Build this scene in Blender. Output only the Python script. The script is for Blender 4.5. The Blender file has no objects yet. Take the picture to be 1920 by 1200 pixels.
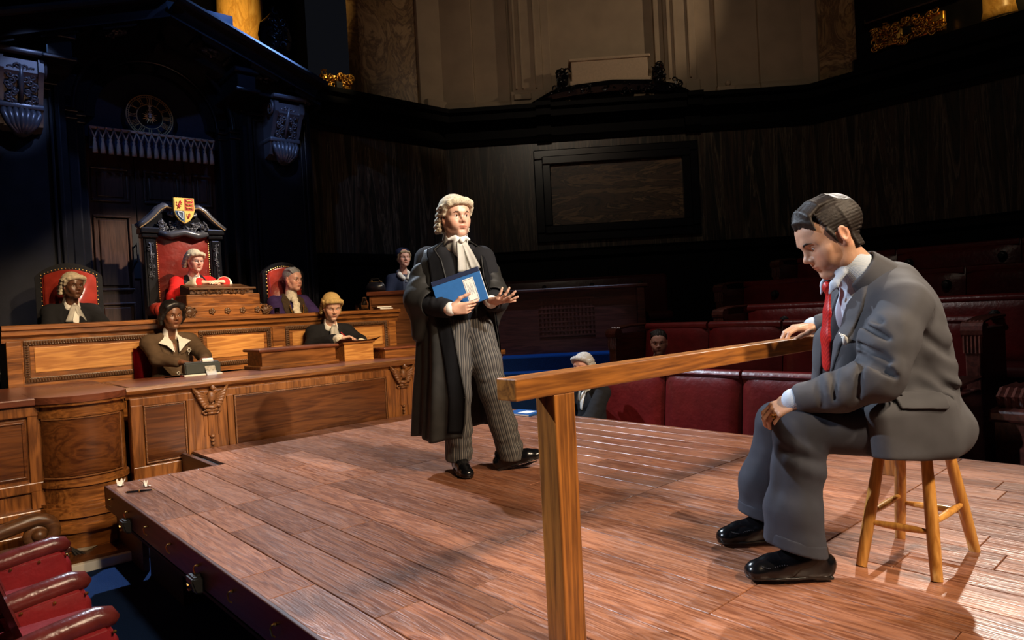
import bpy, bmesh, math, random
import numpy as np
from mathutils import Vector, Matrix, Euler
PI = math.pi
SC = bpy.context.scene
COL = SC.collection

# ------------------------------------------------------------------ camera
# x runs along the clerks' desk (away to the right), y runs along the stage planks towards the bench, z = 0 is the stage deck
F_PX = 1275.0
YAW, PITCH, ROLL = math.radians(41.8), math.radians(-0.85), math.radians(3.0)
CAM = Vector((0, 0, 1.0))
_cy, _sy = math.cos(YAW), math.sin(YAW)
_f0 = Vector((_sy, _cy, 0)); _r0 = Vector((_cy, -_sy, 0)); _u0 = Vector((0, 0, 1))
FW = math.cos(PITCH) * _f0 + math.sin(PITCH) * _u0
_up = -math.sin(PITCH) * _f0 + math.cos(PITCH) * _u0
RT = math.cos(ROLL) * _r0 - math.sin(ROLL) * _up
UP = math.sin(ROLL) * _r0 + math.cos(ROLL) * _up
cam_data = bpy.data.cameras.new('camera'); cam = bpy.data.objects.new('camera', cam_data); COL.objects.link(cam)
cam_data.sensor_fit = 'HORIZONTAL'; cam_data.sensor_width = 36.0
cam_data.lens = 36.0 * F_PX / 1920.0
cam_data.clip_start = 0.05; cam_data.clip_end = 100
cam.matrix_world = Matrix(((RT.x, UP.x, -FW.x, CAM.x), (RT.y, UP.y, -FW.y, CAM.y), (RT.z, UP.z, -FW.z, CAM.z), (0, 0, 0, 1)))
SC.camera = cam

# ------------------------------------------------------------------ view, world, stage lights
SC.view_settings.view_transform = 'Standard'
SC.view_settings.look = 'None'
SC.view_settings.exposure = 0.15
SC.view_settings.gamma = 1.0
SC.view_settings.use_curve_mapping = False
w = bpy.data.worlds.new('dark_hall'); SC.world = w; w.use_nodes = True
w.node_tree.nodes['Background'].inputs[0].default_value = (0.55, 0.6, 0.8, 1)
w.node_tree.nodes['Background'].inputs[1].default_value = 0.006

def spot(name, loc, target, watt, color, deg, blend=0.35, rad=0.06):
    d = bpy.data.lights.new(name, 'SPOT'); d.energy = watt; d.color = color
    d.spot_size = math.radians(deg); d.spot_blend = blend; d.shadow_soft_size = rad
    o = bpy.data.objects.new(name, d); COL.objects.link(o)
    o.location = loc
    o.rotation_euler = (Vector(target) - Vector(loc)).to_track_quat('-Z', 'Y').to_euler()
    return o

WARM = (1.0, 0.78, 0.55); NEUT = (1.0, 0.93, 0.85); COOL = (0.72, 0.84, 1.0); BLUE = (0.12, 0.3, 1.0)
spot('front_spot_warm', (4.0, -4.2, 5.8), (2.35, 4.2, .0), 2000, WARM, 37, .35, .25)
spot('front_spot_left', (1.1, -4.0, 5.9), (2.3, 4.2, .0), 1750, (1.0, 0.76, 0.52), 36, .35, .25)
spot('back_spot_cool', (2.9, 8.7, 6.7), (2.4, 2.6, 0.0), 3000, COOL, 50, .4)
spot('left_spot_cool', (-3.2, 5.6, 5.2), (2.75, 1.1, 0.5), 1900, (0.78, 0.87, 1.0), 20, .4)
spot('barrister_key', (3.3, -3.6, 5.8), (2.62, 3.4, 1.30), 2500, (1.0, 0.96, 0.92), 11, .5)
spot('side_spot_right', (9.2, 2.4, 6.0), (2.75, .75, 0.4), 2300, (1.0, 0.9, 0.78), 24, .4)
spot('judge_spot', (6.0, 4.2, 6.2), (2.45, 8.8, 1.75), 3400, (1.0, 0.84, 0.66), 18, 0.35)
spot('bench_spot_left', (3.2, 0.0, 6.4), (1.5, 7.7, 0.95), 2500, (1.0, 0.68, 0.36), 19, 0.5)
spot('bench_spot_right', (3.4, 0.0, 6.4), (3.6, 7.6, 0.95), 2100, (1.0, 0.68, 0.36), 18, 0.5)
spot('desk_end_spot', (2.0, 1.0, 6.0), (0.95, 5.9, 0.1), 600, (1.0, 0.62, 0.32), 20, 0.6)
spot('canopy_blue_spot', (5.2, 4.5, 7.4), (2.9, 9.1, 3.8), 120, BLUE, 34, 0.5)
spot('bracket_spot_left', (2.2, 4.0, 6.6), (1.06, 8.9, 3.55), 750, (0.34, 0.48, 1.0), 7, 0.5)
spot('bracket_spot_right', (2.2, 4.0, 6.6), (4.0, 8.9, 3.55), 750, (0.3, 0.46, 1.0), 7, 0.5)
spot('gable_blue_spot', (6.1, 6.3, 8.3), (3.45, 8.42, 4.75), 1800, (0.2, 0.4, 1.0), 20, 0.5)
spot('canopy_blue_left', (-1.6, 5.0, 6.5), (3.6, 9.2, 2.9), 300, (0.2, 0.42, 1.0), 30, 0.5)
spot('witness_spot', (6.4, 2.6, 6.2), (5.1, 7.9, 1.55), 1300, NEUT, 7, 0.4)
spot('gallery_spot', (10.4, 2.2, 6.2), (9.1, 7.4, 6.1), 150, (1.0, 0.74, 0.50), 42, 0.6)
spot('gallery_fill', (3.0, 1.5, 6.6), (9.6, 7.4, 5.6), 70, (1.0, 0.72, 0.5), 50, 0.8)
spot('hall_wash', (1.0, 1.0, 6.8), (8.5, 6.5, 2.8), 140, (1.0, 0.84, 0.64), 70, 0.9)
spot('benches_wash', (4.2, 4.8, 6.4), (6.2, 3.2, 0.4), 300, (1.0, 0.9, 0.85), 42, 0.7)
spot('carpet_blue_spot', (4.5, 3.5, 6.5), (6.3, 6.4, 0.4), 520, (0.4, 0.6, 1.0), 22, 0.5)
spot('seats_spot', (2.6, 1.6, 5.6), (0.35, 3.8, -0.1), 95, (1.0, 0.8, 0.68), 22, 0.7)
spot('column_lamp_left', (3.3, 9.0, 5.3), (4.0, 10.2, 5.9), 75, (1.0, 0.62, 0.2), 90, 0.5)
spot('column_lamp_right', (10.6, 2.0, 5.4), (11.8, 2.6, 5.4), 25, (1.0, 0.62, 0.2), 90, 0.5)
spot('gilt_spot', (5.6, 7.2, 6.0), (5.02, 9.25, 4.5), 60, (1.0, 0.75, 0.4), 12, 0.5)

# ------------------------------------------------------------------ helpers
def link(o, parent=None):
    COL.objects.link(o)
    if parent is not None: o.parent = parent
    return o

def obj(name, bm, m, parent=None, smooth=False, loc=None, angle=None):
    me = bpy.data.meshes.new(name)
    bm.normal_update(); bm.to_mesh(me); bm.free()
    for x in (m if isinstance(m, (list, tuple)) else [m]): me.materials.append(x)
    if smooth or angle:
        me.polygons.foreach_set('use_smooth', [True] * len(me.polygons))
    if angle: me.set_sharp_from_angle(angle=math.radians(angle))
    o = bpy.data.objects.new(name, me)
    if loc is not None: o.location = loc
    return link(o, parent)

def tag(o, label, cat, group=None):
    o['label'] = label; o['category'] = cat
    if group: o['group'] = group
    return o

def thing(name, label, cat, loc=(0, 0, 0), rz=0.0, group=None):
    o = bpy.data.objects.new(name, None); o.empty_display_size = 0.1
    o.location = loc; o.rotation_euler = (0, 0, rz)
    link(o); return tag(o, label, cat, group)

def struct(name, bm, m, parent=None, **k):
    o = obj(name, bm, m, parent, **k)
    if parent is None: o['kind'] = 'structure'
    return o

def dup(root, loc=None, rz=None, label=None):
    r = root.copy(); COL.objects.link(r)
    if loc is not None: r.location = loc
    if rz is not None: r.rotation_euler = (0, 0, rz)
    if label: r['label'] = label
    for ch in list(root.children):
        c = ch.copy(); COL.objects.link(c); c.parent = r
        for g in ch.children:
            d = g.copy(); COL.objects.link(d); d.parent = c
    return r

def B(): return bmesh.new()

def box(bm, x0, x1, y0, y1, z0, z1, bev=0.0, seg=2, M=None):
    r = bmesh.ops.create_cube(bm, size=1.0)
    vs = r['verts']
    for v in vs:
        v.co = Vector((x0 + (v.co.x + .5) * (x1 - x0), y0 + (v.co.y + .5) * (y1 - y0), z0 + (v.co.z + .5) * (z1 - z0)))
    if bev > 0:
        es = list({e for v in vs for e in v.link_edges})
        rr = bmesh.ops.bevel(bm, geom=es, offset=bev, segments=seg, affect='EDGES', profile=0.5)
        vs = list({v for f in rr['faces'] for v in f.verts} | {v for v in vs if v.is_valid})
    if M is not None: bmesh.ops.transform(bm, matrix=M, verts=vs)
    return vs

def prism(bm, pts, d0, d1, axis='y', M=None):
    """pts: 2D outline; extruded from d0 to d1 along the axis (x: pts are y,z; y: pts are x,z; z: pts are x,y)"""
    def P(a, b, d): return {'x': (d, a, b), 'y': (a, d, b), 'z': (a, b, d)}[axis]
    A = [bm.verts.new(P(a, b, d0)) for a, b in pts]; Bv = [bm.verts.new(P(a, b, d1)) for a, b in pts]
    n = len(pts)
    bm.faces.new(A); bm.faces.new(Bv[::-1])
    for i in range(n):
        j = (i + 1) % n
        bm.faces.new((A[j], A[i], Bv[i], Bv[j]))
    vs = A + Bv
    bmesh.ops.recalc_face_normals(bm, faces=list({f for v in vs for f in v.link_faces}))
    if M is not None: bmesh.ops.transform(bm, matrix=M, verts=vs)
    return vs

def lathe(bm, prof, n=24, M=None, a0=0.0, a1=2 * PI):
    full = abs(a1 - a0 - 2 * PI) < 1e-6
    cols = n if full else n + 1
    rings = []
    for r, z in prof:
        rings.append([bm.verts.new((max(r, 1e-4) * math.cos(a0 + (a1 - a0) * i / n), max(r, 1e-4) * math.sin(a0 + (a1 - a0) * i / n), z)) for i in range(cols)])
    for a, b in zip(rings, rings[1:]):
        for i in range(cols if full else cols - 1):
            j = (i + 1) % cols
            bm.faces.new((a[i], a[j], b[j], b[i]))
    if full:
        if prof[0][0] > 1e-3: bm.faces.new(rings[0][::-1])
        if prof[-1][0] > 1e-3: bm.faces.new(rings[-1])
    vs = [v for r in rings for v in r]
    if M is not None: bmesh.ops.transform(bm, matrix=M, verts=vs)
    return vs

def tube(bm, pts, rad, n=8, caps=True, flat=None):
    """swept round tube; rad is a number or one per point; flat scales the second cross axis"""
    pts = [Vector(p) for p in pts]; m = len(pts)
    rr = rad if isinstance(rad, (list, tuple)) else [rad] * m
    t0 = (pts[1] - pts[0]).normalized()
    ref = Vector((0, 0, 1)) if abs(t0.z) < .9 else Vector((1, 0, 0))
    nrm = (ref - t0 * ref.dot(t0)).normalized()
    rings = []
    for i, p in enumerate(pts):
        t = (pts[min(i + 1, m - 1)] - pts[max(i - 1, 0)]).normalized()
        nrm = (nrm - t * nrm.dot(t)); nrm = nrm.normalized() if nrm.length > 1e-6 else t.orthogonal().normalized()
        b = t.cross(nrm)
        rings.append([bm.verts.new(p + rr[i] * (math.cos(2 * PI * k / n) * nrm * (flat or 1) + math.sin(2 * PI * k / n) * b)) for k in range(n)])
    for a, c in zip(rings, rings[1:]):
        for k in range(n):
            bm.faces.new((a[k], a[(k + 1) % n], c[(k + 1) % n], c[k]))
    if caps:
        bm.faces.new(rings[0][::-1]); bm.faces.new(rings[-1])
    return [v for r in rings for v in r]

def ball(bm, c, r, u=10, v=7, M=None):
    rr = r if isinstance(r, (list, tuple)) else (r, r, r)
    T = Matrix.Translation(Vector(c)) @ (M if M is not None else Matrix.Identity(4)) @ Matrix.Diagonal((rr[0], rr[1], rr[2], 1))
    return bmesh.ops.create_uvsphere(bm, u_segments=u, v_segments=v, radius=1.0, matrix=T)['verts']

def grid(bm, fn, nu, nv, closed_u=False, mat_index=0):
    """fn(i/nu, j/nv) -> point"""
    cu = nu if closed_u else nu + 1
    V = [[bm.verts.new(fn(i / nu, j / nv)) for i in range(cu)] for j in range(nv + 1)]
    for j in range(nv):
        for i in range(nu):
            k = (i + 1) % cu
            f = bm.faces.new((V[j][i], V[j][k], V[j + 1][k], V[j + 1][i])); f.material_index = mat_index
    return V

def spiral(c, r0, turns, n, ux, uz, start=0.0, shrink=0.15, hand=1):
    out = []
    for i in range(n + 1):
        t = i / n
        r = r0 * (1 - t * (1 - shrink)); a = start + hand * turns * 2 * PI * t
        out.append(Vector(c) + Vector(ux) * (r * math.cos(a)) + Vector(uz) * (r * math.sin(a)))
    return out

def carve(bm, o, ux, uz, un, w, h, n, seed, size=0.03):
    """carved foliage filling a w x h patch: curled stems, leaves and berries standing off the face"""
    rnd = random.Random(seed); o, ux, uz, un = Vector(o), Vector(ux), Vector(uz), Vector(un)
    for k in range(n):
        p = o + ux * rnd.uniform(-w / 2, w / 2) + uz * rnd.uniform(-h / 2, h / 2) + un * rnd.uniform(0, size * .5)
        kind = rnd.random()
        if kind < .5:
            s = spiral(p, size * rnd.uniform(.8, 1.4), 1.2, 9, ux, uz, rnd.uniform(0, 6.3), .2, rnd.choice((1, -1)))
            s = [q + un * size * .5 * (i / 9) for i, q in enumerate(s)]
            tube(bm, s, [size * .32 * (1 - .45 * i / 9) for i in range(10)], 5)
        elif kind < .85:
            a = rnd.uniform(0, 2 * PI); d = ux * math.cos(a) + uz * math.sin(a)
            q = [p - d * size, p + un * size * .5, p + d * size * 1.2 + un * size * .2]
            tube(bm, q, [size * .15, size * .5, size * .08], 5)
        else:
            ball(bm, p + un * size * .3, size * rnd.uniform(.3, .5), 7, 5)

# ------------------------------------------------------------------ materials
MATS = {}
def _nt(name):
    m = bpy.data.materials.new(name); m.use_nodes = True
    nt = m.node_tree; b = nt.nodes['Principled BSDF']
    return m, nt, b
def N(nt, typ, **k):
    n = nt.nodes.new(typ)
    for a, v in k.items(): setattr(n, a, v)
    return n
def plain(name, c, rough=.5, metal=0.0, spec=.5, noise=0.0, nscale=30.0, bump=0.0, bscale=None, sheen=0.0, trans=0.0, coat=0.0, stretch=None):
    if name in MATS: return MATS[name]
    m, nt, b = _nt(name)
    b.inputs['Base Color'].default_value = (*c, 1); b.inputs['Roughness'].default_value = rough
    b.inputs['Metallic'].default_value = metal; b.inputs['Specular IOR Level'].default_value = spec
    if sheen: b.inputs['Sheen Weight'].default_value = sheen
    if trans: b.inputs['Transmission Weight'].default_value = trans; b.inputs['IOR'].default_value = 1.45
    if coat: b.inputs['Coat Weight'].default_value = coat; b.inputs['Coat Roughness'].default_value = .15
    if noise or bump:
        tc = N(nt, 'ShaderNodeTexCoord'); mp = N(nt, 'ShaderNodeMapping')
        if stretch: mp.inputs['Scale'].default_value = stretch
        nt.links.new(tc.outputs['Object'], mp.inputs[0])
        nz = N(nt, 'ShaderNodeTexNoise'); nz.inputs['Scale'].default_value = nscale; nz.inputs['Detail'].default_value = 5
        nt.links.new(mp.outputs[0], nz.inputs['Vector'])
        if noise:
            mr = N(nt, 'ShaderNodeMapRange'); mr.inputs[3].default_value = 1 - noise; mr.inputs[4].default_value = 1 + noise
            mr.inputs[1].default_value = .25; mr.inputs[2].default_value = .75
            nt.links.new(nz.outputs['Fac'], mr.inputs[0])
            mx = N(nt, 'ShaderNodeMix', data_type='RGBA', blend_type='MULTIPLY'); mx.inputs[0].default_value = 1
            mx.inputs[6].default_value = (*c, 1); nt.links.new(mr.outputs[0], mx.inputs[7])
            nt.links.new(mx.outputs[2], b.inputs['Base Color'])
        if bump:
            n2 = nz
            if bscale:
                n2 = N(nt, 'ShaderNodeTexNoise'); n2.inputs['Scale'].default_value = bscale; n2.inputs['Detail'].default_value = 3
                nt.links.new(mp.outputs[0], n2.inputs['Vector'])
            bp = N(nt, 'ShaderNodeBump'); bp.inputs['Strength'].default_value = bump; bp.inputs['Distance'].default_value = .01
            nt.links.new(n2.outputs['Fac'], bp.inputs['Height']); nt.links.new(bp.outputs[0], b.inputs['Normal'])
    MATS[name] = m; return m

def wood(name, c1, c2, axis='x', scale=1.0, rough=.4, bump=.15, coat=0.0, wear_sheen=0.0, attr=None):
    """long-grained timber; the grain runs along the given object axis"""
    if name in MATS: return MATS[name]
    m, nt, b = _nt(name); L = nt.links.new
    tc = N(nt, 'ShaderNodeTexCoord'); mp = N(nt, 'ShaderNodeMapping')
    s = {'x': (.09, 1, 1), 'y': (1, .09, 1), 'z': (1, 1, .09)}[axis]
    mp.inputs['Scale'].default_value = [q * scale for q in s]
    src = tc.outputs['Object']
    if attr:
        at = N(nt, 'ShaderNodeAttribute', attribute_name=attr)
        vm = N(nt, 'ShaderNodeVectorMath', operation='MULTIPLY_ADD')
        vm.inputs[1].default_value = (17.0, 31.0, 5.0)
        L(at.outputs['Color'], vm.inputs[0]); L(src, vm.inputs[2]); src = vm.outputs[0]
    L(src, mp.inputs[0])
    nz = N(nt, 'ShaderNodeTexNoise'); nz.inputs['Scale'].default_value = 7; nz.inputs['Detail'].default_value = 6; nz.inputs['Distortion'].default_value = 1.2
    L(mp.outputs[0], nz.inputs['Vector'])
    wv = N(nt, 'ShaderNodeMath', operation='MULTIPLY'); wv.inputs[1].default_value = 38.0
    L(nz.outputs['Fac'], wv.inputs[0])
    sn = N(nt, 'ShaderNodeMath', operation='SINE'); L(wv.outputs[0], sn.inputs[0])
    fine = N(nt, 'ShaderNodeTexNoise'); fine.inputs['Scale'].default_value = 60; fine.inputs['Detail'].default_value = 4
    L(mp.outputs[0], fine.inputs['Vector'])
    ad = N(nt, 'ShaderNodeMath', operation='MULTIPLY_ADD'); ad.inputs[1].default_value = .22; ad.inputs[2].default_value = .0
    L(sn.outputs[0], ad.inputs[0])
    a2 = N(nt, 'ShaderNodeMath', operation='ADD'); L(ad.outputs[0], a2.inputs[0]); L(fine.outputs['Fac'], a2.inputs[1])
    big = N(nt, 'ShaderNodeTexNoise'); big.inputs['Scale'].default_value = 2.2; L(mp.outputs[0], big.inputs['Vector'])
    a3 = N(nt, 'ShaderNodeMath', operation='MULTIPLY_ADD'); a3.inputs[1].default_value = .55; L(big.outputs['Fac'], a3.inputs[0])
    hf = N(nt, 'ShaderNodeMath', operation='MULTIPLY'); hf.inputs[1].default_value = .62; L(a2.outputs[0], hf.inputs[0]); L(hf.outputs[0], a3.inputs[2])
    cr = N(nt, 'ShaderNodeValToRGB'); cr.color_ramp.elements[0].position = .32; cr.color_ramp.elements[1].position = .82
    cr.color_ramp.elements[0].color = (*c1, 1); cr.color_ramp.elements[1].color = (*c2, 1)
    L(a3.outputs[0], cr.inputs[0]); col = cr.outputs[0]
    if attr:
        sp = N(nt, 'ShaderNodeSeparateColor'); L(at.outputs['Color'], sp.inputs[0])
        mr = N(nt, 'ShaderNodeMapRange'); mr.inputs[3].default_value = .72; mr.inputs[4].default_value = 1.25; L(sp.outputs[0], mr.inputs[0])
        mx = N(nt, 'ShaderNodeMix', data_type='RGBA', blend_type='MULTIPLY'); mx.inputs[0].default_value = 1
        L(col, mx.inputs[6]); L(mr.outputs[0], mx.inputs[7]); col = mx.outputs[2]
    if wear_sheen:
        wn = N(nt, 'ShaderNodeTexNoise'); wn.inputs['Scale'].default_value = 3.1; wn.inputs['Detail'].default_value = 9; wn.inputs['Roughness'].default_value = .7
        L(mp.outputs[0] if attr else tc.outputs['Object'], wn.inputs['Vector'])
        if attr: wn.inputs['Scale'].default_value = 26.0; wn.inputs['Distortion'].default_value = .8
        wr = N(nt, 'ShaderNodeMapRange'); wr.inputs[1].default_value = .52; wr.inputs[2].default_value = .75; wr.inputs[4].default_value = wear_sheen
        L(wn.outputs['Fac'], wr.inputs[0])
        mx = N(nt, 'ShaderNodeMix', data_type='RGBA'); L(wr.outputs[0], mx.inputs[0]); L(col, mx.inputs[6])
        mx.inputs[7].default_value = (.50, .36, .33, 1) if attr else (c2[0] * 1.5 + .04, c2[1] * 1.6 + .04, c2[2] * 1.8 + .04, 1); col = mx.outputs[2]  # planks: pinkish sheen painted into the worn pores; other timber: paler worn grain
    L(col, b.inputs['Base Color'])
    rr = N(nt, 'ShaderNodeMapRange'); rr.inputs[3].default_value = rough * .75; rr.inputs[4].default_value = rough * 1.3
    L(big.outputs['Fac'], rr.inputs[0]); L(rr.outputs[0], b.inputs['Roughness'])
    if coat: b.inputs['Coat Weight'].default_value = coat; b.inputs['Coat Roughness'].default_value = .2
    if bump:
        bp = N(nt, 'ShaderNodeBump'); bp.inputs['Strength'].default_value = bump; bp.inputs['Distance'].default_value = .004
        L(a2.outputs[0], bp.inputs['Height']); L(bp.outputs[0], b.inputs['Normal'])
    MATS[name] = m; return m

def marble(name, cols, stretch, scale=1.0, dist=1.5, rough=.3, rot=0.0):
    if name in MATS: return MATS[name]
    m, nt, b = _nt(name); L = nt.links.new
    tc = N(nt, 'ShaderNodeTexCoord'); mp = N(nt, 'ShaderNodeMapping'); mp.inputs['Scale'].default_value = stretch
    mp.inputs['Rotation'].default_value = (0, rot, 0)
    L(tc.outputs['Object'], mp.inputs[0])
    nz = N(nt, 'ShaderNodeTexNoise'); nz.inputs['Scale'].default_value = scale; nz.inputs['Detail'].default_value = 8
    nz.inputs['Roughness'].default_value = .62; nz.inputs['Distortion'].default_value = dist
    L(mp.outputs[0], nz.inputs['Vector'])
    cr = N(nt, 'ShaderNodeValToRGB')
    el = cr.color_ramp.elements
    while len(el) < len(cols): el.new(.5)
    for e, (p, c) in zip(el, cols): e.position = p; e.color = (*c, 1)
    L(nz.outputs['Fac'], cr.inputs[0]); L(cr.outputs[0], b.inputs['Base Color'])
    b.inputs['Roughness'].default_value = rough
    MATS[name] = m; return m

OAK = wood('bench_oak', (.10, .031, .007), (.37, .14, .033), 'x', 1.0, .30, .2, wear_sheen=.04, coat=.25)
OAKZ = wood('bench_oak_upright', (.095, .030, .007), (.34, .125, .030), 'z', 1.0, .30, .2, wear_sheen=.04, coat=.25)
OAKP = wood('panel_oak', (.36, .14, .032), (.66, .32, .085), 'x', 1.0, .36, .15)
OAKD = wood('dark_panel_oak', (.050, .014, .004), (.165, .054, .013), 'x', .9, .27, .2, wear_sheen=.07, coat=.3)
OAKTOP = wood('desk_top_oak', (.10, .028, .014), (.21, .065, .03), 'x', 1.0, .28, .12, wear_sheen=.1)
CARVED = plain('carved_oak', (.22, .09, .03), .38, noise=.35, nscale=40, bump=.3, bscale=80)
CARVED_DK = plain('carved_dark_oak', (.10, .045, .018), .4, noise=.3, nscale=50)
WALNUT = wood('rail_walnut', (.12, .04, .010), (.43, .16, .030), 'x', 1.3, .33, .12, coat=.2)
WALNUTZ = wood('rail_walnut_upright', (.11, .038, .010), (.42, .155, .029), 'z', 1.3, .33, .12, coat=.2)
MAHOG = wood('dark_mahogany', (.035, .010, .007), (.11, .03, .02), 'x', 1.0, .3, .1, coat=.2)
PINE = wood('stool_beech', (.42, .17, .03), (.72, .36, .085), 'z', 1.6, .3, .08, coat=.3)
EBONY = plain('ebonised_timber', (.006, .006, .008), .24, spec=.42, noise=.3, nscale=6)
STONEBLK = plain('black_cornice', (.0025, .0025, .003), .5, spec=.12)
EBONYD = wood('dark_door_oak', (.03, .012, .008), (.075, .032, .02), 'z', 1.0, .34, .1)
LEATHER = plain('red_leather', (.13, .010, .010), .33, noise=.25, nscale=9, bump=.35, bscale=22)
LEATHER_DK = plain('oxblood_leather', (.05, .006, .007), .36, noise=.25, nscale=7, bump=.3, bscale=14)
LEATHER_HI = plain('throne_leather', (.215, .022, .014), .27, noise=.3, nscale=8, bump=.4, bscale=16)
BRASS = plain('gilt_brass', (.72, .42, .12), .3, metal=1.0)
GOLD = plain('gilded_carving', (.75, .40, .08), .34, metal=1.0, noise=.4, nscale=30)
STEEL = plain('dull_steel', (.45, .44, .42), .35, metal=1.0)
BLACK = plain('black_plastic', (.012, .012, .013), .4)
PAPER = plain('white_paper', (.82, .80, .74), .7, noise=.04)
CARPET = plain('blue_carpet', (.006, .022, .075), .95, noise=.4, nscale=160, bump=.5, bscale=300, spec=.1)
CARPET_LIT = plain('lit_blue_carpet', (.012, .075, .30), .95, noise=.4, nscale=160, bump=.5, bscale=300, spec=.1)  # lit copy of the blue carpet: the pool of light is in its colour
PLASTER = plain('cream_plaster', (.46, .36, .25), .75, noise=.12, nscale=2.5)
GLASS = plain('clear_glass', (1, 1, 1), .03, trans=1.0)

# ------------------------------------------------------------------ the hall
FLOOR_Z = -0.6
STRIPE = marble('striped_marble', [(.25, (.010, .008, .006)), (.38, (.05, .036, .024)), (.43, (.014, .018, .016)), (.48, (.10, .075, .05)), (.495, (.17, .14, .095)), (.51, (.03, .026, .022)), (.57, (.09, .06, .038)), (.62, (.02, .018, .016)), (.72, (.16, .12, .07))],
                (1.9, 1.9, .10), 2.0, 1.1, .3)
BUFF = marble('buff_marble', [(.3, (.10, .06, .03)), (.45, (.42, .27, .13)), (.52, (.16, .09, .05)), (.6, (.5, .34, .18)), (.75, (.30, .19, .10))], (1, 1, .7), 1.6, 2.6, .35)
FIGURED = marble('figured_marble', [(.3, (.02, .014, .01)), (.45, (.12, .07, .04)), (.5, (.025, .018, .012)), (.56, (.26, .16, .08)), (.7, (.05, .035, .025))], (.45, 1, 1.9), 1.9, 2.4, .4)
GOLDMARBLE = marble('golden_onyx', [(.3, (.30, .15, .03)), (.48, (.75, .45, .12)), (.53, (.5, .27, .06)), (.7, (.85, .58, .2))], (1, 1, .4), 2.2, 2.5, .3)

bm = B(); box(bm, -4, 13, -6, 12, FLOOR_Z - .05, FLOOR_Z)
struct('floor', bm, CARPET)
bm = B(); box(bm, -4, 13, -6, 12, 8.6, 8.7)
struct('ceiling', bm, plain('dark_ceiling', (.02, .018, .015), .9))

MB, MT, CT, WT = 2.0, 3.85, 4.42, 8.6     # marble bottom / top, cornice top, wall top
def wall_obj(name, bm, m, origin, ang, **k):
    o = struct(name, bm, m, **k); o.location = origin; o.rotation_euler = (0, 0, math.radians(ang)); return o
WALLS = [('back', (4.62, 9.5, 0), 0, 2.53, 0.0), ('far', (7.15, 9.5, 0), -45, 6.2, 0), ('right', (11.534, 5.116, 0), -90, 9.5, 0)]
for nm, og, an, Ln, _ in WALLS:
    bm = B(); box(bm, -.02 if nm != 'back' else -.3, Ln + .02, 0, .3, MB - .02, MT + .02)
    if nm == 'back': box(bm, -.02, .14, -.03, .0, MB, MT + .1)
    wall_obj('wall_' + nm, bm, STRIPE, og, an)
    bm = B(); box(bm, -.3 if nm == 'back' else -.02, Ln + .02, -.04, .3, FLOOR_Z, MB - .02)
    for k in range(int(Ln / .9)):
        box(bm, .15 + k * .9, .9 + k * .9, -.06, -.03, .3, MB - .35, .01)
    prism(bm, [(-.10, MB - .14), (-.04, MB - .2), (0, MB - .2), (0, MB), (-.05, MB), (-.10, MB - .05)], -.02, Ln + .02, 'x')
    wall_obj('baseboard_' + nm, bm, STONEBLK, og, an)
    # heavy cornice
    bm = B()
    prof = [(.3, MT), (-.05, MT), (-.08, MT + .06), (-.06, MT + .1), (-.06, MT + .24), (-.12, MT + .28), (-.26, MT + .34), (-.32, MT + .36), (-.32, MT + .46), (-.38, MT + .5), (-.38, CT), (.3, CT)]
    prism(bm, prof, -.15, Ln + .15 if nm != 'right' else Ln, 'x')
    if nm == 'far':
        for s0 in (1.6, 4.1): prism(bm, [(y - .1 if y < .2 else y, z) for y, z in prof], s0, s0 + .25, 'x')
    wall_obj('trim_cornice_' + nm, bm, STONEBLK, og, an)

# upper storey of the far (canted) wall: cream plaster, pilasters, a door-like niche frame
S = 0.25
bm = B()
box(bm, -.3, 6.5, S, S + .3, CT, WT)
for s0, s1, y in ((-.02, .55, .10), (.55, 1.17, .17), (4.75, 5.45, .17), (5.45, 6.2, .10)):
    box(bm, s0, s1, y, S + .05, CT, WT, .01)
    prism(bm, [(y - .10, CT), (y - .10, CT + .17), (y - .06, CT + .22), (y, CT + .24), (S + .05, CT + .24), (S + .05, CT)], s0 - .02, s1 + .02, 'x')
wall_obj('wall_far_upper', bm, PLASTER, (7.15, 9.5, 0), -45)
bm = B()
for s0, s1 in ((1.22, 1.75), (3.85, 4.38)):
    box(bm, s0, s1, .06, S + .02, CT + .08, WT, .01)
    for q in (.05, .16, .40): box(bm, s0 + q, s0 + q + .035, .02, .08, CT + .38, WT, .008)
    box(bm, s0 - .04, s1 + .04, .0, S, CT + .08, CT + .34, .02)
    box(bm, s0 + .02, s0 + .32, -.05, .05, CT + .18, CT + .28, .015)
box(bm, 1.75, 1.9, .12, S + .02, CT + .3, WT, .01); box(bm, 3.7, 3.85, .12, S + .02, CT + .3, WT, .01)
box(bm, 1.75, 3.85, .14, S + .02, CT + .3, CT + .42, .01)
wall_obj('trim_niche', bm, PLASTER, (7.15, 9.5, 0), -45)
# upper storey at both sides
bm = B(); box(bm, 1.03, 2.12, .12, .4, CT + .05, WT); box(bm, .98, 1.03, .05, .4, CT, WT)
wall_obj('wall_back_marble', bm, BUFF, (4.62, 9.5, 0), 0)
bm = B(); box(bm, 2.12, 2.6, .06, .4, CT, WT, .01); box(bm, 2.2, 2.62, -.02, .3, CT, CT + .26, .03)
wall_obj('wall_back_plaster', bm, PLASTER, (4.62, 9.5, 0), 0)
bm = B(); box(bm, -8, 1.0, .42, .7, FLOOR_Z, 4.75); box(bm, -8, 1.0, 1.9, 2.1, 4.5, WT)
wall_obj('wall_back_timber', bm, STONEBLK, (4.62, 9.5, 0), 0)
bm = B(); box(bm, .15, .75, .12, .4, CT + .05, WT)
wall_obj('wall_right_marble', bm, BUFF, (11.534, 5.116, 0), -90)
bm = B(); box(bm, -.1, .15, .04, .4, CT, WT, .01)
wall_obj('wall_right_plaster', bm, PLASTER, (11.534, 5.116, 0), -90)
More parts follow.
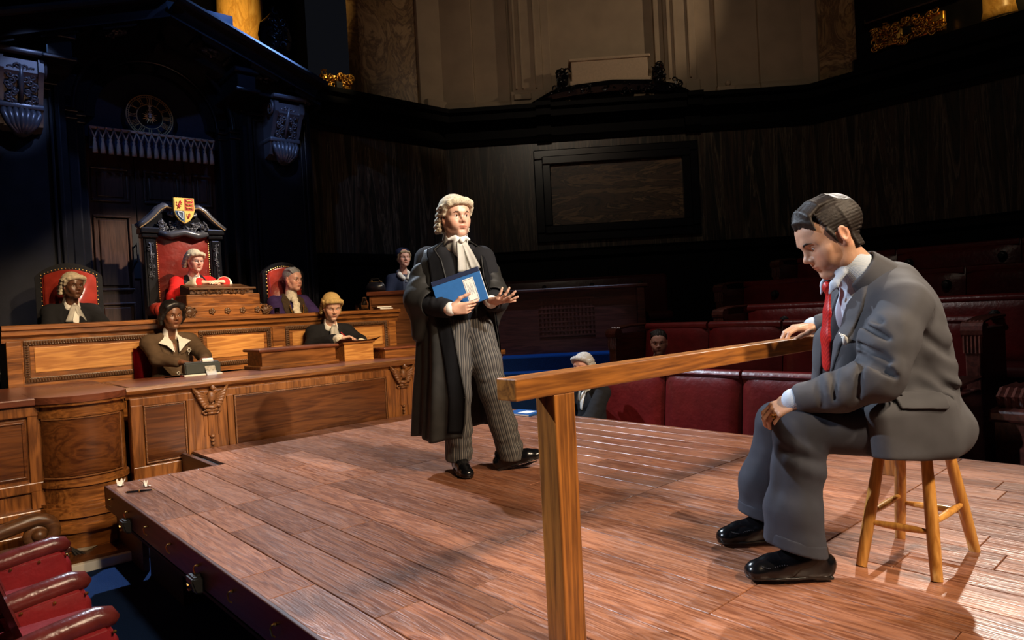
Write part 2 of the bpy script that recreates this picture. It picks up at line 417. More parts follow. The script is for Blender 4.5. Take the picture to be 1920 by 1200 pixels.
bm = B(); box(bm, .75, 9.5, .1, .4, CT, WT); box(bm, .8, 3.2, -.25, .2, CT, CT + .22, .03); box(bm, .95, 2.3, -.1, .2, CT + .75, CT + .85, .03)
wall_obj('wall_right_timber', bm, EBONY, (11.534, 5.116, 0), -90)

def frame_to_world(o, og, an): o.location = og; o.rotation_euler = (0, 0, math.radians(an)); return o

# framed marble tablet on the far wall
t = thing('wall_tablet', 'dark figured marble tablet in a heavy black moulded frame on the far wall', 'wall panel', (7.15, 9.5, 0), math.radians(-45))
bm = B(); box(bm, 1.8, 4.02, -.05, .0, 2.4, 3.48)
obj('marble_panel', bm, FIGURED, t)
bm = B()
def rect_frame(bm, s0, s1, z0, z1, wd, y0, y1, bev=.015):
    box(bm, s0, s1, y0, y1, z1 - wd, z1, bev); box(bm, s0, s1, y0, y1, z0, z0 + wd, bev)
    box(bm, s0, s0 + wd, y0, y1, z0 + wd, z1 - wd, bev); box(bm, s1 - wd, s1, y0, y1, z0 + wd, z1 - wd, bev)
rect_frame(bm, 1.52, 4.3, 2.12, 3.7, .16, -.10, -.001); rect_frame(bm, 1.66, 4.16, 2.26, 3.58, .14, -.15, -.001)
obj('frame', bm, EBONY, t)

# monument block with black carving on the cornice
t = thing('monument_block', 'pale stone block with moulded base on the cornice of the far wall', 'stone block', (7.15, 9.5, 0), math.radians(-45))
bm = B(); box(bm, 2.23, 3.5, -.30, .1, CT + .33, CT + .68, .012); box(bm, 2.19, 3.54, -.33, .1, CT + .26, CT + .34, .02); box(bm, 2.19, 3.54, -.33, .1, CT + .66, CT + .71, .015)
obj('block', bm, plain('pale_stone', (.62, .48, .33), .7, noise=.1), t)
t2 = thing('black_carving', 'black carved swag with scrolled ends lying below the pale stone block', 'carving', (7.15, 9.5, 0), math.radians(-45))
bm = B()
tube(bm, [(1.55, -.2, CT + .02), (1.9, -.25, CT + .13), (2.3, -.3, CT + .17), (2.9, -.3, CT + .2), (3.5, -.3, CT + .17), (3.9, -.25, CT + .12), (4.2, -.2, CT + .02)], [.05, .10, .12, .13, .12, .10, .05], 8)
carve(bm, (2.87, -.38, CT + .16), (1, 0, 0), (0, 0, 1), (0, -1, 0), 2.4, .14, 40, 5, .05)
obj('swag', bm, EBONY, t2)
for s in (2.08, 3.66):
    bm = B(); carve(bm, (s, -.3, CT + .4), (1, 0, 0), (0, 0, 1), (0, -1, 0), .16, .25, 22, int(s * 10), .055); ball(bm, (s, -.25, CT + .38), (.10, .10, .17))
    obj('scroll', bm, EBONY, t2)
# small pale lamp box on the right of the cornice
bm = B(); box(bm, 4.62, 4.92, -.3, -.1, CT, CT + .1, .03); ball(bm, (4.82, -.2, CT + .16), .05); tube(bm, [(4.82, -.2, CT + .1), (4.82, -.2, CT + .2)], .02)
tag(frame_to_world(obj('floodlight', bm, PLASTER), (7.15, 9.5, 0), -45), 'small pale floodlight box sitting on the black cornice right of the niche', 'light')

# golden columns in the upper storey, gilded cartouches, urn
def column(loc, label, r=.33):
    t = thing('marble_column', label, 'column', loc)
    bm = B(); lathe(bm, [(r * 1.05, .32), (r, .45), (r * .99, 3.6)], 32); obj('shaft', bm, GOLDMARBLE, t, smooth=True)
    bm = B(); lathe(bm, [(r * 1.35, 0), (r * 1.35, .1), (r * 1.28, .14), (r * 1.3, .2), (r * 1.12, .25), (r * 1.15, .3), (r * 1.05, .33)], 32); obj('base', bm, EBONY, t, smooth=True)
    return t
column((4.02, 10.3, 4.75), 'golden lit column rising behind the black gable on the left')
column((11.9, 2.45, 4.42), 'golden lit column at the top right above the black gallery front')
def cartouche(nm, label, loc, rz, wd, h, seed, n):
    t = thing(nm, label, 'gilt carving', loc, rz)
    bm = B(); box(bm, -wd / 2, -.06, .02, .12, -h / 2, h / 2, .03); box(bm, .06, wd / 2, .02, .12, -h / 2, h / 2, .03); box(bm, -.06, .06, .02, .12, -h / 2, -.05, .01); box(bm, -.06, .06, .02, .12, .05, h / 2, .01)
    carve(bm, (-wd / 4 - .02, .0, 0), (1, 0, 0), (0, 0, 1), (0, -1, 0), wd / 2 - .05, h, n, seed, .05)
    carve(bm, (wd / 4 + .02, .0, 0), (1, 0, 0), (0, 0, 1), (0, -1, 0), wd / 2 - .05, h, n, seed + 1, .05)
    carve(bm, (0, 0, h * .4), (1, 0, 0), (0, 0, 1), (0, -1, 0), wd, .08, 14, seed + 2, .05); carve(bm, (0, 0, -h * .4), (1, 0, 0), (0, 0, 1), (0, -1, 0), wd, .08, 14, seed + 3, .05)
    obj('carving', bm, GOLD, t, smooth=True)
    bm = B(); box(bm, -.05, .05, -.06, .05, -.06, .04, .005); obj('lamp_box', bm, BLACK, t)
    return t
cartouche('gilded_cartouche', 'small gilded carving with a black box in it at the foot of the gable', (5.02, 9.25, 4.5), 0, .5, .30, 3, 14)
cartouche('gilded_cartouche', 'long gilded scrollwork panel on the black gallery front at upper right', (11.28, 3.5, 4.83), math.radians(-90), .95, .30, 9, 34)
t = thing('urn_finial', 'dark carved shield finial standing on the slope of the black gable', 'finial', (4.06, 9.2, 4.72))
bm = B(); box(bm, -.14, .14, -.12, .12, -.5, -.12, .01); lathe(bm, [(.10, -.12), (.16, -.1), (.12, -.02), (.2, .08), (.24, .25), (.2, .42), (.1, .52), (.05, .58)], 20, Matrix.Diagonal((1, .6, 1, 1))); carve(bm, (0, -.14, .25), (1, 0, 0), (0, 0, 1), (0, -1, 0), .3, .4, 26, 4, .04); obj('shield', bm, EBONY, t)
bm = B(); tube(bm, spiral((.03, 0, .62), .08, 1.1, 12, (1, 0, 0), (0, 0, 1)), .018, 6); obj('curl', bm, EBONY, t)

# ------------------------------------------------------------------ black timber doorcase with arch and gable
AX = 2.52                     # axis
dc = thing('doorcase', 'towering black timber doorcase with round arch and sloping gable behind the throne', 'doorcase', (0, 0, 0))
def pier(x0, x1, par):
    bm = B()
    box(bm, x0, x1, 9.15, 9.9, .2, 4.0)
    rect_frame(bm, x0 + .06, x1 - .06, .9, 3.86, .05, 9.11, 9.16, .012)
    rect_frame(bm, x0 + .13, x1 - .13, .98, 3.78, .035, 9.125, 9.16, .01)
    box(bm, x0 - .02, x1 + .02, 9.09, 9.9, .2, .62, .02)
    obj('pier', bm, EBONY, par)
pier(3.52, 4.48, dc); pier(.56, 1.5, dc)
def jamb(x0, x1, y, par):
    bm = B(); box(bm, x0, x1, y, 9.9, .2, 3.6, .02); box(bm, x0 - .015, x1 + .015, y - .03, 9.9, 3.58, 3.66, .012); box(bm, x0 - .01, x1 + .01, y - .02, 9.9, 3.5, 3.53, .01)
    obj('jamb', bm, EBONY, par)
for s in (-1, 1):
    for r0, r1, y in ((.78, .90, 9.45), (.88, 1.0, 9.3)):
        a, b = AX + s * r0, AX + s * r1
        jamb(min(a, b), max(a, b), y, dc)
def arch_band(r0, r1, y0, y1, rounded=False):
    bm = B(); n = 40
    if rounded:
        rc, rr = (r0 + r1) / 2, (r1 - r0) / 2
        tube(bm, [(AX + rc * math.cos(PI * i / n), y0, 3.62 + rc * math.sin(PI * i / n)) for i in range(n + 1)], rr, 10)
    else:
        pts = [(AX + r0 * math.cos(PI * i / n), 3.62 + r0 * math.sin(PI * i / n)) for i in range(n + 1)]
        po = [(AX + r1 * math.cos(PI * i / n), 3.62 + r1 * math.sin(PI * i / n)) for i in range(n + 1)]
        for i in range(n):
            prism(bm, [pts[i], pts[i + 1], po[i + 1], po[i]], y0, y1, 'y')
        bmesh.ops.remove_doubles(bm, verts=bm.verts, dist=1e-5)
    obj('arch_moulding', bm, EBONY, dc, angle=40)
arch_band(.66, .76, 9.5, 9.9); arch_band(.76, .80, 9.47, 9.9, True); arch_band(.79, .90, 9.42, 9.9); arch_band(.89, .96, 9.28, 9.9, True); arch_band(.95, 1.05, 9.24, 9.9)
# spandrel above the arch
bm = B(); n = 40
arc = [(AX + 1.03 * math.cos(PI * i / n), 3.62 + 1.03 * math.sin(PI * i / n)) for i in range(n + 1)]
for i in range(n):
    prism(bm, [arc[i], arc[i + 1], (arc[i + 1][0], 5.2), (arc[i][0], 5.2)], 9.36, 9.9, 'y')
obj('spandrel', bm, EBONY, dc)
# entablature blocks over the piers and the raking gable with coffers
for x0, x1, s in ((3.34, 4.42, 1), (.3, 1.48, -1)):
    bm = B()
    box(bm, x0, x1, 8.75, 9.9, 3.97, 4.02, .012); box(bm, x0 + .06, x1 - .06, 8.82, 9.9, 4.01, 4.2, .01)
    xi = x0 - .04 if s > 0 else x1 - .20
    box(bm, xi, xi + .24, 8.66, 9.9, 3.99, 4.22, .015); box(bm, xi - .04, xi + .28, 8.62, 9.9, 4.19, 4.26, .015); box(bm, xi - .04, xi + .28, 8.62, 9.9, 3.95, 4.0, .015)
    obj('entablature', bm, EBONY, dc)
ap = Vector((2.52, 0, 4.68))
for s, xe, ze in ((1, 4.30, 4.02), (-1, .74, 4.02)):
    d = Vector((xe - ap.x, 0, ze - ap.z)); Lr = d.length; u = d.normalized(); nrm = Vector((-u.z, 0, u.x)) * (1 if s > 0 else -1)
    if nrm.z < 0: nrm = -nrm
    def RP(a, b, y): p = ap + u * a + nrm * b; return Vector((p.x, y, p.z))
    bm = B()
    def slab(a0, a1, b0, b1, y0, y1):
        vs = [bm.verts.new(RP(a, b, y)) for a in (a0, a1) for b in (b0, b1) for y in (y0, y1)]
        for f in ((0, 1, 3, 2), (4, 6, 7, 5), (0, 4, 5, 1), (2, 3, 7, 6), (0, 2, 6, 4), (1, 5, 7, 3)): bm.faces.new([vs[i] for i in f])
    slab(0, Lr, -.02, .16, 8.55, 9.9); slab(0, Lr + .05, .14, .2, 8.4, 9.9)
    slab(0, Lr, -.16, -.02, 9.0, 9.9)
    tube(bm, [RP(0, .17, 8.42), RP(Lr + .05, .17, 8.42)], .045, 8)
    for k in range(3):
        a = .35 + k * .62
        for q in ((a, a + .05), (a + .42, a + .47)): slab(q[0], q[1], -.06, -.02, 8.6, 9.0)
        slab(a, a + .47, -.06, -.02, 8.6, 8.64); slab(a, a + .47, -.06, -.02, 8.96, 9.0)
    bmesh.ops.recalc_face_normals(bm, faces=bm.faces)
    obj('raking_cornice', bm, EBONY, dc)
    for k in range(3):
        a = .58 + k * .62
        bm = B(); carve(bm, RP(a, -.04, 8.8), u, (0, 1, 0), -nrm, .2, .2, 16, k + 20, .035)
        obj('rosette', bm, plain('blue_black_carving', (.03, .03, .04), .35), dc)
# carved scroll brackets
BRK = plain('bracket_carving', (.05, .05, .058), .3, spec=.6)
for bx in (1.06, 4.0):
    bm = B(); hw = .2
    side = [(9.16, 3.98), (8.82, 3.98), (8.72, 3.93), (8.72, 3.8), (8.80, 3.72), (8.86, 3.6), (8.93, 3.5), (8.95, 3.38), (9.0, 3.28), (9.16, 3.24)]
    prism(bm, side, bx - hw, bx - hw + .05, 'x'); prism(bm, side, bx + hw - .05, bx + hw, 'x')
    inner = [(y + .035 if y < 9.1 else y, z - .01) for y, z in side]
    prism(bm, inner, bx - hw + .04, bx + hw - .04, 'x')
    for s in (-1, 1):
        tube(bm, [(bx + s * hw * 1.02 + s * .012, p.x, p.z) for p in [Vector((q.x, 0, q.z)) for q in spiral((8.84, 0, 3.86), .1, 1.6, 20, (1, 0, 0), (0, 0, 1), PI / 2, .2)]], .018, 6)
    box(bm, bx - hw - .03, bx + hw + .03, 8.68, 9.16, 3.97, 4.02, .01)
    br = obj('bracket', bm, BRK, dc, angle=35)
    bm = B(); fr = [(8.76, 3.86), (8.83, 3.68), (8.91, 3.52)]
    for i in range(26):
        rnd = random.Random(i * 7 + int(bx * 10)); tt = (i % 13) / 12.0
        y = 8.765 + .15 * tt; z = 3.84 - .34 * tt; x = bx + (-1 if i < 13 else 1) * (.03 + .09 * abs(math.sin(tt * 9)))
        tube(bm, spiral((x, y - .01, z), .036, 1.2, 9, (1, 0, 0), (0, -.4, .92), rnd.uniform(0, 6), .2, -1 if i < 13 else 1), [.013] * 10, 5)
    tube(bm, [(bx, 8.74, 3.86), (bx, 8.82, 3.68), (bx, 8.9, 3.5)], [.02, .03, .02], 6)
    obj('scrollwork', bm, BRK, br, smooth=True)
    bm = B()
    for k in range(7):
        a = (k - 3) / 3.0
        tube(bm, [(bx + a * .15, 8.93 + .02 * abs(a), 3.46), (bx + a * .155, 8.88 + .03 * abs(a), 3.38), (bx + a * .12, 8.88 + .03 * abs(a), 3.28), (bx + a * .05, 8.95, 3.19), (bx + a * .02, 9.04, 3.17)], [.022, .034, .034, .028, .015], 7)
    ball(bm, (bx, 8.99, 3.24), (.1, .09, .09))
    box(bm, bx - hw - .01, bx + hw + .01, 8.9, 9.16, 3.44, 3.5, .015)
    obj('acanthus_leaf', bm, BRK, br, smooth=True)

# recess: tympanum, clock, pelmet, doors
bm = B(); box(bm, 1.5, 3.55, 9.62, 9.9, 3.4, 4.7)
o = obj('tympanum', bm, plain('midnight_blue_cloth', (.008, .012, .03), .8, noise=.3), dc)
ck = thing('wall_clock', 'gilt skeleton clock with roman numerals showing twelve above the tasselled pelmet', 'clock', (2.49, 9.56, 3.72))
def ring(bm, r0, r1, y0, y1, n=48):
    for i in range(n):
        a, b = 2 * PI * i / n, 2 * PI * (i + 1) / n
        prism(bm, [(r0 * math.cos(a), r0 * math.sin(a)), (r0 * math.cos(b), r0 * math.sin(b)), (r1 * math.cos(b), r1 * math.sin(b)), (r1 * math.cos(a), r1 * math.sin(a))], y0, y1, 'y')
    bmesh.ops.remove_doubles(bm, verts=bm.verts, dist=1e-5)
CLOCKG = plain('clock_gilt', (.62, .40, .17), .45, metal=.6)
bm = B(); ring(bm, .268, .278, -.015, 0); ring(bm, .245, .25, -.015, 0); ring(bm, .15, .158, -.015, 0)
for i in range(60):
    a = 2 * PI * i / 60
    p = Vector((.258 * math.cos(a), -.008, .258 * math.sin(a))); ball(bm, p, .006, 5, 4)
obj('dial_rings', bm, CLOCKG, ck)
NUM = ['XII', 'I', 'II', 'III', 'IIII', 'V', 'VI', 'VII', 'VIII', 'IX', 'X', 'XI']
for k, tx in enumerate(NUM):
    bm = B(); a = PI / 2 - 2 * PI * k / 12; er = Vector((math.cos(a), 0, math.sin(a))); et = Vector((math.sin(a), 0, -math.cos(a)))
    wds = {'I': .017, 'V': .036, 'X': .034}; tot = sum(wds[c] for c in tx); x = -tot / 2
    def bar(x0, r0, x1, r1, wd=.009):
        p, q = et * x0 + er * r0, et * x1 + er * r1
        tube(bm, [(p.x, -.008, p.z), (q.x, -.008, q.z)], wd / 2, 4)
    for c in tx:
        wc = wds[c]; xm = x + wc / 2
        if c == 'I': bar(xm, .163, xm, .24)
        elif c == 'V': bar(xm - .012, .24, xm, .163, .011); bar(xm + .012, .24, xm, .163, .006)
        else: bar(xm - .012, .24, xm + .012, .163, .011); bar(xm + .012, .24, xm - .012, .163, .006)
        x += wc
    obj('numeral', bm, CLOCKG, ck)
bm = B()
for i in range(16):
    a = 2 * PI * i / 16; r1 = .09 if i % 2 else .075
    tube(bm, [(.03 * math.cos(a), -.005, .03 * math.sin(a)), (r1 * math.cos(a), -.005, r1 * math.sin(a))], [.012, .002], 5)
obj('sun_rays', bm, CLOCKG, ck)
SILV = plain('silvered_hands', (.75, .72, .66), .4, metal=.4)
for nm, L, sc in (('minute_hand', .235, .8), ('hour_hand', .15, 1.3)):
    bm = B(); tube(bm, [(0, -.02, 0), (0, -.02, L)], [.007, .003], 5)
    for j in range(5): ball(bm, (0, -.02, .03 + j * .026), (.012 * sc * (1 if j % 2 else 1.7), .004, .012), 7, 5)
    ball(bm, (0, -.02, 0), (.02, .01, .02)); obj(nm, bm, SILV, ck)

pv = thing('tassel_pelmet', 'pale braided pelmet with a row of long tassels across the blue arch', 'pelmet', (0, 0, 0))
TAS = plain('tassel_silk', (.34, .24, .19), .8, noise=.2, nscale=80)
bm = B(); box(bm, 1.78, 3.24, 9.44, 9.5, 3.455, 3.49, .008); obj('braid', bm, TAS, pv)
bm = B(); box(bm, 1.78, 3.24, 9.47, 9.52, 3.22, 3.46); obj('valance', bm, plain('valance_blue', (.012, .02, .06), .8), pv)
bm = B()
NT = 17
for i in range(NT):
    x = 1.83 + i * (1.36 / (NT - 1))
    for s in (-1, 1):
        tube(bm, [(x + s * .042, 9.44, 3.46), (x + s * .012, 9.43, 3.38), (x, 9.43, 3.34)], [.009, .010, .008], 5)
    ball(bm, (x + .042, 9.43, 3.475), .013, 7, 5)
obj('cord_loops', bm, TAS, pv, smooth=True)
for i in range(NT):
    x = 1.83 + i * (1.36 / (NT - 1)); bm = B()
    lathe(bm, [(.008, 3.35), (.016, 3.335), (.018, 3.325), (.012, 3.31), (.02, 3.29), (.026, 3.22), (.029, 3.16), (.001, 3.158)], 10, Matrix.Translation((x, 9.43, 0)))
    obj('tassel', bm, TAS, pv, smooth=True)

dr = struct('door_1', B(), EBONYD)
for x0, x1 in ((1.72, 2.30), (2.31, 2.90), (2.91, 3.32)):
    bm = B(); box(bm, x0, x1, 9.7, 9.8, .3, 3.45)
    lf = obj('door_leaf', bm, EBONYD, dr)
    for z0, z1 in ((.45, 1.35), (1.5, 2.45), (2.62, 3.05)):
        bm = B(); rect_frame(bm, x0 + .09, x1 - .07, z0, z1, .03, 9.675, 9.705, .008); box(bm, x0 + .15, x1 - .13, 9.685, 9.705, z0 + .06, z1 - .06, .012)
        obj('door_panel', bm, EBONYD, lf)
bm = B(); tube(bm, [(2.27, 9.62, 1.85), (2.27, 9.62, 2.1)], .013, 6); tube(bm, [(2.27, 9.7, 1.87), (2.27, 9.62, 1.87)], .009, 6); tube(bm, [(2.27, 9.7, 2.08), (2.27, 9.62, 2.08)], .009, 6)
box(bm, 2.23, 2.31, 9.685, 9.702, 1.65, 2.35, .005)
obj('door_handle', bm, BLACK, dr)

# ------------------------------------------------------------------ the raised stage
st = thing('stage_platform', 'large raised stage deck of reddish brown wood planks with dark edge', 'stage', (0, 0, 0))
X0, X1, YB, YN, NX = .93, 4.54, 5.06, 5.82, 1.62
PLANK = wood('stage_planks', (.13, .042, .020), (.36, .150, .078), 'y', 2.1, .30, .25, wear_sheen=.55, attr='plank')  # pale worn pores also carry the floor's sheen as colour
bm = B(); lay = bm.loops.layers.float_color.new('plank')
rnd = random.Random(11)
PW = .1875
cuts_all = [1.22, 2.24, 3.86]
x = X0; k = 0
while x < X1 - .02:
    xa, xb = x, min(x + PW, X1)
    ytop = YB if xb <= NX + .06 else YN
    ys = [-1.6]
    mod = [c for c in cuts_all if (c == 3.86 and xa < 2.75) or (c == 2.24 and xa > 1.85) or (c == 1.22 and xa > 1.85)]
    extra = []
    if xa < 1.3: extra = [2.73 + (.02 if k % 2 else 0)] if k % 2 == 0 else [3.85]
    y = -1.6 + rnd.uniform(.4, 1.2)
    while y < ytop - .35:
        extra.append(y); y += rnd.uniform(.9, 1.9)
    for c in sorted(mod + [e for e in extra if all(abs(e - m) > .22 for m in mod)]):
        if c - ys[-1] > .2 and ytop - c > .15: ys.append(c)
    ys.append(ytop)
    for ya, yb in zip(ys, ys[1:]):
        g = .0018; gy = .0028 if (ya in cuts_all) else .0014
        nv = len(bm.verts)
        vs = box(bm, xa + g, xb - g, ya + gy, yb - .0014, -.022, 0, .0022, 1)
        c = (rnd.random(), rnd.random(), rnd.random(), 1)
        for f in {f for v in vs for f in v.link_faces}:
            for l in f.loops: l[lay] = c
    x += PW; k += 1
obj('deck_planks', bm, PLANK, st)
EDGE = wood('stage_edge_wood', (.045, .016, .010), (.10, .036, .022), 'y', 1.0, .35, .1)
bm = B()
box(bm, X0 - .012, X0 + .02, -1.6, YB + .012, -.145, -.001, .004); box(bm, X0 - .012, NX, YB - .01, YB + .012, -.145, -.001, .004)
box(bm, NX - .02, NX + .012, YB, YN, -.145, -.001, .004); box(bm, X1 - .01, X1 + .012, -1.6, YN, -.145, -.001, .004)
obj('edge_board', bm, EDGE, st)
bm = B(); box(bm, X0 + .02, X1 - .02, -1.6, YB - .02, -.10, -.023); box(bm, NX + .02, X1 - .02, YB - .03, YN - .01, -.10, -.023)
obj('sub_deck', bm, BLACK, st)
DARKST = plain('black_understage', (.008, .007, .008), .8)
bm = B(); box(bm, 1.3, 4.4, -1.5, 4.75, FLOOR_Z, -.10); box(bm, 1.12, 1.3, 4.2, 4.9, FLOOR_Z, -.10); box(bm, 1.75, 4.4, 4.74, 5.6, FLOOR_Z, -.1)
obj('understage_box', bm, DARKST, st)
bm = B()
for i in range(46):
    y = 4.6 - i * .06; box(bm, X0 + .02, X0 + .03, y, y + .012, -.19, -.145)
box(bm, X0 + .015, X0 + .035, 1.8, 4.62, -.2, -.185)
obj('cable_tray', bm, DARKST, st)
for i in range(10):
    y = 4.86 - i * .42; bm = B()
    tube(bm, [(X0 - .012, y, -.05), (X0 - .03, y, -.05), (X0 - .035, y, -.06), (X0 - .03, y, -.085), (X0 - .02, y, -.095)], .0035, 5); ball(bm, (X0 - .018, y, -.05), .008, 6, 4)
    obj('hook', bm, BRASS, st)
for i, (y, lb) in enumerate(((4.42, 'small black footlight box clamped under the stage edge near its far corner'), (3.17, 'small black footlight box clamped under the middle of the stage edge'))):
    t = thing('footlight', lb, 'stage light', (X0 - .012, y, -.12)); t.scale = (.6, .6, .6)
    bm = B(); prism(bm, [(0, .05), (-.075, .06), (-.085, .03), (-.06, -.06), (0, -.075)], -.075, .075, 'y'); bmesh.ops.bevel(bm, geom=bm.edges, offset=.012, segments=2, affect='EDGES'); obj('housing', bm, plain('footlight_grey', (.016, .015, .014), .45), t)
    bm = B(); tube(bm, [(-.085, 0, .0), (-.095, 0, -.002)], .014, 8); box(bm, -.09, -.07, -.02, .02, -.04, -.03); obj('screw', bm, BRASS, t)
    bm = B(); box(bm, -.03, .05, -.02, .02, .03, .06); obj('clamp', bm, BLACK, t)

# ------------------------------------------------------------------ dock rail
dk = thing('dock_rail', 'long plain polished wooden handrail on two square posts in the middle of the stage', 'railing', (0, 0, 0))
RY0, RY1 = 1.37, 1.45
bm = B(); box(bm, 1.225, 4.06, RY0, RY1, .75, .812, .004); obj('rail', bm, WALNUT, dk)
for xa in (1.372, 3.92):
    bm = B(); box(bm, xa, xa + .085, RY0 + .001, RY1 - .001, 0, .751, .004); obj('post', bm, WALNUTZ, dk)

# ------------------------------------------------------------------ stool
SX, SY = 2.765, .90
sl = thing('stool', 'light wooden stool with four splayed round legs on the stage', 'stool', (SX, SY, 0))
bm = B(); lathe(bm, [(.02, .405), (.15, .405), (.168, .412), (.172, .425), (.168, .438), (.15, .445), (.02, .443)], 36); obj('seat', bm, PINE, sl, smooth=True)
feet = [(-.20, .124), (-.185, -.116), (.203, -.13), (.188, .123)]
tops = [(fx * .52, fy * .62) for fx, fy in feet]
def lp(i, z): a = (.41 - z) / .41; return Vector((tops[i][0] + (feet[i][0] - tops[i][0]) * a, tops[i][1] + (feet[i][1] - tops[i][1]) * a, z))
for i in range(4):
    bm = B(); tube(bm, [lp(i, z) for z in (.0, .1, .2, .3, .41)], [.0185, .0205, .021, .020, .018], 16); obj('leg', bm, PINE, sl, smooth=False, angle=50)
for (a, b, z) in ((0, 1, .155), (2, 3, .155), (1, 2, .185), (3, 0, .185)):
    bm = B(); p, q = lp(a, z), lp(b, z)
    tube(bm, [p.lerp(q, t) for t in (.0, .12, .3, .5, .7, .88, 1)], [.008, .0095, .0125, .0135, .0125, .0095, .008], 12); obj('stretcher', bm, PINE, sl, smooth=True)

# ------------------------------------------------------------------ clerks' desk (front tier)
cd = thing('clerks_desk', 'long carved oak desk with red top running along the back of the stage', 'desk', (0, 0, 0))
YF, DT, DX1 = 5.85, .555, 5.05
def lip(y): return [(y + .06, DT - .10), (y + .02, DT - .09), (y - .005, DT - .06), (y - .035, DT - .05), (y - .045, DT - .025), (y - .035, DT), (y + .06, DT)]
bm = B(); box(bm, 1.26, DX1, YF + .02, 6.86, DT - .05, DT - .002); prism(bm, lip(YF), 1.235, DX1 + .02, 'x'); obj('worktop_edge', bm, OAK, cd)
bm = B(); box(bm, 1.28, DX1 - .03, YF + .06, 6.84, DT - .01, DT + .001)
obj('worktop', bm, OAKTOP, cd)
bm = B(); box(bm, 1.26, DX1, YF + .01, YF + .08, FLOOR_Z, DT - .06)
box(bm, 1.26, DX1, YF - .008, YF + .03, DT - .15, DT - .085, .006)
for xa, xb in ((1.262, 1.345), (1.665, 1.72), (1.985, 2.035), (3.52, 3.57), (3.83, 3.88), (4.98, 5.05)):
    box(bm, xa, xb, YF - .011, YF + .02, -.062, DT - .14, .005)
box(bm, 1.26, DX1, YF - .012, YF + .02, -.16, -.06, .006)
box(bm, 1.25, DX1, YF - .03, YF + .02, FLOOR_Z, -.15, .008)
box(bm, 5.0, 5.05, YF + .02, 6.84, FLOOR_Z, DT - .06)
obj('front_frame', bm, OAKZ, cd)
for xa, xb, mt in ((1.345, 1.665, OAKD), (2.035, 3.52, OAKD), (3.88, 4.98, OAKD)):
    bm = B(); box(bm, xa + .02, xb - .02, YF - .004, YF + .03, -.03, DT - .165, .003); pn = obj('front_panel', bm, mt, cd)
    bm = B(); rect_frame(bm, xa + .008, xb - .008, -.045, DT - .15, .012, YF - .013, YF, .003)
    for q in range(int((xb - xa) / .03)):
        for zz in (-.04, DT - .155): ball(bm, (xa + .02 + q * .03, YF - .013, zz), .005, 5, 4)
    for q in range(14):
        for xx in (xa + .014, xb - .014): ball(bm, (xx, YF - .013, -.03 + q * .031), .005, 5, 4)
    obj('beading', bm, CARVED, pn)
for i, xc in enumerate((1.85, 3.70)):
    bm = B(); box(bm, xc - .13, xc + .13, YF - .006, YF + .02, -.06, DT - .10, .004)
    for q in (-.055, -.02, .02, .055): box(bm, xc + q - .005, xc + q + .005, YF - .012, YF, .1, .3, .002)
    box(bm, xc - .028, xc + .028, YF - .02, YF, .1, .3, .006)
    pl = obj('pilaster', bm, OAKZ, cd)
    bm = B()
    for s in (-1, 1):
        for j in range(6):
            a = .35 + j * .22; r = .115 - .004 * j
            c0 = Vector((xc + s * .03, YF - .03, .42 - .012 * j)); tip = c0 + Vector((s * r * math.cos(a * .9 - .15), .005, r * math.sin(1.25 - a)))
            tube(bm, [c0, c0.lerp(tip, .55) + Vector((s * .012, -.018, -.012)), tip], [.016, .02, .006], 6)
        tube(bm, spiral((xc + s * .05, YF - .02, .29), .022, 1.1, 10, (s, 0, 0), (0, 0, 1), 0, .3), [.009] * 11, 5)
    ball(bm, (xc, YF - .035, .42), (.035, .03, .05)); ball(bm, (xc + .012, YF - .05, .49), (.02, .022, .022)); tube(bm, [(xc + .02, YF - .06, .49), (xc + .045, YF - .065, .48)], [.009, .002], 5)
    tube(bm, [(xc - .06, YF - .03, .345), (xc, YF - .05, .335), (xc + .06, YF - .03, .345)], [.012, .02, .012], 7)
    tube(bm, [(xc - .045, YF - .03, .31), (xc + .045, YF - .03, .31)], .016, 7); tube(bm, [(xc - .03, YF - .03, .285), (xc + .03, YF - .03, .285)], .012, 7)
    carve(bm, (xc, YF - .025, .38), (1, 0, 0), (0, 0, 1), (0, -1, 0), .15, .12, 30, 40 + i, .016)
    obj('carved_eagle', bm, CARVED, pl, smooth=True)
    bm = B()
    for q, r in ((.095, .02), (.06, .018), (.03, .014)): ball(bm, (xc, YF - .02, q), (r, .016, .014))
    obj('bead_drop', bm, CARVED, pl, smooth=True)
# curved left end and return
def arcpts(r_off, n=18, x0=.69, x1=1.235, y=YF + .06, sag=.2):
    ch = (x1 - x0) / 2; R = (ch * ch + sag * sag) / (2 * sag); cx = (x0 + x1) / 2; cyy = y - sag + R
    a = math.asin(ch / R); Rr = R + r_off
    return [(cx + Rr * math.sin(-a + 2 * a * i / n), cyy - Rr * math.cos(-a + 2 * a * i / n)) for i in range(n + 1)]
def curved(bm, off0, z0, z1):
    pts = arcpts(off0); prism(bm, [(pts[-1][0], 6.4)] + [(pts[0][0], 6.4)] + pts, z0, z1, 'z')
ce = B(); curved(ce, -.005, FLOOR_Z, .50)
for off, z0, z1 in ((.012, .40, .45), (.03, .485, .505), (.012, -.10, -.06), (.02, -.24, -.215), (.045, -.265, -.24), (.06, -.31, -.265), (.035, -.36, -.31), (.05, -.42, -.36), (.03, FLOOR_Z, -.42)):
    curved(ce, off, z0, z1)
obj('curved_end', ce, OAK, cd, angle=35)
bm = B(); curved(bm, .04, .505, .553); obj('curved_top', bm, OAKTOP, cd, angle=35)
bm = B(); pts = arcpts(.006); pts = pts[1:-3]
for i in range(len(pts) - 1):
    pass
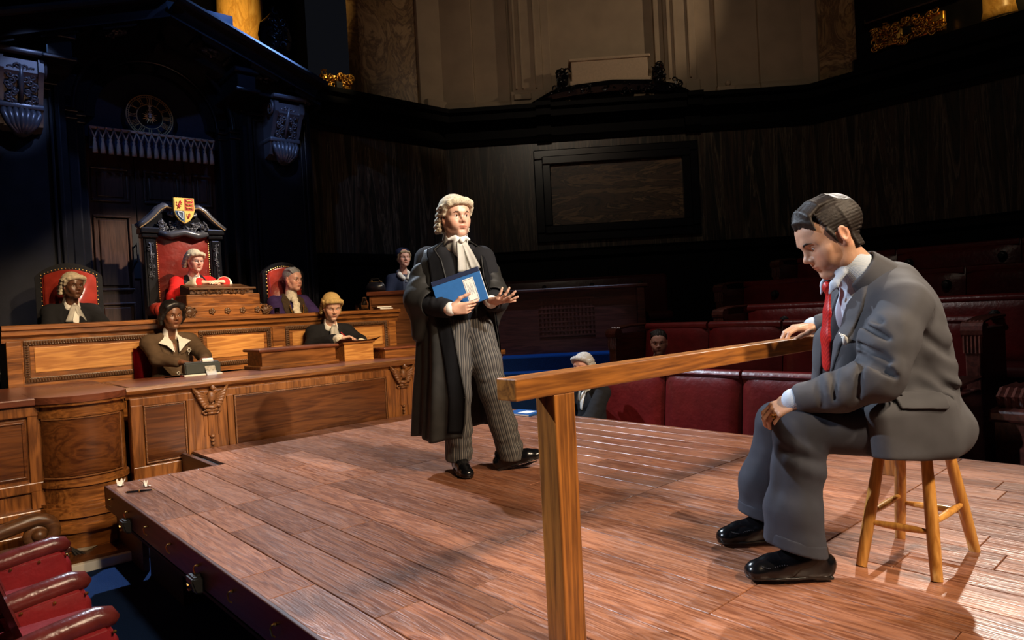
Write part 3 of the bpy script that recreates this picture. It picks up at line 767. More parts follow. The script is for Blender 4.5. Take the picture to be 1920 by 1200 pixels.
prism(bm, pts + [(pts[-1][0], pts[-1][1] + .02)] + [(pts[0][0], pts[0][1] + .02)], -.02, .385, 'z'); pn = obj('curved_panel', bm, OAKD, cd, angle=35)
bm = B()
for zz in (-.03, .39): tube(bm, [(x, y - .004, zz) for x, y in pts], .006, 6)
tube(bm, [(pts[-1][0], pts[-1][1] - .004, -.03), (pts[-1][0], pts[-1][1] - .004, .39)], .006, 6)
obj('beading', bm, CARVED, pn)
bm = B(); box(bm, -1.2, .70, 5.93, 6.0, FLOOR_Z, .5)
for xa, xb in ((-.2, -.1), (.24, .32), (.62, .70)): box(bm, xa, xb, 5.902, 5.95, -.26, .49, .006)
for z0, z1, y in ((.42, .5, 5.895), (-.12, -.05, 5.90), (-.29, -.24, 5.86), (-.42, -.29, 5.875), (FLOOR_Z, -.4, 5.855)): box(bm, -1.2, .70, y, 5.95, z0, z1, .008)
obj('side_frame', bm, OAKZ, cd)
bm = B(); box(bm, -1.2, .72, 5.86, 7.27, .50, .552, .01); box(bm, .66, 1.27, 6.25, 7.27, .50, .551); obj('side_top', bm, OAKTOP, cd)
bm = B(); box(bm, -.09, .23, 5.925, 5.96, -.03, .4, .004); rect_frame(bm, -.07, .215, -.015, .385, .012, 5.915, 5.93, .003); box(bm, .33, .61, 5.925, 5.96, -.03, .4, .004); rect_frame(bm, .34, .60, -.015, .385, .012, 5.915, 5.93, .003)
obj('side_panel', bm, OAKD, cd)

# ------------------------------------------------------------------ judges' bench (upper tier)
jb = thing('judges_bench', 'long oak bench front with three carved-framed panels behind the desk', 'judges bench', (0, 0, 0))
BY, BT, BX0, BX1 = 7.3, 1.09, .66, 4.56
bm = B(); box(bm, BX0 - .02, BX1 + .02, BY, 8.0, BT - .05, BT)
prism(bm, [(BY + .05, BT - .16), (BY - .005, BT - .15), (BY - .01, BT - .11), (BY - .05, BT - .09), (BY - .06, BT - .05), (BY - .09, BT - .04), (BY - .09, BT - .005), (BY - .07, BT), (BY + .05, BT)], BX0 - .04, BX1 + .04, 'x'); obj('bench_top', bm, OAK, jb)
bm = B(); box(bm, BX0, BX1, BY, BY + .06, FLOOR_Z, BT - .1); box(bm, BX0, BX0 + .05, BY, 8.0, FLOOR_Z, BT - .05); box(bm, BX1 - .05, BX1, BY, 8.0, FLOOR_Z, BT - .05)
for xa, xb in ((BX0 - .01, .76), (3.0, 3.13), (4.47, BX1 + .01)): box(bm, xa, xb, BY - .015, BY + .02, FLOOR_Z, BT - .14, .005)
obj('bench_front', bm, OAK, jb)
for xa, xb in ((.76, 2.12), (2.22, 2.995), (3.135, 4.465)):
    bm = B(); box(bm, xa + .09, xb - .09, BY - .008, BY + .02, .665, .885, .004); pn = obj('bench_panel', bm, OAKP, jb)
    bm = B(); rect_frame(bm, xa + .012, xb - .012, .58, .955, .045, BY - .018, BY, .008)
    rr2 = random.Random(5)
    for q in range(int((xb - xa - .03) / .021)):
        for zz, sz in ((.603, 1), (.932, 1)):
            ball(bm, (xa + .03 + q * .021, BY - .02, zz), (.0085, .012, .016), 6, 4); ball(bm, (xa + .0405 + q * .021, BY - .02, zz + (.016 if zz < .7 else -.016)), .006, 5, 4)
    for q in range(15):
        for xx in (xa + .035, xb - .035): ball(bm, (xx, BY - .02, .62 + q * .021), (.016, .012, .0085), 6, 4)
    obj('carved_frame', bm, CARVED_DK, pn)

# things on the clerks' desk
t = thing('desk_box', 'long low oak box with moulded lid on the red desk between typist and clerk', 'desk box', (0, 0, 0))
bm = B(); box(bm, 2.50, 3.26, 6.36, 6.72, DT, .725, .004); box(bm, 2.47, 3.285, 6.335, 6.745, DT, DT + .035, .008); obj('body', bm, OAK, t)
bm = B(); box(bm, 2.465, 3.29, 6.33, 6.75, .722, .752, .012); obj('lid', bm, OAKTOP, t)
t = thing('desk_box', 'small low oak box on the red desk at the right of the writing slope', 'desk box', (0, 0, 0))
bm = B(); box(bm, 3.80, 4.35, 6.3, 6.62, DT, .645, .005); obj('body', bm, OAK, t)
bm = B(); box(bm, 3.785, 4.365, 6.285, 6.635, .643, .667, .008); obj('lid', bm, OAKTOP, t)
t = thing('writing_slope', 'small sloping oak writing desk in front of the clerk', 'writing slope', (0, 0, 0))
bm = B(); prism(bm, [(6.44, DT), (6.44, .735), (6.47, .735), (6.8, .61), (6.8, DT)], 3.40, 3.74, 'x'); obj('body', bm, OAKP, t)
bm = B(); prism(bm, [(6.425, .735), (6.425, .752), (6.475, .752), (6.82, .622), (6.82, .605), (6.47, .735)], 3.385, 3.755, 'x'); obj('sloping_lid', bm, OAK, t)
def sheet(name, label, cat, loc, sx, sy, rz=0, rx=0, m=PAPER, curl=.0, g=None):
    bm = B(); grid(bm, lambda u, v: Vector(((u - .5) * sx, (v - .5) * sy, .0015 + curl * (abs(u - .5) * 2) ** 2)), 8, 4)
    r = bmesh.ops.solidify(bm, geom=bm.faces[:], thickness=.0012)
    o = tag(obj(name, bm, m), label, cat, g); o.location = loc; o.rotation_euler = (rx, 0, rz); return o
sheet('notebook', 'open brown-backed notebook lying on the sloping writing desk', 'notebook', (3.62, 6.60, .708), .5, .3, .05, math.radians(-20.7), plain('brown_card', (.16, .05, .03), .5), .03)
sheet('paper_sheet', 'curled white sheet on top of the notebook on the writing desk', 'paper', (3.66, 6.62, .712), .2, .26, -.1, math.radians(-20.7), PAPER, .05)
sheet('paper_sheet', 'flat white sheet on the red desk right of the stenotype machine', 'paper', (2.30, 6.72, DT + .001), .3, .2, .1)
sheet('paper_sheet', 'white sheet with red marks under the typist left of the machine', 'paper', (1.86, 6.62, DT + .001), .28, .2, -.15)
bm = B(); box(bm, -.05, .05, -.006, .006, .0, .003); o = tag(obj('red_pen', bm, plain('red_plastic', (.6, .02, .03), .4)), 'short red pen lying on the sheet left of the stenotype machine', 'pen'); o.location = (1.88, 6.56, DT + .006)
t = thing('stenotype_machine', 'small dark grey typing machine with paper strip in front of the typist', 'stenotype', (2.02, 6.58, DT), math.radians(-8))
STN = plain('dark_green_grey_metal', (.035, .042, .038), .4)
bm = B(); prism(bm, [(-.12, .012), (.10, .012), (.10, .115), (.0, .125), (-.12, .07)], -.15, .15, 'x')
bmesh.ops.bevel(bm, geom=bm.edges, offset=.012, segments=2, affect='EDGES')
bmesh.ops.rotate(bm, verts=bm.verts, cent=(0, 0, 0), matrix=Matrix.Rotation(PI, 3, 'Z')); obj('housing', bm, STN, t)
bm = B(); box(bm, -.16, .16, -.12, .13, 0, .014, .004); obj('base_plate', bm, PAPER, t)
bm = B()
for i in range(10): box(bm, -.11 + i * .022, -.095 + i * .022, .06, .13, .06, .07, .003)
obj('keys', bm, BLACK, t)
bm = B(); grid(bm, lambda u, v: Vector(((u - .5) * .085 + .05 + .02 * v, -.06 - .10 * v, .125 * (1 - v) ** 1.5 + .012 + .012 * math.sin(v * 5))), 2, 12); bmesh.ops.solidify(bm, geom=bm.faces[:], thickness=.001); obj('paper_strip', bm, PAPER, t, smooth=True)
bm = B(); lathe(bm, [(.03, -.045), (.03, .045)], 14, Matrix.Translation((.05, -.04, .12)) @ Matrix.Rotation(PI / 2, 4, 'Y')); obj('paper_roll', bm, PAPER, t)

# judge's lectern block, microphones, carafe, books
lc = thing('judge_lectern', 'carved oak reading stand with rosettes on the bench in front of the judge', 'lectern', (0, 0, 0))
bm = B(); box(bm, 2.14, 3.02, 7.42, 7.9, BT, 1.21, .01); box(bm, 2.2, 2.97, 7.5, 7.9, 1.2, 1.335, .012); obj('body', bm, OAK, lc)
for i, xc in enumerate((2.42, 2.58, 2.74, 2.9)):
    bm = B()
    for q in range(5):
        a = q * 2 * PI / 5; ball(bm, (xc + .02 * math.cos(a), 7.415, 1.15 + .02 * math.sin(a)), (.017, .012, .017), 7, 5)
    ball(bm, (xc, 7.41, 1.15), .012, 6, 5); obj('rosette', bm, CARVED_DK, lc, smooth=True)
for s, xc in ((0, 2.2), (1, 3.0)):
    bm = B(); carve(bm, (xc, 7.41, 1.15), (1, 0, 0), (0, 0, 1), (0, -1, 0), .1, .09, 26, 60 + s, .022); ball(bm, (xc, 7.41, 1.15), (.05, .02, .045)); obj('lion_mask', bm, CARVED_DK, lc, smooth=True)
bm = B(); prism(bm, [(7.5, 1.33), (7.5, 1.40), (7.86, 1.46), (7.86, 1.33)], 2.24, 2.90, 'x'); bmesh.ops.bevel(bm, geom=bm.edges, offset=.01, segments=2, affect='EDGES'); obj('desk_top', bm, CARVED_DK, lc)
bm = B(); box(bm, 2.22, 2.92, 7.47, 7.52, 1.38, 1.405, .008); carve(bm, (2.57, 7.485, 1.36), (1, 0, 0), (0, 0, 1), (0, -1, 0), .62, .035, 44, 77, .014); obj('carved_edge', bm, CARVED_DK, lc)
def mic(loc, label, lean):
    t = thing('microphone', label, 'microphone', loc)
    bm = B(); lathe(bm, [(.03, 0), (.03, .01), (.012, .016), (.008, .05)], 12); obj('base', bm, BLACK, t)
    bm = B(); tube(bm, [(0, 0, .04), (lean * .02, 0, .12), (lean * .06, 0.03, .16)], .005, 6); obj('stem', bm, BLACK, t)
    bm = B(); tube(bm, [(lean * .06, .03, .16), (lean * .16, .06, .21)], [.008, .011], 8); obj('capsule', bm, plain('mic_grey', (.12, .12, .12), .4), t)
mic((3.06, 7.62, BT), 'thin black microphone leaning at the right end of the judge lectern', -1)
mic((2.09, 7.6, BT + .0), 'thin black microphone upright at the left end of the judge lectern', .1)
t = thing('water_carafe', 'clear glass water carafe on the right end of the bench', 'carafe', (4.30, 7.55, BT))
bm = B(); lathe(bm, [(.045, 0), (.05, .01), (.05, .09), (.03, .125), (.024, .15), (.032, .175), (.028, .175), (.02, .15), (.026, .125), (.045, .09), (.045, .012), (.001, .008)], 20); obj('bottle', bm, GLASS, t, smooth=True)
t = tag(obj('drinking_glass', (lambda b: (lathe(b, [(.026, 0), (.03, .09), (.028, .09), (.024, .006), (.001, .006)], 16), b)[1])(B()), GLASS, smooth=True), 'clear tumbler standing left of the water carafe', 'glass'); t.location = (4.20, 7.55, BT)
t = tag(obj('drinking_glass', (lambda b: (lathe(b, [(.026, 0), (.03, .075), (.028, .075), (.024, .006), (.001, .006)], 16), b)[1])(B()), GLASS, smooth=True), 'small glass on the bench at the right end of the carved lectern', 'glass'); t.location = (3.16, 7.52, BT)
BOOKBR = plain('brown_book_cloth', (.16, .07, .03), .6)
for i, (lb, z) in enumerate((('thin brown book lying under another at the right end of the bench', BT), ('thin brown book on top at the right end of the bench', BT + .021))):
    t = thing('book', lb, 'book', (4.48 - .02 * i, 7.42, z), .1 - .15 * i, 'books at the end of the bench')
    bm = B(); box(bm, -.10, .10, -.07, .07, 0, .02, .002); obj('cover', bm, BOOKBR, t)
    bm = B(); box(bm, -.094, .101, -.071, .066, .003, .017); obj('pages', bm, PAPER, t)

# ------------------------------------------------------------------ chairs behind the bench
def armchair(loc, rz, label, w=.58, h0=.2, htop=1.66):
    t = thing('bench_chair', label, 'chair', loc, rz); hw = w / 2
    n = 16
    def top(x, hh, dip=.13): return hh - dip * (abs(x) / hw) ** 2
    xs = [-hw + w * i / n for i in range(n + 1)]
    bm = B(); prism(bm, [(x, top(x, htop + .06) if abs(x) < hw * .99 else top(x, htop + .05)) for x in xs] + [(hw, h0), (-hw, h0)], .02, .09, 'y'); obj('back_frame', bm, EBONY, t, angle=30)
    bm = B(); i2 = [x * .80 for x in xs]
    vs = [(x, top(x, htop - .01, .11)) for x in i2] + [(i2[-1], h0 + .4), (i2[0], h0 + .4)]
    prism(bm, vs, -.015, .03, 'y'); bmesh.ops.bevel(bm, geom=bm.edges, offset=.015, segments=2, affect='EDGES'); obj('back_cushion', bm, LEATHER_HI, t, smooth=True)
    bm = B()
    for x, z in vs[:-2]: ball(bm, (x * 1.03, -.0, z + .012), .007, 5, 4)
    for k in range(18):
        for s in (-1, 1): ball(bm, (s * hw * .83, .008, h0 + .45 + k * (htop - .10 - h0 - .45) / 17), .006, 5, 4)
    obj('brass_nails', bm, BRASS, t)
    bm = B(); box(bm, -hw + .03, hw - .03, -.5, 0, h0 + .35, h0 + .48, .04); obj('seat', bm, LEATHER_HI, t, smooth=True)
    for s in (-1, 1):
        bm = B(); tube(bm, [(s * hw, .0, h0 + .72), (s * hw, -.25, h0 + .74), (s * hw, -.42, h0 + .71)], [.03, .035, .04], 10); obj('arm', bm, LEATHER_HI, t, smooth=True)
        for y in (-.42, .04): bm = B(); tube(bm, [(s * (hw - .02), y, 0), (s * (hw - .02), y, h0 + .7)], .025, 8); obj('leg', bm, EBONY, t)
    return t
DAIS = .15
bm = B(); box(bm, -1, 4.9, 7.36, 9.66, FLOOR_Z, DAIS - .02); struct('floor_dais', bm, CARPET)
armchair((1.33, 8.45, DAIS - .02), math.radians(-4), 'low arched black-framed red leather chair at the left end of the bench', .60, .2, 1.55)
armchair((3.63, 8.35, DAIS - .02), math.radians(4), 'low arched black-framed red leather chair between the throne and the clerk', .56, .2, 1.57)

# throne
th = thing('throne', 'tall carved black throne with red leather back and painted royal shield', 'throne', (2.6, 8.9, 0))
bm = B(); grid(bm, lambda u, v: Vector(((u - .5) * .6, -.02 - .05 * (1 - (2 * u - 1) ** 2) * (1 - (2 * v - 1) ** 4), .75 + v * 1.43)), 14, 14); box(bm, -.3, .3, -.02, .03, .75, 2.18); obj('back_cushion', bm, LEATHER_HI, th, smooth=False, angle=40)
bm = B()
for k in range(52):
    for s in (-1, 1): ball(bm, (s * .296, -.03, .76 + k * .027), .006, 5, 4)
obj('brass_nails', bm, BRASS, th)
for s in (-1, 1):
    bm = B(); box(bm, s * .375 - .07, s * .375 + .07, -.05, .08, DAIS, 2.1, .012); box(bm, s * .375 - .045, s * .375 + .045, -.062, 0, 1.2, 2.06, .006)
    box(bm, s * .375 - .09, s * .375 + .09, -.08, .09, 2.08, 2.13, .012); box(bm, s * .375 - .105, s * .375 + .105, -.1, .1, 2.13, 2.2, .014)
    po = obj('upright', bm, EBONY, th)
    bm = B(); tube(bm, [(s * .375, -.066, 1.58), (s * .375, -.07, 2.02)], .008, 6); carve(bm, (s * .375, -.064, 1.8), (1, 0, 0), (0, 0, 1), (0, -1, 0), .05, .42, 34, 80 + s, .016); obj('carved_drop', bm, BRK, po, smooth=True)
    # swan-neck scroll
    path = [(s * .5, 2.2), (s * .42, 2.26), (s * .33, 2.34), (s * .26, 2.42), (s * .19, 2.465), (s * .13, 2.45), (s * .10, 2.40), (s * .12, 2.355), (s * .16, 2.37), (s * .15, 2.40)]
    bm = B(); tube(bm, [(x, -.06, z) for x, z in path], [.03, .036, .04, .042, .04, .035, .03, .026, .02, .014], 10); tube(bm, [(x, -.0, z + .012) for x, z in path[:6]], [.03, .036, .04, .042, .04, .035], 8); sn = obj('scroll', bm, BRK, th, smooth=True)
    bm = B(); tube(bm, [(x * .97, -.105, z - .012) for x, z in path[:6]], .006, 5); obj('gilt_line', bm, CLOCKG, sn)
bm = B(); prism(bm, [(-.48, 2.18), (.48, 2.18), (.34, 2.3), (.2, 2.4), (0, 2.36), (-.2, 2.4), (-.34, 2.3)], -.03, .06, 'y'); obj('top_rail', bm, EBONY, th)
bm = B(); carve(bm, (0, -.06, 2.2), (1, 0, 0), (0, 0, 1), (0, -1, 0), .56, .16, 90, 91, .03); tube(bm, [(-.28, -.07, 2.14), (-.15, -.09, 2.11), (0, -.09, 2.15), (.15, -.09, 2.11), (.28, -.07, 2.14)], [.03, .05, .045, .05, .03], 8); obj('carved_swag', bm, BRK, th, smooth=True)
# painted shield with quarters
sh = [(-.115, 2.56), (.115, 2.56), (.118, 2.42), (.10, 2.35), (.06, 2.29), (0, 2.25), (-.06, 2.29), (-.10, 2.35), (-.118, 2.42)]
bm = B(); prism(bm, sh, -.16, -.12, 'y'); ob = obj('shield', bm, plain('shield_gold', (.72, .46, .08), .45), th)
def quarter(nm, pts, m, y=-.163):
    b = B(); prism(b, pts, y, y + .006, 'y'); return obj(nm, b, m, ob)
RED = plain('heraldic_red', (.50, .02, .02), .5); HBL = plain('heraldic_blue', (.01, .07, .16), .5); HG = plain('heraldic_gold', (.80, .55, .10), .45)
quarter('quarter_gold_upper', [(-.106, 2.41), (-.004, 2.41), (-.004, 2.552), (-.106, 2.552)], HG)
quarter('quarter_red', [(.004, 2.41), (.106, 2.41), (.106, 2.552), (.004, 2.552)], RED)
quarter('quarter_blue', [(-.004, 2.40), (-.108, 2.40), (-.092, 2.35), (-.054, 2.296), (-.004, 2.264)], HBL)
quarter('quarter_gold_lower', [(.004, 2.40), (.108, 2.40), (.092, 2.35), (.054, 2.296), (.004, 2.264)], HG)
def lion(nm, c, s, m, rampant):
    b = B(); cx, cz = c; y = -.168
    T = lambda px, pz: (cx + px * s, y, cz + pz * s)
    if rampant:
        tube(b, [T(-.25, -.5), T(-.1, -.1), T(.1, .35)], [.16 * s, .2 * s, .16 * s], 6); ball(b, T(.18, .6), .2 * s, 6, 5)
        for q in ((.1, .3, .6, .45), (.1, .1, .55, .05), (-.2, -.3, .35, -.4), (-.25, -.45, .1, -.9), (-.3, -.5, -.4, -.95)): tube(b, [T(q[0], q[1]), T(q[2], q[3])], [.1 * s, .07 * s], 5)
        tube(b, [T(-.3, -.4), T(-.65, -.1), T(-.5, .3), T(-.65, .6)], [.06 * s] * 4, 5)
    else:
        tube(b, [T(-.7, 0), T(0, .05), T(.55, .1)], [.16 * s, .17 * s, .17 * s], 6); ball(b, T(.75, .2), .18 * s, 6, 5)
        for q in ((-.6, -.65), (-.3, -.25), (.3, .35), (.5, .9)): tube(b, [T(q[0], 0), T(q[1], -.35)], [.09 * s, .06 * s], 5)
        tube(b, [T(-.75, .05), T(-.95, .3), T(-.6, .4)], [.06 * s] * 3, 5)
    obj(nm, b, m, ob)
lion('rampant_lion', (-.055, 2.48), .055, RED, True); lion('rampant_lion', (.045, 2.345), .038, RED, True)
for k in range(3): lion('passant_lion', (.055, 2.525 - k * .042), .042, HG, False)
b = B(); tube(b, [(-.075, -.168, 2.385), (-.04, -.17, 2.39), (-.02, -.17, 2.38), (-.022, -.17, 2.30)], [.006, .008, .006, .005], 6); tube(b, [(-.078, -.168, 2.385), (-.066, -.168, 2.34), (-.024, -.168, 2.30)], [.008, .007, .005], 6)
for q in range(4): tube(b, [(-.068 + q * .011, -.168, 2.38), (-.058 + q * .009, -.168, 2.325 - q * .006)], .0015, 4)
obj('harp', b, plain('harp_pale', (.55, .6, .6), .4), ob)
for s in (-1, 1):
    bm = B(); tube(bm, [(s * .42, -.1, 1.20), (s * .44, -.4, 1.22), (s * .44, -.62, 1.20)], [.06, .075, .085], 12); ball(bm, (s * .44, -.64, 1.20), (.085, .05, .085)); obj('arm', bm, LEATHER_HI, th, smooth=True)
    bm = B(); tube(bm, [(s * .44, -.55, DAIS), (s * .44, -.55, 1.15)], .035, 8); obj('leg', bm, EBONY, th)
bm = B(); box(bm, -.36, .36, -.62, 0, .6, .75, .05); obj('seat', bm, LEATHER_HI, th, smooth=True)

# ------------------------------------------------------------------ witness box
wb = thing('witness_box', 'plain brown panelled witness box behind the right end of the bench', 'witness box', (5.2, 8.0, 0), math.radians(-41))
bm = B(); box(bm, -.42, .55, -.42, -.34, FLOOR_Z, 1.28); box(bm, -.42, -.36, -.34, .45, FLOOR_Z, 1.28); box(bm, .49, .55, -.34, .45, FLOOR_Z, 1.28); box(bm, -.40, .53, -.435, -.41, 1.16, 1.24, .01); box(bm, -.40, .53, -.435, -.41, .3, .4, .01); obj('panels', bm, wood('witness_box_oak', (.11, .038, .012), (.27, .10, .032), 'x', .9, .34, .12), wb)
bm = B(); box(bm, -.45, .58, -.46, -.31, 1.28, 1.335, .012); box(bm, -.45, -.31, -.32, .47, 1.28, 1.335, .012); box(bm, .44, .58, -.32, .47, 1.28, 1.335, .012); obj('top_rail', bm, OAKTOP, wb)
bm = B(); box(bm, -.36, .49, -.34, .45, .22, .32); obj('box_floor', bm, CARPET, wb)
t = thing('handbag', 'small black handbag with gilt clasp on the ledge of the witness box', 'handbag', (4.70, 7.93, 1.335), math.radians(-41))
bm = B(); prism(bm, [(-.13, 0), (.13, 0), (.115, .10), (.08, .13), (-.08, .13), (-.115, .10)], -.045, .045, 'y'); bmesh.ops.bevel(bm, geom=bm.edges, offset=.015, segments=2, affect='EDGES'); obj('bag_body', bm, plain('black_bag_leather', (.012, .012, .018), .3), t, smooth=True)
bm = B(); box(bm, -.085, .085, -.015, .015, .127, .137, .003); ball(bm, (-.05, 0, .145), .01, 6, 5); ball(bm, (.05, 0, .145), .01, 6, 5); obj('clasp', bm, BRASS, t)
bm = B(); tube(bm, [(-.07, -.03, .11), (-.05, -.045, .17), (.05, -.045, .17), (.07, -.03, .11)], .006, 6); obj('handle', bm, BLACK, t)

# ------------------------------------------------------------------ raised blue-carpeted dais with desk on the right
ND = Vector((math.cos(math.radians(-45)), math.sin(math.radians(-45)), 0))
def canted(o): o.location = (7.15, 9.5, 0); o.rotation_euler = (0, 0, math.radians(-45)); return o
bm = B(); box(bm, -2.2, 4.6, -3.25, 0, FLOOR_Z, .40)
canted(struct('floor_gallery', bm, CARPET_LIT))
bm = B(); box(bm, -2.2, 4.4, -3.55, -3.25, FLOOR_Z, .22); box(bm, -2.2, 4.2, -3.85, -3.55, FLOOR_Z, .04)
canted(struct('trim_steps', bm, CARPET))
bm = B(); box(bm, -2.2, 4.4, -3.545, -3.26, .22, .226); canted(struct('trim_tread', bm, CARPET_LIT))  # tread painted in the lit carpet tone
bm = B(); box(bm, -2.2, 4.6, -3.26, -3.251, FLOOR_Z, .385); box(bm, -2.2, 4.3, -3.56, -3.545, .04, .205); canted(struct('trim_risers', bm, CARPET))  # risers covered in the darker carpet tone as painted shade
gd = thing('gallery_desk', 'long dark wooden desk with panelled pedestal on the blue carpeted dais', 'desk', (7.15, 9.5, 0), math.radians(-45))
gy = -2.9
bm = B(); box(bm, .38, .86, gy, gy + .7, .40, 1.18); box(bm, .34, .9, gy - .04, gy + .7, .40, .68, .012); box(bm, .34, .9, gy - .04, gy + .7, .52, .70, .02)
rect_frame(bm, .45, .79, .78, 1.12, .05, gy - .025, gy, .012)
pd = obj('pedestal', bm, MAHOG, gd)
bm = B(); box(bm, .52, .72, gy - .028, gy, .85, 1.05, .008); obj('raised_panel', bm, MAHOG, pd)
bm = B(); box(bm, .52, .68, gy - .045, gy - .03, .5, .58); obj('vent', bm, BLACK, pd)
bm = B(); box(bm, .33, .92, gy - .07, gy + .75, 1.18, 1.23, .015); box(bm, .8, 2.95, gy - .02, gy + .75, 1.21, 1.26, .015); obj('desk_top', bm, MAHOG, gd)
bm = B(); box(bm, .86, 2.85, gy + .12, gy + .18, .4, 1.21); box(bm, 2.8, 2.9, gy, gy + .7, .4, 1.21, .01)
for k in range(14): box(bm, 1.55 + k * .05, 1.575 + k * .05, gy + .1, gy + .13, .62, 1.12)
for k in range(9): box(bm, 1.52, 2.25, gy + .095, gy + .12, .62 + k * .06, .64 + k * .06)
obj('modesty_panel', bm, MAHOG, gd)
bm = B(); lathe(bm, [(.03, 0), (.035, .01), (.05, .06), (.06, .1), (.045, .14), (.01, .16)], 16, Matrix.Translation((.62, gy - .05, 1.12)))
bm2 = obj('speaker_knob', bm, plain('black_glossy_knob', (.02, .025, .03), .12), gd, smooth=True); bm2['label'] = 'glossy black round knob on the pedestal'
lb = thing('leather_bench', 'dark red leather bench back behind the long dark desk on the dais', 'bench', (7.15, 9.5, 0), math.radians(-45))
bm = B(); box(bm, .45, 3.4, -1.75, -1.6, .8, 1.42, .05); obj('back_cushion', bm, LEATHER_DK, lb, smooth=True)
bm = B(); box(bm, .45, 3.4, -2.15, -1.75, .75, .88, .05); obj('seat', bm, LEATHER_DK, lb, smooth=True)
bm = B(); box(bm, .5, 3.35, -2.1, -1.65, .4, .76); obj('base', bm, MAHOG, lb)
for k in range(4):
    bm = B(); lathe(bm, [(.035, 0), (.035, .03), (.02, .045)], 12, Matrix.Translation((.9 + k * .7, -1.76, 1.3)) @ Matrix.Rotation(PI / 2, 4, 'X')); obj('knob', bm, BLACK, lb)

# ------------------------------------------------------------------ tiers of red leather benches on the right
def bench_row(x, y0, y1, zt, label, seam=.95, knobs=0, base_z=FLOOR_Z, ends=(1, 1), hback=.62):
    t = thing('tiered_bench', label, 'bench', (x, 0, 0), 0, 'red leather benches in tiers on the right')
    n = max(1, round((y1 - y0) / seam)); dy = (y1 - y0) / n
    for k in range(n):
        bm = B(); ya, yb = y0 + k * dy + .004, y0 + (k + 1) * dy - .004
        def fn(u, v):
            bx = -.055 * (1 - (2 * v - 1) ** 6) * (1 - (2 * u - 1) ** 8)
            return Vector((bx + .02 + .09 * (v - .5), ya + (yb - ya) * u, zt - hback + hback * v))
        grid(bm, fn, 12, 10); box(bm, .06, .17, ya, yb, zt - hback, zt - .005, .03)
        tube(bm, [(.06, ya + .01, zt - .03), (.06, yb - .01, zt - .03)], .045, 8)
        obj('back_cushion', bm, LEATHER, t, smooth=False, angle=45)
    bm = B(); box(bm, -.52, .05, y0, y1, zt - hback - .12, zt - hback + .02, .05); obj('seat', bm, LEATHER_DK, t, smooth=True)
    bm = B(); box(bm, -.45, .2, y0 + .02, y1 - .02, base_z, zt - hback - .1); box(bm, .12, .2, y0, y1, base_z, zt - .06); obj('base', bm, MAHOG, t)
    for s, yy in ((0, y0), (1, y1)):
        if not ends[s]: continue
        bm = B(); yc = yy - .06 if s == 0 else yy + .06
        box(bm, -.5, .22, yc - .05, yc + .05, base_z, zt - .08, .01)
        for q in range(5): tube(bm, [(-.52 + .02, yc - .05 + q * .025, zt - .25), (-.5, yc - .05 + q * .025, zt - .1), (-.42, yc - .05 + q * .025, zt - .02), (-.2, yc - .05 + q * .025, zt), (.2, yc - .05 + q * .025, zt)], .014, 6)
        tube(bm, [(-.46, yc - .07, zt - .08), (-.46, yc + .07, zt - .08)], .065, 12)
        obj('carved_end', bm, MAHOG, t)
    for k in range(knobs):
        bm = B(); yy = y0 + (k + .5) * (y1 - y0) / knobs
        lathe(bm, [(.05, 0), (.05, .02), (.035, .035), (.035, .07), (.02, .075)], 14, Matrix.Translation((-.03, yy, zt - .18)) @ Matrix.Rotation(-PI / 2, 4, 'Y')); obj('speaker_knob', bm, BLACK, t)
    return t
bench_row(5.25, 1.45, 4.6, .37, 'nearest red leather bench with deep cushions right behind the stage', .72, 0, FLOOR_Z, (1, 0), .75)
bench_row(6.4, 1.55, 4.88, .75, 'second red leather bench where the dark-suited man sits', .95, 0, FLOOR_Z, (1, 1))
bench_row(7.5, 1.2, 4.2, .90, 'third dark red leather bench with black knobs counting from the stage', 1.2, 3, FLOOR_Z, (1, 1))
bench_row(8.6, .9, 4.85, 1.21, 'fourth dark red leather bench with black knobs counting from the stage', 1.2, 4, FLOOR_Z, (1, 1))
bench_row(9.7, .6, 4.6, 1.52, 'rearmost and highest dark red leather bench below the marble wall', 1.2, 4, FLOOR_Z, (1, 1))
t = thing('bench_newel', 'dark carved scroll-topped post standing at the aisle right of the benches', 'post', (5.5, 1.14, 0))
bm = B(); box(bm, -.3, .3, -.09, .07, FLOOR_Z, .12); box(bm, -.34, .34, -.13, .1, .12, .2, .02); obj('post', bm, MAHOG, t)
bm = B()
for q in range(4): tube(bm, [(-.2, -.07 + q * .04, .2), (-.24, -.07 + q * .04, .27), (-.15, -.07 + q * .04, .31), (.2, -.07 + q * .04, .3)], .022, 6)
obj('scroll_top', bm, MAHOG, t)
STEPM = plain('step_edge_brass', (.35, .26, .12), .4, metal=.8)
for k, (xx, zz) in enumerate(((5.0, -.22), (5.9, .02), (6.8, .26), (7.7, .5))):
    bm = B(); box(bm, xx, xx + 1.0, -.9, 1.0, FLOOR_Z, zz); o = struct('trim_aisle_step', bm, CARPET)
    bm = B(); box(bm, xx - .01, xx + .02, -.9, .95, zz, zz + .012); obj('step_nosing', bm, STEPM, o)

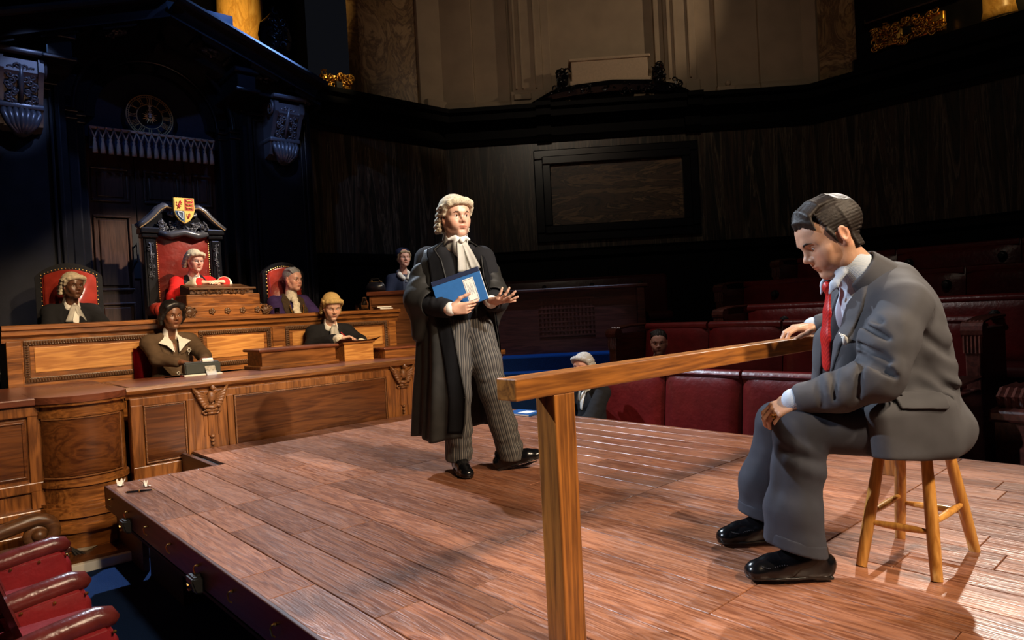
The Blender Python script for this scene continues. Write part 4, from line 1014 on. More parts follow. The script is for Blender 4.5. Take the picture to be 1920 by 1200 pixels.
# ------------------------------------------------------------------ front-left: theatre seats, scroll, steps, papers
t = thing('carved_scroll', 'dark carved wooden volute on a moulded block left of the curved desk end', 'carving', (0, 0, 0))
bm = B(); box(bm, -.3, .74, 5.36, 5.62, FLOOR_Z, -.43); box(bm, -.3, .76, 5.34, 5.64, -.45, -.41, .01); box(bm, -.3, .75, 5.35, 5.63, -.5, -.46, .01); obj('block', bm, MAHOG, t)
bm = B(); c = (.60, 5.48, -.32)
tube(bm, [(-.3, 5.48, -.36), (.1, 5.48, -.34), (.4, 5.48, -.26), (.55, 5.48, -.225)] + [tuple(p) for p in spiral(c, .10, 1.5, 26, (1, 0, 0), (0, 0, 1), PI / 2, .15, -1)], [.05, .05, .05, .05] + [.045 - .025 * i / 26 for i in range(27)], 10, flat=1)
ball(bm, c, (.05, .07, .05)); obj('volute', bm, wood('volute_wood', (.05, .02, .008), (.13, .055, .02), 'x', 1, .35), t, smooth=True)
CRED = plain('seat_red_leather', (.20, .013, .016), .34, noise=.2, nscale=10, bump=.3, bscale=30)
CTOP = plain('seat_arm_leather', (.105, .016, .014), .28, noise=.25, nscale=12, bump=.25, bscale=40)
def stall(y, label):
    t = thing('theatre_seat', label, 'seat', (0, y, FLOOR_Z), 0, 'red leather seats beside the stage')
    bm = B(); box(bm, .08, .62, .05, .46, .18, .40, .05); obj('seat_cushion', bm, CRED, t, smooth=True)
    bm = B()
    for v in bm.verts: pass
    grid(bm, lambda u, v: Vector((.36 - .20 * v - .03 * math.sin(PI * u), .02 + .45 * u, .3 + .66 * v)), 10, 10)
    grid(bm, lambda u, v: Vector((.24 - .20 * v, .02 + .45 * (1 - u), .3 + .66 * v)), 10, 10)
    tube(bm, [(.10, .02, .96), (.10, .47, .96)], .062, 10)
    obj('backrest', bm, CTOP, t, smooth=True)
    def arm_mesh(ya):
        bm = B(); prism(bm, [(.06, 0), (.565, 0), (.58, .44), (.565, .46), (.06, .42)], ya - .045, ya + .045, 'y'); bmesh.ops.bevel(bm, geom=bm.edges, offset=.012, segments=2, affect='EDGES')
        o = obj('arm_panel', bm, CRED, t)
        bm = B(); tube(bm, [(.18, ya, .44), (.28, ya, .455), (.4, ya, .475), (.53, ya, .492), (.57, ya, .485), (.595, ya, .465)], [.04, .046, .047, .047, .042, .024], 12); obj('arm_pad', bm, CTOP, t, smooth=True)
        bm = B()
        for k in range(5): ball(bm, (.1 + k * .12, ya - .05, .415 + k * .006), .008, 6, 5); ball(bm, (.1 + k * .12, ya + .05, .415 + k * .006), .008, 6, 5)
        obj('nail_heads', bm, BRASS, o)
    arm_mesh(0)
    return t
s0 = stall(4.30, 'red leather seat furthest back in the row, behind the white-edged step')
s1 = dup(s0, (-.03, 3.60, FLOOR_Z), 0, 'middle red leather seat of the row at lower left, studded arm')
s2 = dup(s0, (-.03, 3.06, FLOOR_Z), 0, 'nearest red leather seat at the bottom left edge of the photo')
t = thing('wooden_step', 'low brown wooden step with white edging on the blue carpet by the desk', 'step', (0, 0, 0))
bm = B(); prism(bm, [(.70, 5.36), (1.30, 5.36), (1.30, 6.0), (1.0, 5.78), (.74, 5.62)], FLOOR_Z, FLOOR_Z + .06, 'z'); obj('tread', bm, OAKD, t)
WH = plain('white_edging', (.72, .70, .62), .7)
bm = B(); box(bm, .72, 1.30, 5.31, 5.36, FLOOR_Z, FLOOR_Z + .062, .004); obj('edge_strip', bm, WH, t)
sheet('paper_sheet', 'folded white leaflet on the blue carpet at the foot of the curved desk', 'paper', (.93, 5.72, FLOOR_Z + .064), .30, .11, .9, 0, WH, .01)
bm = B(); box(bm, 1.1, 1.14, 5.0, 5.75, FLOOR_Z, -.16, .004); tag(obj('dark_panel', bm, EDGE), 'dark varnished side panel under the far corner of the stage', 'panel')
bm = B()
rr3 = random.Random(2)
for k in range(3):
    z = FLOOR_Z + .03 + k * .01
    tube(bm, [(.78 + .01 * k, 5.60, FLOOR_Z + .12 - .01 * k), (.83 + .02 * k, 5.56, z), (.95 + .02 * k, 5.52, FLOOR_Z + .02), (1.15, 5.56 + .01 * k, FLOOR_Z + .015)], .01, 6)
tag(obj('cable', bm, BLACK), 'bundle of black cables along the foot of the curved desk', 'cable')

# pen and torn papers on the stage corner, blue book by the rail
t = thing('fountain_pen', 'black fountain pen with gilt rings lying on the near corner of the stage', 'pen', (1.03, 4.66, .009), math.radians(-28))
bm = B(); tube(bm, [(-.075, 0, 0), (-.07, 0, 0), (.0, 0, 0), (.06, 0, 0), (.072, 0, 0)], [.003, .006, .007, .0055, .003], 10); obj('barrel', bm, plain('black_lacquer', (.008, .008, .012), .12), t, smooth=True)
bm = B(); tube(bm, [(-.004, 0, 0), (.004, 0, 0)], .0078, 10); tube(bm, [(-.08, 0, 0), (-.072, 0, 0)], [.002, .005], 8); tube(bm, [(.07, 0, 0), (.085, 0, -.002)], [.003, .001], 6); tube(bm, [(-.07, 0, .008), (-.03, 0, .009)], .0015, 5); obj('gilt_fittings', bm, BRASS, t)
def torn(loc, label, rz, sc):
    t = thing('torn_paper', label, 'paper scrap', loc, rz)
    for i, (a, hh, dx) in enumerate(((.3, .06, -.01), (-.5, .055, .012), (1.3, .012, .0))):
        bm = B(); grid(bm, lambda u, v: Vector(((u - .5) * .05 * sc + dx, math.sin(a) * v * .05 * sc + .004 * math.sin(u * 5), .002 + hh * sc * v * (.8 + .25 * math.sin(u * 9 + i)))), 5, 4); bmesh.ops.rotate(bm, verts=bm.verts, cent=(0, 0, 0), matrix=Matrix.Rotation(i * 1.1, 3, 'Z')); bmesh.ops.solidify(bm, geom=bm.faces[:], thickness=.001); obj('flap', bm, PAPER, t)
torn((1.0, 4.97, 0), 'crumpled folded white paper scrap at the very corner of the stage', .3, .75)
torn((1.10, 4.80, 0), 'small upright white paper scrap just behind the fountain pen', 1.2, .65)
t = thing('book', 'thin blue book with white label lying on the stage edge behind the rail', 'book', (4.38, 4.80, 0), math.radians(8))
BLUEC = plain('blue_book_cloth', (.012, .09, .30), .5)
bm = B(); box(bm, -.12, .12, -.16, .16, 0, .02, .003); obj('cover', bm, BLUEC, t)
bm = B(); box(bm, -.07, .07, -.10, .02, .0195, .021); obj('label', bm, PAPER, t)
bm = B(); box(bm, -.121, .116, -.156, .156, .004, .016); obj('pages', bm, PAPER, t)

# ------------------------------------------------------------------ smooth solid modeller: figures are grown as one continuous surface
def _n3(v): return np.array(v, np.float32)
class Solid:
    def __init__(self): self.p = []; self.disp = None; self.M = None
    def use(self, M=None):            # local frame for the following shapes (4x4 Matrix or None)
        self.M = M; return self
    def _pt(self, v):
        v = Vector(v)
        return _n3(self.M @ v) if self.M is not None else _n3(v)
    def _sc(self): return self.M.to_scale()[0] if self.M is not None else 1.0
    def cone(self, a, b, ra, rb=None, k=.02, op='+', flat=None, fdir=None):
        """tapered capsule; flat < 1 squashes it along fdir"""
        rb = ra if rb is None else rb; s = self._sc()
        a, b = self._pt(a), self._pt(b); ra, rb = ra * s, rb * s
        if flat is None:
            def f(P, a=a, b=b, ra=ra, rb=rb):
                ba = b - a; d2 = float(ba @ ba) + 1e-12
                pa = P - a; h = np.clip(pa @ ba / d2, 0, 1)
                q = pa - h[:, None] * ba
                return np.sqrt((q * q).sum(1)) - (ra + (rb - ra) * h)
        else:
            fd = Vector(fdir)
            if self.M is not None: fd = self.M.to_3x3() @ fd
            fd = _n3(fd.normalized())
            def f(P, a=a, b=b, ra=ra, rb=rb, fd=fd, g=1.0 / flat - 1.0, fl=flat):
                ba = b - a; ba2 = ba + fd * float(ba @ fd) * g; d2 = float(ba2 @ ba2) + 1e-12
                pa = P - a; pa = pa + (pa @ fd)[:, None] * fd * g
                h = np.clip(pa @ ba2 / d2, 0, 1)
                q = pa - h[:, None] * ba2
                return (np.sqrt((q * q).sum(1)) - (ra + (rb - ra) * h)) * (fl ** .5)
        c = (a + b) / 2; R = float(np.linalg.norm(a - b)) / 2 + max(ra, rb)
        self.p.append((f, c, R, k * s, op)); return self
    def chain(self, pts, rads, k=.02, op='+', flat=None, fdir=None):
        for i in range(len(pts) - 1): self.cone(pts[i], pts[i + 1], rads[i], rads[i + 1], k, op, flat, fdir)
        return self
    def poly(self, pts, rads, k=.02, op='+'):
        """one bent, tapered cord as a single shape"""
        s = self._sc(); Q = [self._pt(p) for p in pts]; rr = [r * s for r in rads]
        def f(P):
            d = None
            for i in range(len(Q) - 1):
                ba = Q[i + 1] - Q[i]; pa = P - Q[i]; h = np.clip(pa @ ba / (float(ba @ ba) + 1e-12), 0, 1); q = pa - h[:, None] * ba
                e = np.sqrt((q * q).sum(1)) - (rr[i] + (rr[i + 1] - rr[i]) * h)
                d = e if d is None else np.minimum(d, e)
            return d
        c = np.mean(Q, 0).astype(np.float32); R = max(float(np.linalg.norm(q - c)) for q in Q) + max(rr)
        self.p.append((f, c, R, k * s, op)); return self
    def _rot(self, R):
        A = self.M.to_3x3().normalized() if self.M is not None else Matrix.Identity(3)
        if R is not None: A = A @ R
        return np.array(A, np.float32)
    def ell(self, c, r, k=.02, op='+', R=None):
        s = self._sc(); c = self._pt(c); A = self._rot(R); r = _n3(r) * s
        def f(P, c=c, r=r, A=A):
            q = (P - c) @ A; a = q / r; k0 = np.sqrt((a * a).sum(1)) + 1e-9; b = a / r; k1 = np.sqrt((b * b).sum(1)) + 1e-9
            return k0 * (k0 - 1) / k1
        self.p.append((f, c, float(r.max()), k * s, op)); return self
    def box(self, c, h, rnd=.01, k=.02, op='+', R=None):
        s = self._sc(); c = self._pt(c); A = self._rot(R); h = _n3(h) * s; rn = rnd * s
        def f(P, c=c, h=h, A=A, rn=rn):
            q = np.abs((P - c) @ A) - (h - rn)
            return np.sqrt((np.maximum(q, 0) ** 2).sum(1)) + np.minimum(q.max(1), 0) - rn
        self.p.append((f, c, float(np.linalg.norm(h)), k * s, op)); return self
    def half(self, p, n, k=.004):     # keep the side opposite to n
        p = self._pt(p); n = Vector(n)
        if self.M is not None: n = self.M.to_3x3() @ n
        n = _n3(n.normalized())
        self.p.append(((lambda P: (P - p) @ n), p, 1e9, k, '&')); return self
    def ev(self, P, prims=None):
        d = np.full(len(P), 1e3, np.float32)
        for f, c, R, k, op in (self.p if prims is None else prims):
            e = f(P).astype(np.float32)
            if op == '+':
                if k > 1e-6:
                    h = np.maximum(k - np.abs(d - e), 0) / k; d = np.minimum(d, e) - h * h * k * .25
                else: d = np.minimum(d, e)
            elif op == '-':
                e = -e; h = np.maximum(k - np.abs(d - e), 0) / max(k, 1e-6); d = np.maximum(d, e) + h * h * k * .25
            else:
                h = np.maximum(k - np.abs(d - e), 0) / max(k, 1e-6); d = np.maximum(d, e) + h * h * k * .25
        if self.disp is not None: d = d + self.disp(P)
        return d
    def mesh(self, res):
        """surface nets over the blocks near the surface"""
        lo = np.min([c - R for f, c, R, k, op in self.p if op == '+'], 0) - 4 * res
        hi = np.max([c + R for f, c, R, k, op in self.p if op == '+'], 0) + 4 * res
        BS = 14; nb = np.ceil((hi - lo) / (res * BS)).astype(int); dims = nb * BS + 1
        V = np.full(dims, 1.0, np.float32)
        bi = np.stack(np.meshgrid(*[np.arange(n) for n in nb], indexing='ij'), -1).reshape(-1, 3)
        cen = (lo + (bi + .5) * BS * res).astype(np.float32)
        hd = BS * res * .87
        dc = np.concatenate([self.ev(q) for q in np.array_split(cen, max(1, len(cen) // 40000))])
        for b, d in zip(bi, dc):
            if d < 0: V[b[0] * BS:(b[0] + 1) * BS + 1, b[1] * BS:(b[1] + 1) * BS + 1, b[2] * BS:(b[2] + 1) * BS + 1] = -1.0
        near = np.abs(dc) < hd * 1.6 + .01
        ax = np.arange(BS + 1) * res
        g = np.stack(np.meshgrid(ax, ax, ax, indexing='ij'), -1).reshape(-1, 3).astype(np.float32)
        C = np.array([c for f, c, R, k, op in self.p]); RR = np.array([R + k for f, c, R, k, op in self.p])
        for b, c in zip(bi[near], cen[near]):
            dist = np.linalg.norm(C - c, axis=1) - RR
            keep = np.nonzero(dist < hd + .03)[0]
            if not len(keep): continue
            pr = [self.p[i] for i in keep]
            if pr[0][4] != '+' and not any(q[4] == '+' for q in pr): continue
            d = self.ev(g + (lo + b * BS * res).astype(np.float32), pr).reshape(BS + 1, BS + 1, BS + 1)
            V[b[0] * BS:(b[0] + 1) * BS + 1, b[1] * BS:(b[1] + 1) * BS + 1, b[2] * BS:(b[2] + 1) * BS + 1] = d
        s = V < 0
        cnt = np.zeros(np.array(dims) - 1, np.int8)
        for dx in (0, 1):
            for dy in (0, 1):
                for dz in (0, 1): cnt += s[dx:dims[0] - 1 + dx, dy:dims[1] - 1 + dy, dz:dims[2] - 1 + dz]
        act = (cnt > 0) & (cnt < 8)
        cells = np.argwhere(act); n = len(cells)
        idx = np.full(act.shape, -1, np.int32); idx[act] = np.arange(n)
        pos = np.zeros((n, 3), np.float32); w = np.zeros((n, 1), np.float32)
        offs = [np.array(o) for o in ((0, 0, 0), (1, 0, 0), (0, 1, 0), (0, 0, 1), (1, 1, 0), (1, 0, 1), (0, 1, 1), (1, 1, 1))]
        val = {tuple(o): V[tuple((cells + o).T)] for o in offs}
        for o in offs:
            for a in range(3):
                if o[a]: continue
                o2 = o.copy(); o2[a] = 1
                v0, v1 = val[tuple(o)], val[tuple(o2)]
                m = (v0 < 0) != (v1 < 0)
                t = np.where(m, v0 / np.where(m, v0 - v1, 1), 0)
                q = np.repeat(o[None].astype(np.float32), n, 0); q[:, a] += t
                pos[m] += q[m]; w[m] += 1
        pos = (cells + pos / np.maximum(w, 1)) * res + lo
        quads = []
        for a in range(3):
            b, c = (a + 1) % 3, (a + 2) % 3
            sl0 = [slice(None)] * 3; sl1 = [slice(None)] * 3; sl0[a] = slice(0, -1); sl1[a] = slice(1, None)
            sg = s[tuple(sl0)] != s[tuple(sl1)]
            e = np.argwhere(sg)
            ok = (e[:, b] > 0) & (e[:, c] > 0) & (e[:, b] < act.shape[b]) & (e[:, c] < act.shape[c]); e = e[ok]
            ub = np.zeros(3, int); ub[b] = 1; uc = np.zeros(3, int); uc[c] = 1
            q = np.stack([idx[tuple((e - ub - uc).T)], idx[tuple((e - uc).T)], idx[tuple(e.T)], idx[tuple((e - ub).T)]], 1)
            inside = s[tuple(e.T)]
            q[~inside] = q[~inside][:, ::-1]
            quads.append(q)
        quads = np.concatenate(quads); quads = quads[(quads >= 0).all(1)]
        return pos.astype(np.float32), quads.astype(np.int32)

def solid(name, S, m, parent=None, res=.005, attr=None, origin=None, relax=1):
    pos, q = S.mesh(res)
    if len(q) == 0: q = np.zeros((0, 4), np.int32)
    for _ in range(relax):            # one gentle pass takes the grid steps off
        acc = np.zeros_like(pos); c = np.zeros(len(pos), np.float32)
        for i in range(4):
            j = (i + 1) % 4
            np.add.at(acc, q[:, i], pos[q[:, j]]); np.add.at(c, q[:, i], 1)
            np.add.at(acc, q[:, j], pos[q[:, i]]); np.add.at(c, q[:, j], 1)
        pos = pos * .5 + .5 * acc / np.maximum(c, 1)[:, None]
    o3 = np.array(origin if origin is not None else (0, 0, 0), np.float32)
    me = bpy.data.meshes.new(name)
    me.vertices.add(len(pos)); me.vertices.foreach_set('co', (pos - o3).ravel())
    me.loops.add(len(q) * 4); me.loops.foreach_set('vertex_index', q.ravel())
    me.polygons.add(len(q)); me.polygons.foreach_set('loop_start', np.arange(0, len(q) * 4, 4, dtype=np.int32))
    me.polygons.foreach_set('loop_total', np.full(len(q), 4, np.int32))
    me.polygons.foreach_set('use_smooth', np.ones(len(q), bool))
    me.update(); me.validate()
    me.materials.append(m)
    if attr:
        for nm, fn in attr.items():
            a = me.attributes.new(nm, 'FLOAT_COLOR', 'POINT'); a.data.foreach_set('color', fn(pos).astype(np.float32).ravel())
    o = bpy.data.objects.new(name, me)
    if origin is not None and parent is None: o.location = origin
    return link(o, parent)

def vnoise(P, f, seed=0):
    """cheap smooth noise from a few rotated sines"""
    rs = np.random.RandomState(seed); out = np.zeros(len(P), np.float32)
    for i in range(5):
        d = rs.normal(size=3); d /= np.linalg.norm(d)
        out += np.sin(P @ (d * f * (1 + .5 * rs.rand())).astype(np.float32) + rs.rand() * 6.3)
    return out / 5
def frame(origin, fwd, up=(0, 0, 1), s=1.0):
    """local x = the figure's own right, y = forward, z = up"""
    f = Vector(fwd).normalized(); u = Vector(up); u = (u - f * u.dot(f)).normalized(); l = f.cross(u)
    return Matrix(((l.x * s, f.x * s, u.x * s, origin[0]), (l.y * s, f.y * s, u.y * s, origin[1]), (l.z * s, f.z * s, u.z * s, origin[2]), (0, 0, 0, 1)))

# ------------------------------------------------------------------ people: shared anatomy
def skin(name, c, rough=.42):
    if name in MATS: return MATS[name]
    m, nt, b = _nt(name); L = nt.links.new
    at = N(nt, 'ShaderNodeAttribute', attribute_name='tint')
    tc = N(nt, 'ShaderNodeTexCoord'); nz = N(nt, 'ShaderNodeTexNoise'); nz.inputs['Scale'].default_value = 55; nz.inputs['Detail'].default_value = 4
    L(tc.outputs['Object'], nz.inputs['Vector'])
    mr = N(nt, 'ShaderNodeMapRange'); mr.inputs[3].default_value = .86; mr.inputs[4].default_value = 1.14; L(nz.outputs['Fac'], mr.inputs[0])
    mx = N(nt, 'ShaderNodeMix', data_type='RGBA', blend_type='MULTIPLY'); mx.inputs[0].default_value = 1; mx.inputs[6].default_value = (*c, 1); L(at.outputs['Color'], mx.inputs[7])
    m2 = N(nt, 'ShaderNodeMix', data_type='RGBA', blend_type='MULTIPLY'); m2.inputs[0].default_value = 1; L(mx.outputs[2], m2.inputs[6]); L(mr.outputs[0], m2.inputs[7])
    L(m2.outputs[2], b.inputs['Base Color']); b.inputs['Roughness'].default_value = rough
    b.inputs['Subsurface Weight'].default_value = .12; b.inputs['Subsurface Radius'].default_value = (.012, .005, .003); b.inputs['Subsurface Scale'].default_value = .6
    bp = N(nt, 'ShaderNodeBump'); bp.inputs['Strength'].default_value = .12; bp.inputs['Distance'].default_value = .002; n3 = N(nt, 'ShaderNodeTexNoise'); n3.inputs['Scale'].default_value = 320
    L(tc.outputs['Object'], n3.inputs['Vector']); L(n3.outputs['Fac'], bp.inputs['Height']); L(bp.outputs[0], b.inputs['Normal'])
    MATS[name] = m; return m
FAIR = skin('fair_skin', (.62, .36, .25)); FAIR2 = skin('pink_skin', (.66, .36, .27)); OLIVE = skin('light_tan_skin', (.56, .32, .21)); DARK = skin('dark_brown_skin', (.12, .052, .028), .38); BROWN = skin('brown_skin', (.20, .085, .042), .4)
def fabric(name, c, rough=.85, bump=.25, sc=500, noise=.15, sheen=.0):
    return plain(name, c, rough, noise=noise, nscale=14, bump=bump * .3, bscale=sc * 2.4, spec=.25, sheen=sheen)
BLK = fabric('black_gown_cloth', (.019, .018, .016), .58, .3, 300, .3); BLK2 = fabric('black_wool', (.010, .010, .012), .9, .3)
WHITE = fabric('white_linen', (.80, .78, .72), .8, .15, 300, .05)
EYEW = plain('eye_white', (.72, .68, .64), .15); PUP = plain('pupil_black', (.004, .004, .004), .08)
IRISB = plain('brown_iris', (.05, .022, .01), .1); IRISG = plain('grey_iris', (.10, .13, .15), .1)

def add_head(S, H, fem=0.0, jaw=1.0, nose=1.0, old=0.0):
    S.use(H)
    S.ell((0, -.014, .036), (.0745, .096, .082), .01)
    S.ell((0, .022, -.022), (.063 - .003 * fem, .066, .088), .04)
    S.ell((0, .045, .04), (.058, .046, .045), .03)                          # forehead
    for s in (-1, 1):
        S.cone((s * .053, -.005, -.045), (s * .040 * jaw, .022, -.083), .020, .017, .03)
        S.cone((s * .040 * jaw, .022, -.083), (s * .013, .068, -.103), .017, .015, .025)
        S.ell((s * .045, .052, -.024), (.021, .019, .017), .028)            # cheekbone
        S.ell((s * .034, .064, -.05), (.02, .018, .024), .03)               # cheek
    S.ell((0, .074, -.100), (.021 - .003 * fem, .016, .016), .02)           # chin
    S.chain([(-.044, .066, .016), (-.020, .082, .019), (0, .082, .014), (.020, .082, .019), (.044, .066, .016)], [.010, .0105 - .003 * fem, .009, .0105 - .003 * fem, .010], .02)
    for s in (-1, 1): S.ell((s * .031, .093, -.002), (.019, .017, .0115), .014, '-')
    for s in (-1, 1):
        S.ell((s * .031, .0725, -.002), (.0150, .0135, .0135), .005)         # lid mass round the eye
        S.ell((s * .0312, .089, -.0022), (.0142, .0135, .0048), .003, '-')    # almond opening
        S.chain([(s * .0170, .0795, -.001), (s * .024, .0855, .0062), (s * .032, .0865, .0074), (s * .040, .0825, .0052), (s * .0465, .0745, -.001)], [.0018, .0026, .0028, .0027, .002], .004)
    S.cone((0, .079, .013), (0, .104 * (.94 + .06 * nose), -.026), .0078, .0088 * nose, .014)
    S.ell((0, .108, -.031), (.0105 * nose, .0105, .0095), .008)
    for s in (-1, 1):
        S.ell((s * .0125 * nose, .0965, -.035), (.0075 * nose, .010, .0075), .006)
        S.ell((s * .0065, .104, -.042), (.0034, .005, .003), .003, '-')
    S.ell((0, .077, -.06), (.030, .016, .024), .025)                         # mouth mound
    S.chain([(-.0235, .083, -.0655), (-.011, .0945, -.0615), (-.004, .0965, -.0600), (0, .0955, -.0615), (.004, .0965, -.0600), (.011, .0945, -.0615), (.0235, .083, -.0655)], [.0022, .0034, .0038, .0034, .0038, .0034, .0022], .005)
    S.chain([(-.021, .082, -.0680), (-.008, .0922, -.0718), (.008, .0922, -.0718), (.021, .082, -.0680)], [.0024, .0044, .0044, .0024], .005)
    S.chain([(-.025, .087, -.0665), (-.010, .0990, -.0664), (0, .1005, -.0668), (.010, .0990, -.0664), (.025, .087, -.0665)], [.0011] * 5, .003, '-')
    S.ell((0, .094, -.084), (.016, .007, .006), .012, '-')
    if old:
        for s in (-1, 1): S.chain([(s * .019, .099, -.036), (s * .030, .086, -.056), (s * .033, .078, -.075)], [.0015, .002, .0012], .004, '-')
        for s in (-1, 1): S.ell((s * .035, .058, -.078), (.016, .016, .018), .02)
    for s in (-1, 1):
        R = Matrix.Rotation(s * -.35, 3, 'Z') @ Matrix.Rotation(.15, 3, 'X')
        S.ell((s * .077, -.010, -.006), (.0075, .020, .032), .006, R=R)
        S.ell((s * .0845, -.006, -.004), (.006, .0105, .018), .004, '-', R=R)
        S.ell((s * .075, .0, -.034), (.006, .008, .009), .006)
    S.use()
def head_tint(H, lips=(.88, .56, .52), blush=(1.06, .86, .82), stubble=0.0):
    Hi = np.array(H.inverted(), np.float32)
    def fn(P):
        q = P @ Hi[:3, :3].T + Hi[:3, 3]
        c = np.ones((len(P), 4), np.float32)
        near = (np.abs(q) < .2).all(1)
        def mix(mask, col):
            for i in range(3): c[:, i] = c[:, i] * (1 - mask) + c[:, i] * col[i] * mask
        lp = np.clip(1.4 - np.abs(q[:, 2] + .067) / .010 - np.maximum(0, np.abs(q[:, 0]) - .012) / .016, 0, 1) * (q[:, 1] > .078) * near
        ck = np.clip(1 - np.sqrt(((np.abs(q[:, 0]) - .042) / .03) ** 2 + ((q[:, 2] + .035) / .03) ** 2), 0, 1) * (q[:, 1] > .02) * near
        ns = np.clip(1 - np.sqrt((q[:, 0] / .02) ** 2 + ((q[:, 2] + .033) / .02) ** 2), 0, 1) * (q[:, 1] > .08) * near
        er = (np.abs(q[:, 0]) > .072) * (np.abs(q[:, 1]) < .05) * (np.abs(q[:, 2]) < .05) * near * .7
        mix(ck, blush); mix(ns * .7, blush); mix(er, blush)
        if stubble: mix(np.clip((-.045 - q[:, 2]) / .03, 0, 1) * (q[:, 1] > 0) * (q[:, 2] > -.13) * near * stubble, (.72, .70, .74))
        mix(lp, lips)
        return c
    return fn
def eyes(par, H, look=(0, 1, 0), iris=None, shut=0.0):
    lk = Vector(look).normalized()
    for s in (-1, 1):
        bm = B(); prof = []; r = .0122
        for i in range(13): a = PI * i / 12; prof.append((r * math.sin(a), -r * math.cos(a)))
        lathe(bm, prof, 14)
        for f in bm.faces:
            z = f.calc_center_median().z / r
            f.material_index = 2 if z > .93 else 1 if z > .80 else 0
        q = lk.to_track_quat('Z', 'Y').to_matrix().to_4x4()
        bmesh.ops.transform(bm, matrix=H @ Matrix.Translation((s * .031, .0735, -.002)) @ q, verts=bm.verts)
        obj('eye', bm, [EYEW, iris or IRISB, PUP], par, smooth=True)
def brows(par, H, m, th=.0035, drop=0.0):
    S = Solid().use(H)
    for s in (-1, 1): S.chain([(s * .011, .0955, .0140 - drop), (s * .024, .0985, .0195), (s * .036, .0945, .0215), (s * .049, .0830, .0155)], [th * .7, th * .85, th * .8, th * .4], .003)
    solid('eyebrows', S, m, par, .0025)

def add_hand(S, wrist, fdir, dorsal, right, curls, thumb=((.5, .75, -.35), (.2, .95, -.3)), s=1.0, spread=.05):
    """wrist, finger direction and back-of-hand normal; curls = bend at three joints for index..little (radians)"""
    y = Vector(fdir).normalized(); z = Vector(dorsal); z = (z - y * z.dot(y)).normalized(); x = y.cross(z)
    M = Matrix(((x.x * s, y.x * s, z.x * s, wrist[0]), (x.y * s, y.y * s, z.y * s, wrist[1]), (x.z * s, y.z * s, z.z * s, wrist[2]), (0, 0, 0, 1)))
    t = -1 if right else 1
    S.use(M)
    S.box((0, .048, 0), (.037, .042, .0125), .0118, .012)
    S.cone((t * .022, .012, -.004), (t * .018, .05, -.006), .016, .015, .015)
    S.cone((0, -.03, 0), (0, .015, 0), .025, .026, .02, flat=.75, fdir=(0, 0, 1))
    bx = (.029, .0098, -.0098, -.0285); by = (.088, .093, .089, .080); ln = ((.042, .026, .021), (.046, .029, .022), (.042, .027, .021), (.033, .020, .019)); r0 = (.0088, .009, .0086, .0078)
    for i in range(4):
        p = Vector((t * bx[i], by[i], 0)); a = 0; sp = t * (1.5 - i) * spread
        pts = [p - Vector((t * bx[i] * .25, .03, 0)), p]; c = curls[i] if len(curls) == 4 else curls
        for j in range(3):
            a += c[j]; d = Vector((math.sin(sp) * math.cos(a), math.cos(sp) * math.cos(a), -math.sin(a))); p = p + d * ln[i][j]; pts.append(p)
        S.chain(pts, [r0[i] * .95, r0[i] * 1.06, r0[i], r0[i] * .93, r0[i] * .8], .0045)
    p = Vector((t * .030, .022, -.006)); pts = [p]
    for d, L in ((thumb[0], .044), (thumb[0], .0), (thumb[1], .034), (thumb[1], .028)):
        d = Vector((t * d[0], d[1], d[2])).normalized(); p = p + d * L; pts.append(p)
    pts = [pts[0], pts[1], pts[3], pts[4]]
    S.chain(pts, [.0145, .0115, .0102, .0085], .007)
    S.use(); return M

def groove(S, pts, w, k=.010):
    """a sharp crease or seam cut into cloth"""
    S.poly(pts, [w * .5] + [w] * (len(pts) - 2) + [w * .5], k, '-')

def arc_on(a, b, ra, rb, t0, t1, th0, th1, out, ref=(0, 1, 0), n=6):
    a, b = Vector(a), Vector(b); d = (b - a).normalized(); r = Vector(ref); r = (r - d * r.dot(d)).normalized(); q = d.cross(r); pts = []
    for i in range(n):
        u = i / (n - 1); t = t0 + (t1 - t0) * u; th = math.radians(th0 + (th1 - th0) * u); R = ra + (rb - ra) * t + out
        pts.append(a.lerp(b, t) + (r * math.cos(th) + q * math.sin(th)) * R)
    return pts

def ridge(S, a, b, ra, rb, t0, t1, th0, th1, w, h, ref=(0, 1, 0), k=.025):
    """a cloth fold: a low ridge running over the surface of a tapered limb from one angle to another"""
    a, b = Vector(a), Vector(b); d = (b - a).normalized(); r = Vector(ref); r = (r - d * r.dot(d)).normalized(); q = d.cross(r); pts = []
    for i in range(6):
        u = i / 5; t = t0 + (t1 - t0) * u; th = math.radians(th0 + (th1 - th0) * u); R = ra + (rb - ra) * t - w + h * math.sin(PI * (.12 + .76 * u))
        pts.append(a.lerp(b, t) + (r * math.cos(th) + q * math.sin(th)) * R)
    S.poly(pts, [w * .6, w * .9, w, w, w * .9, w * .6], k)

def shell(base, off, rnd=.003):
    """limit the solid to a skin standing 'off' proud of another one"""
    return ((lambda P: base.ev(P) - off), np.zeros(3, np.float32), 1e9, rnd, '&')
def person(label, loc): return None

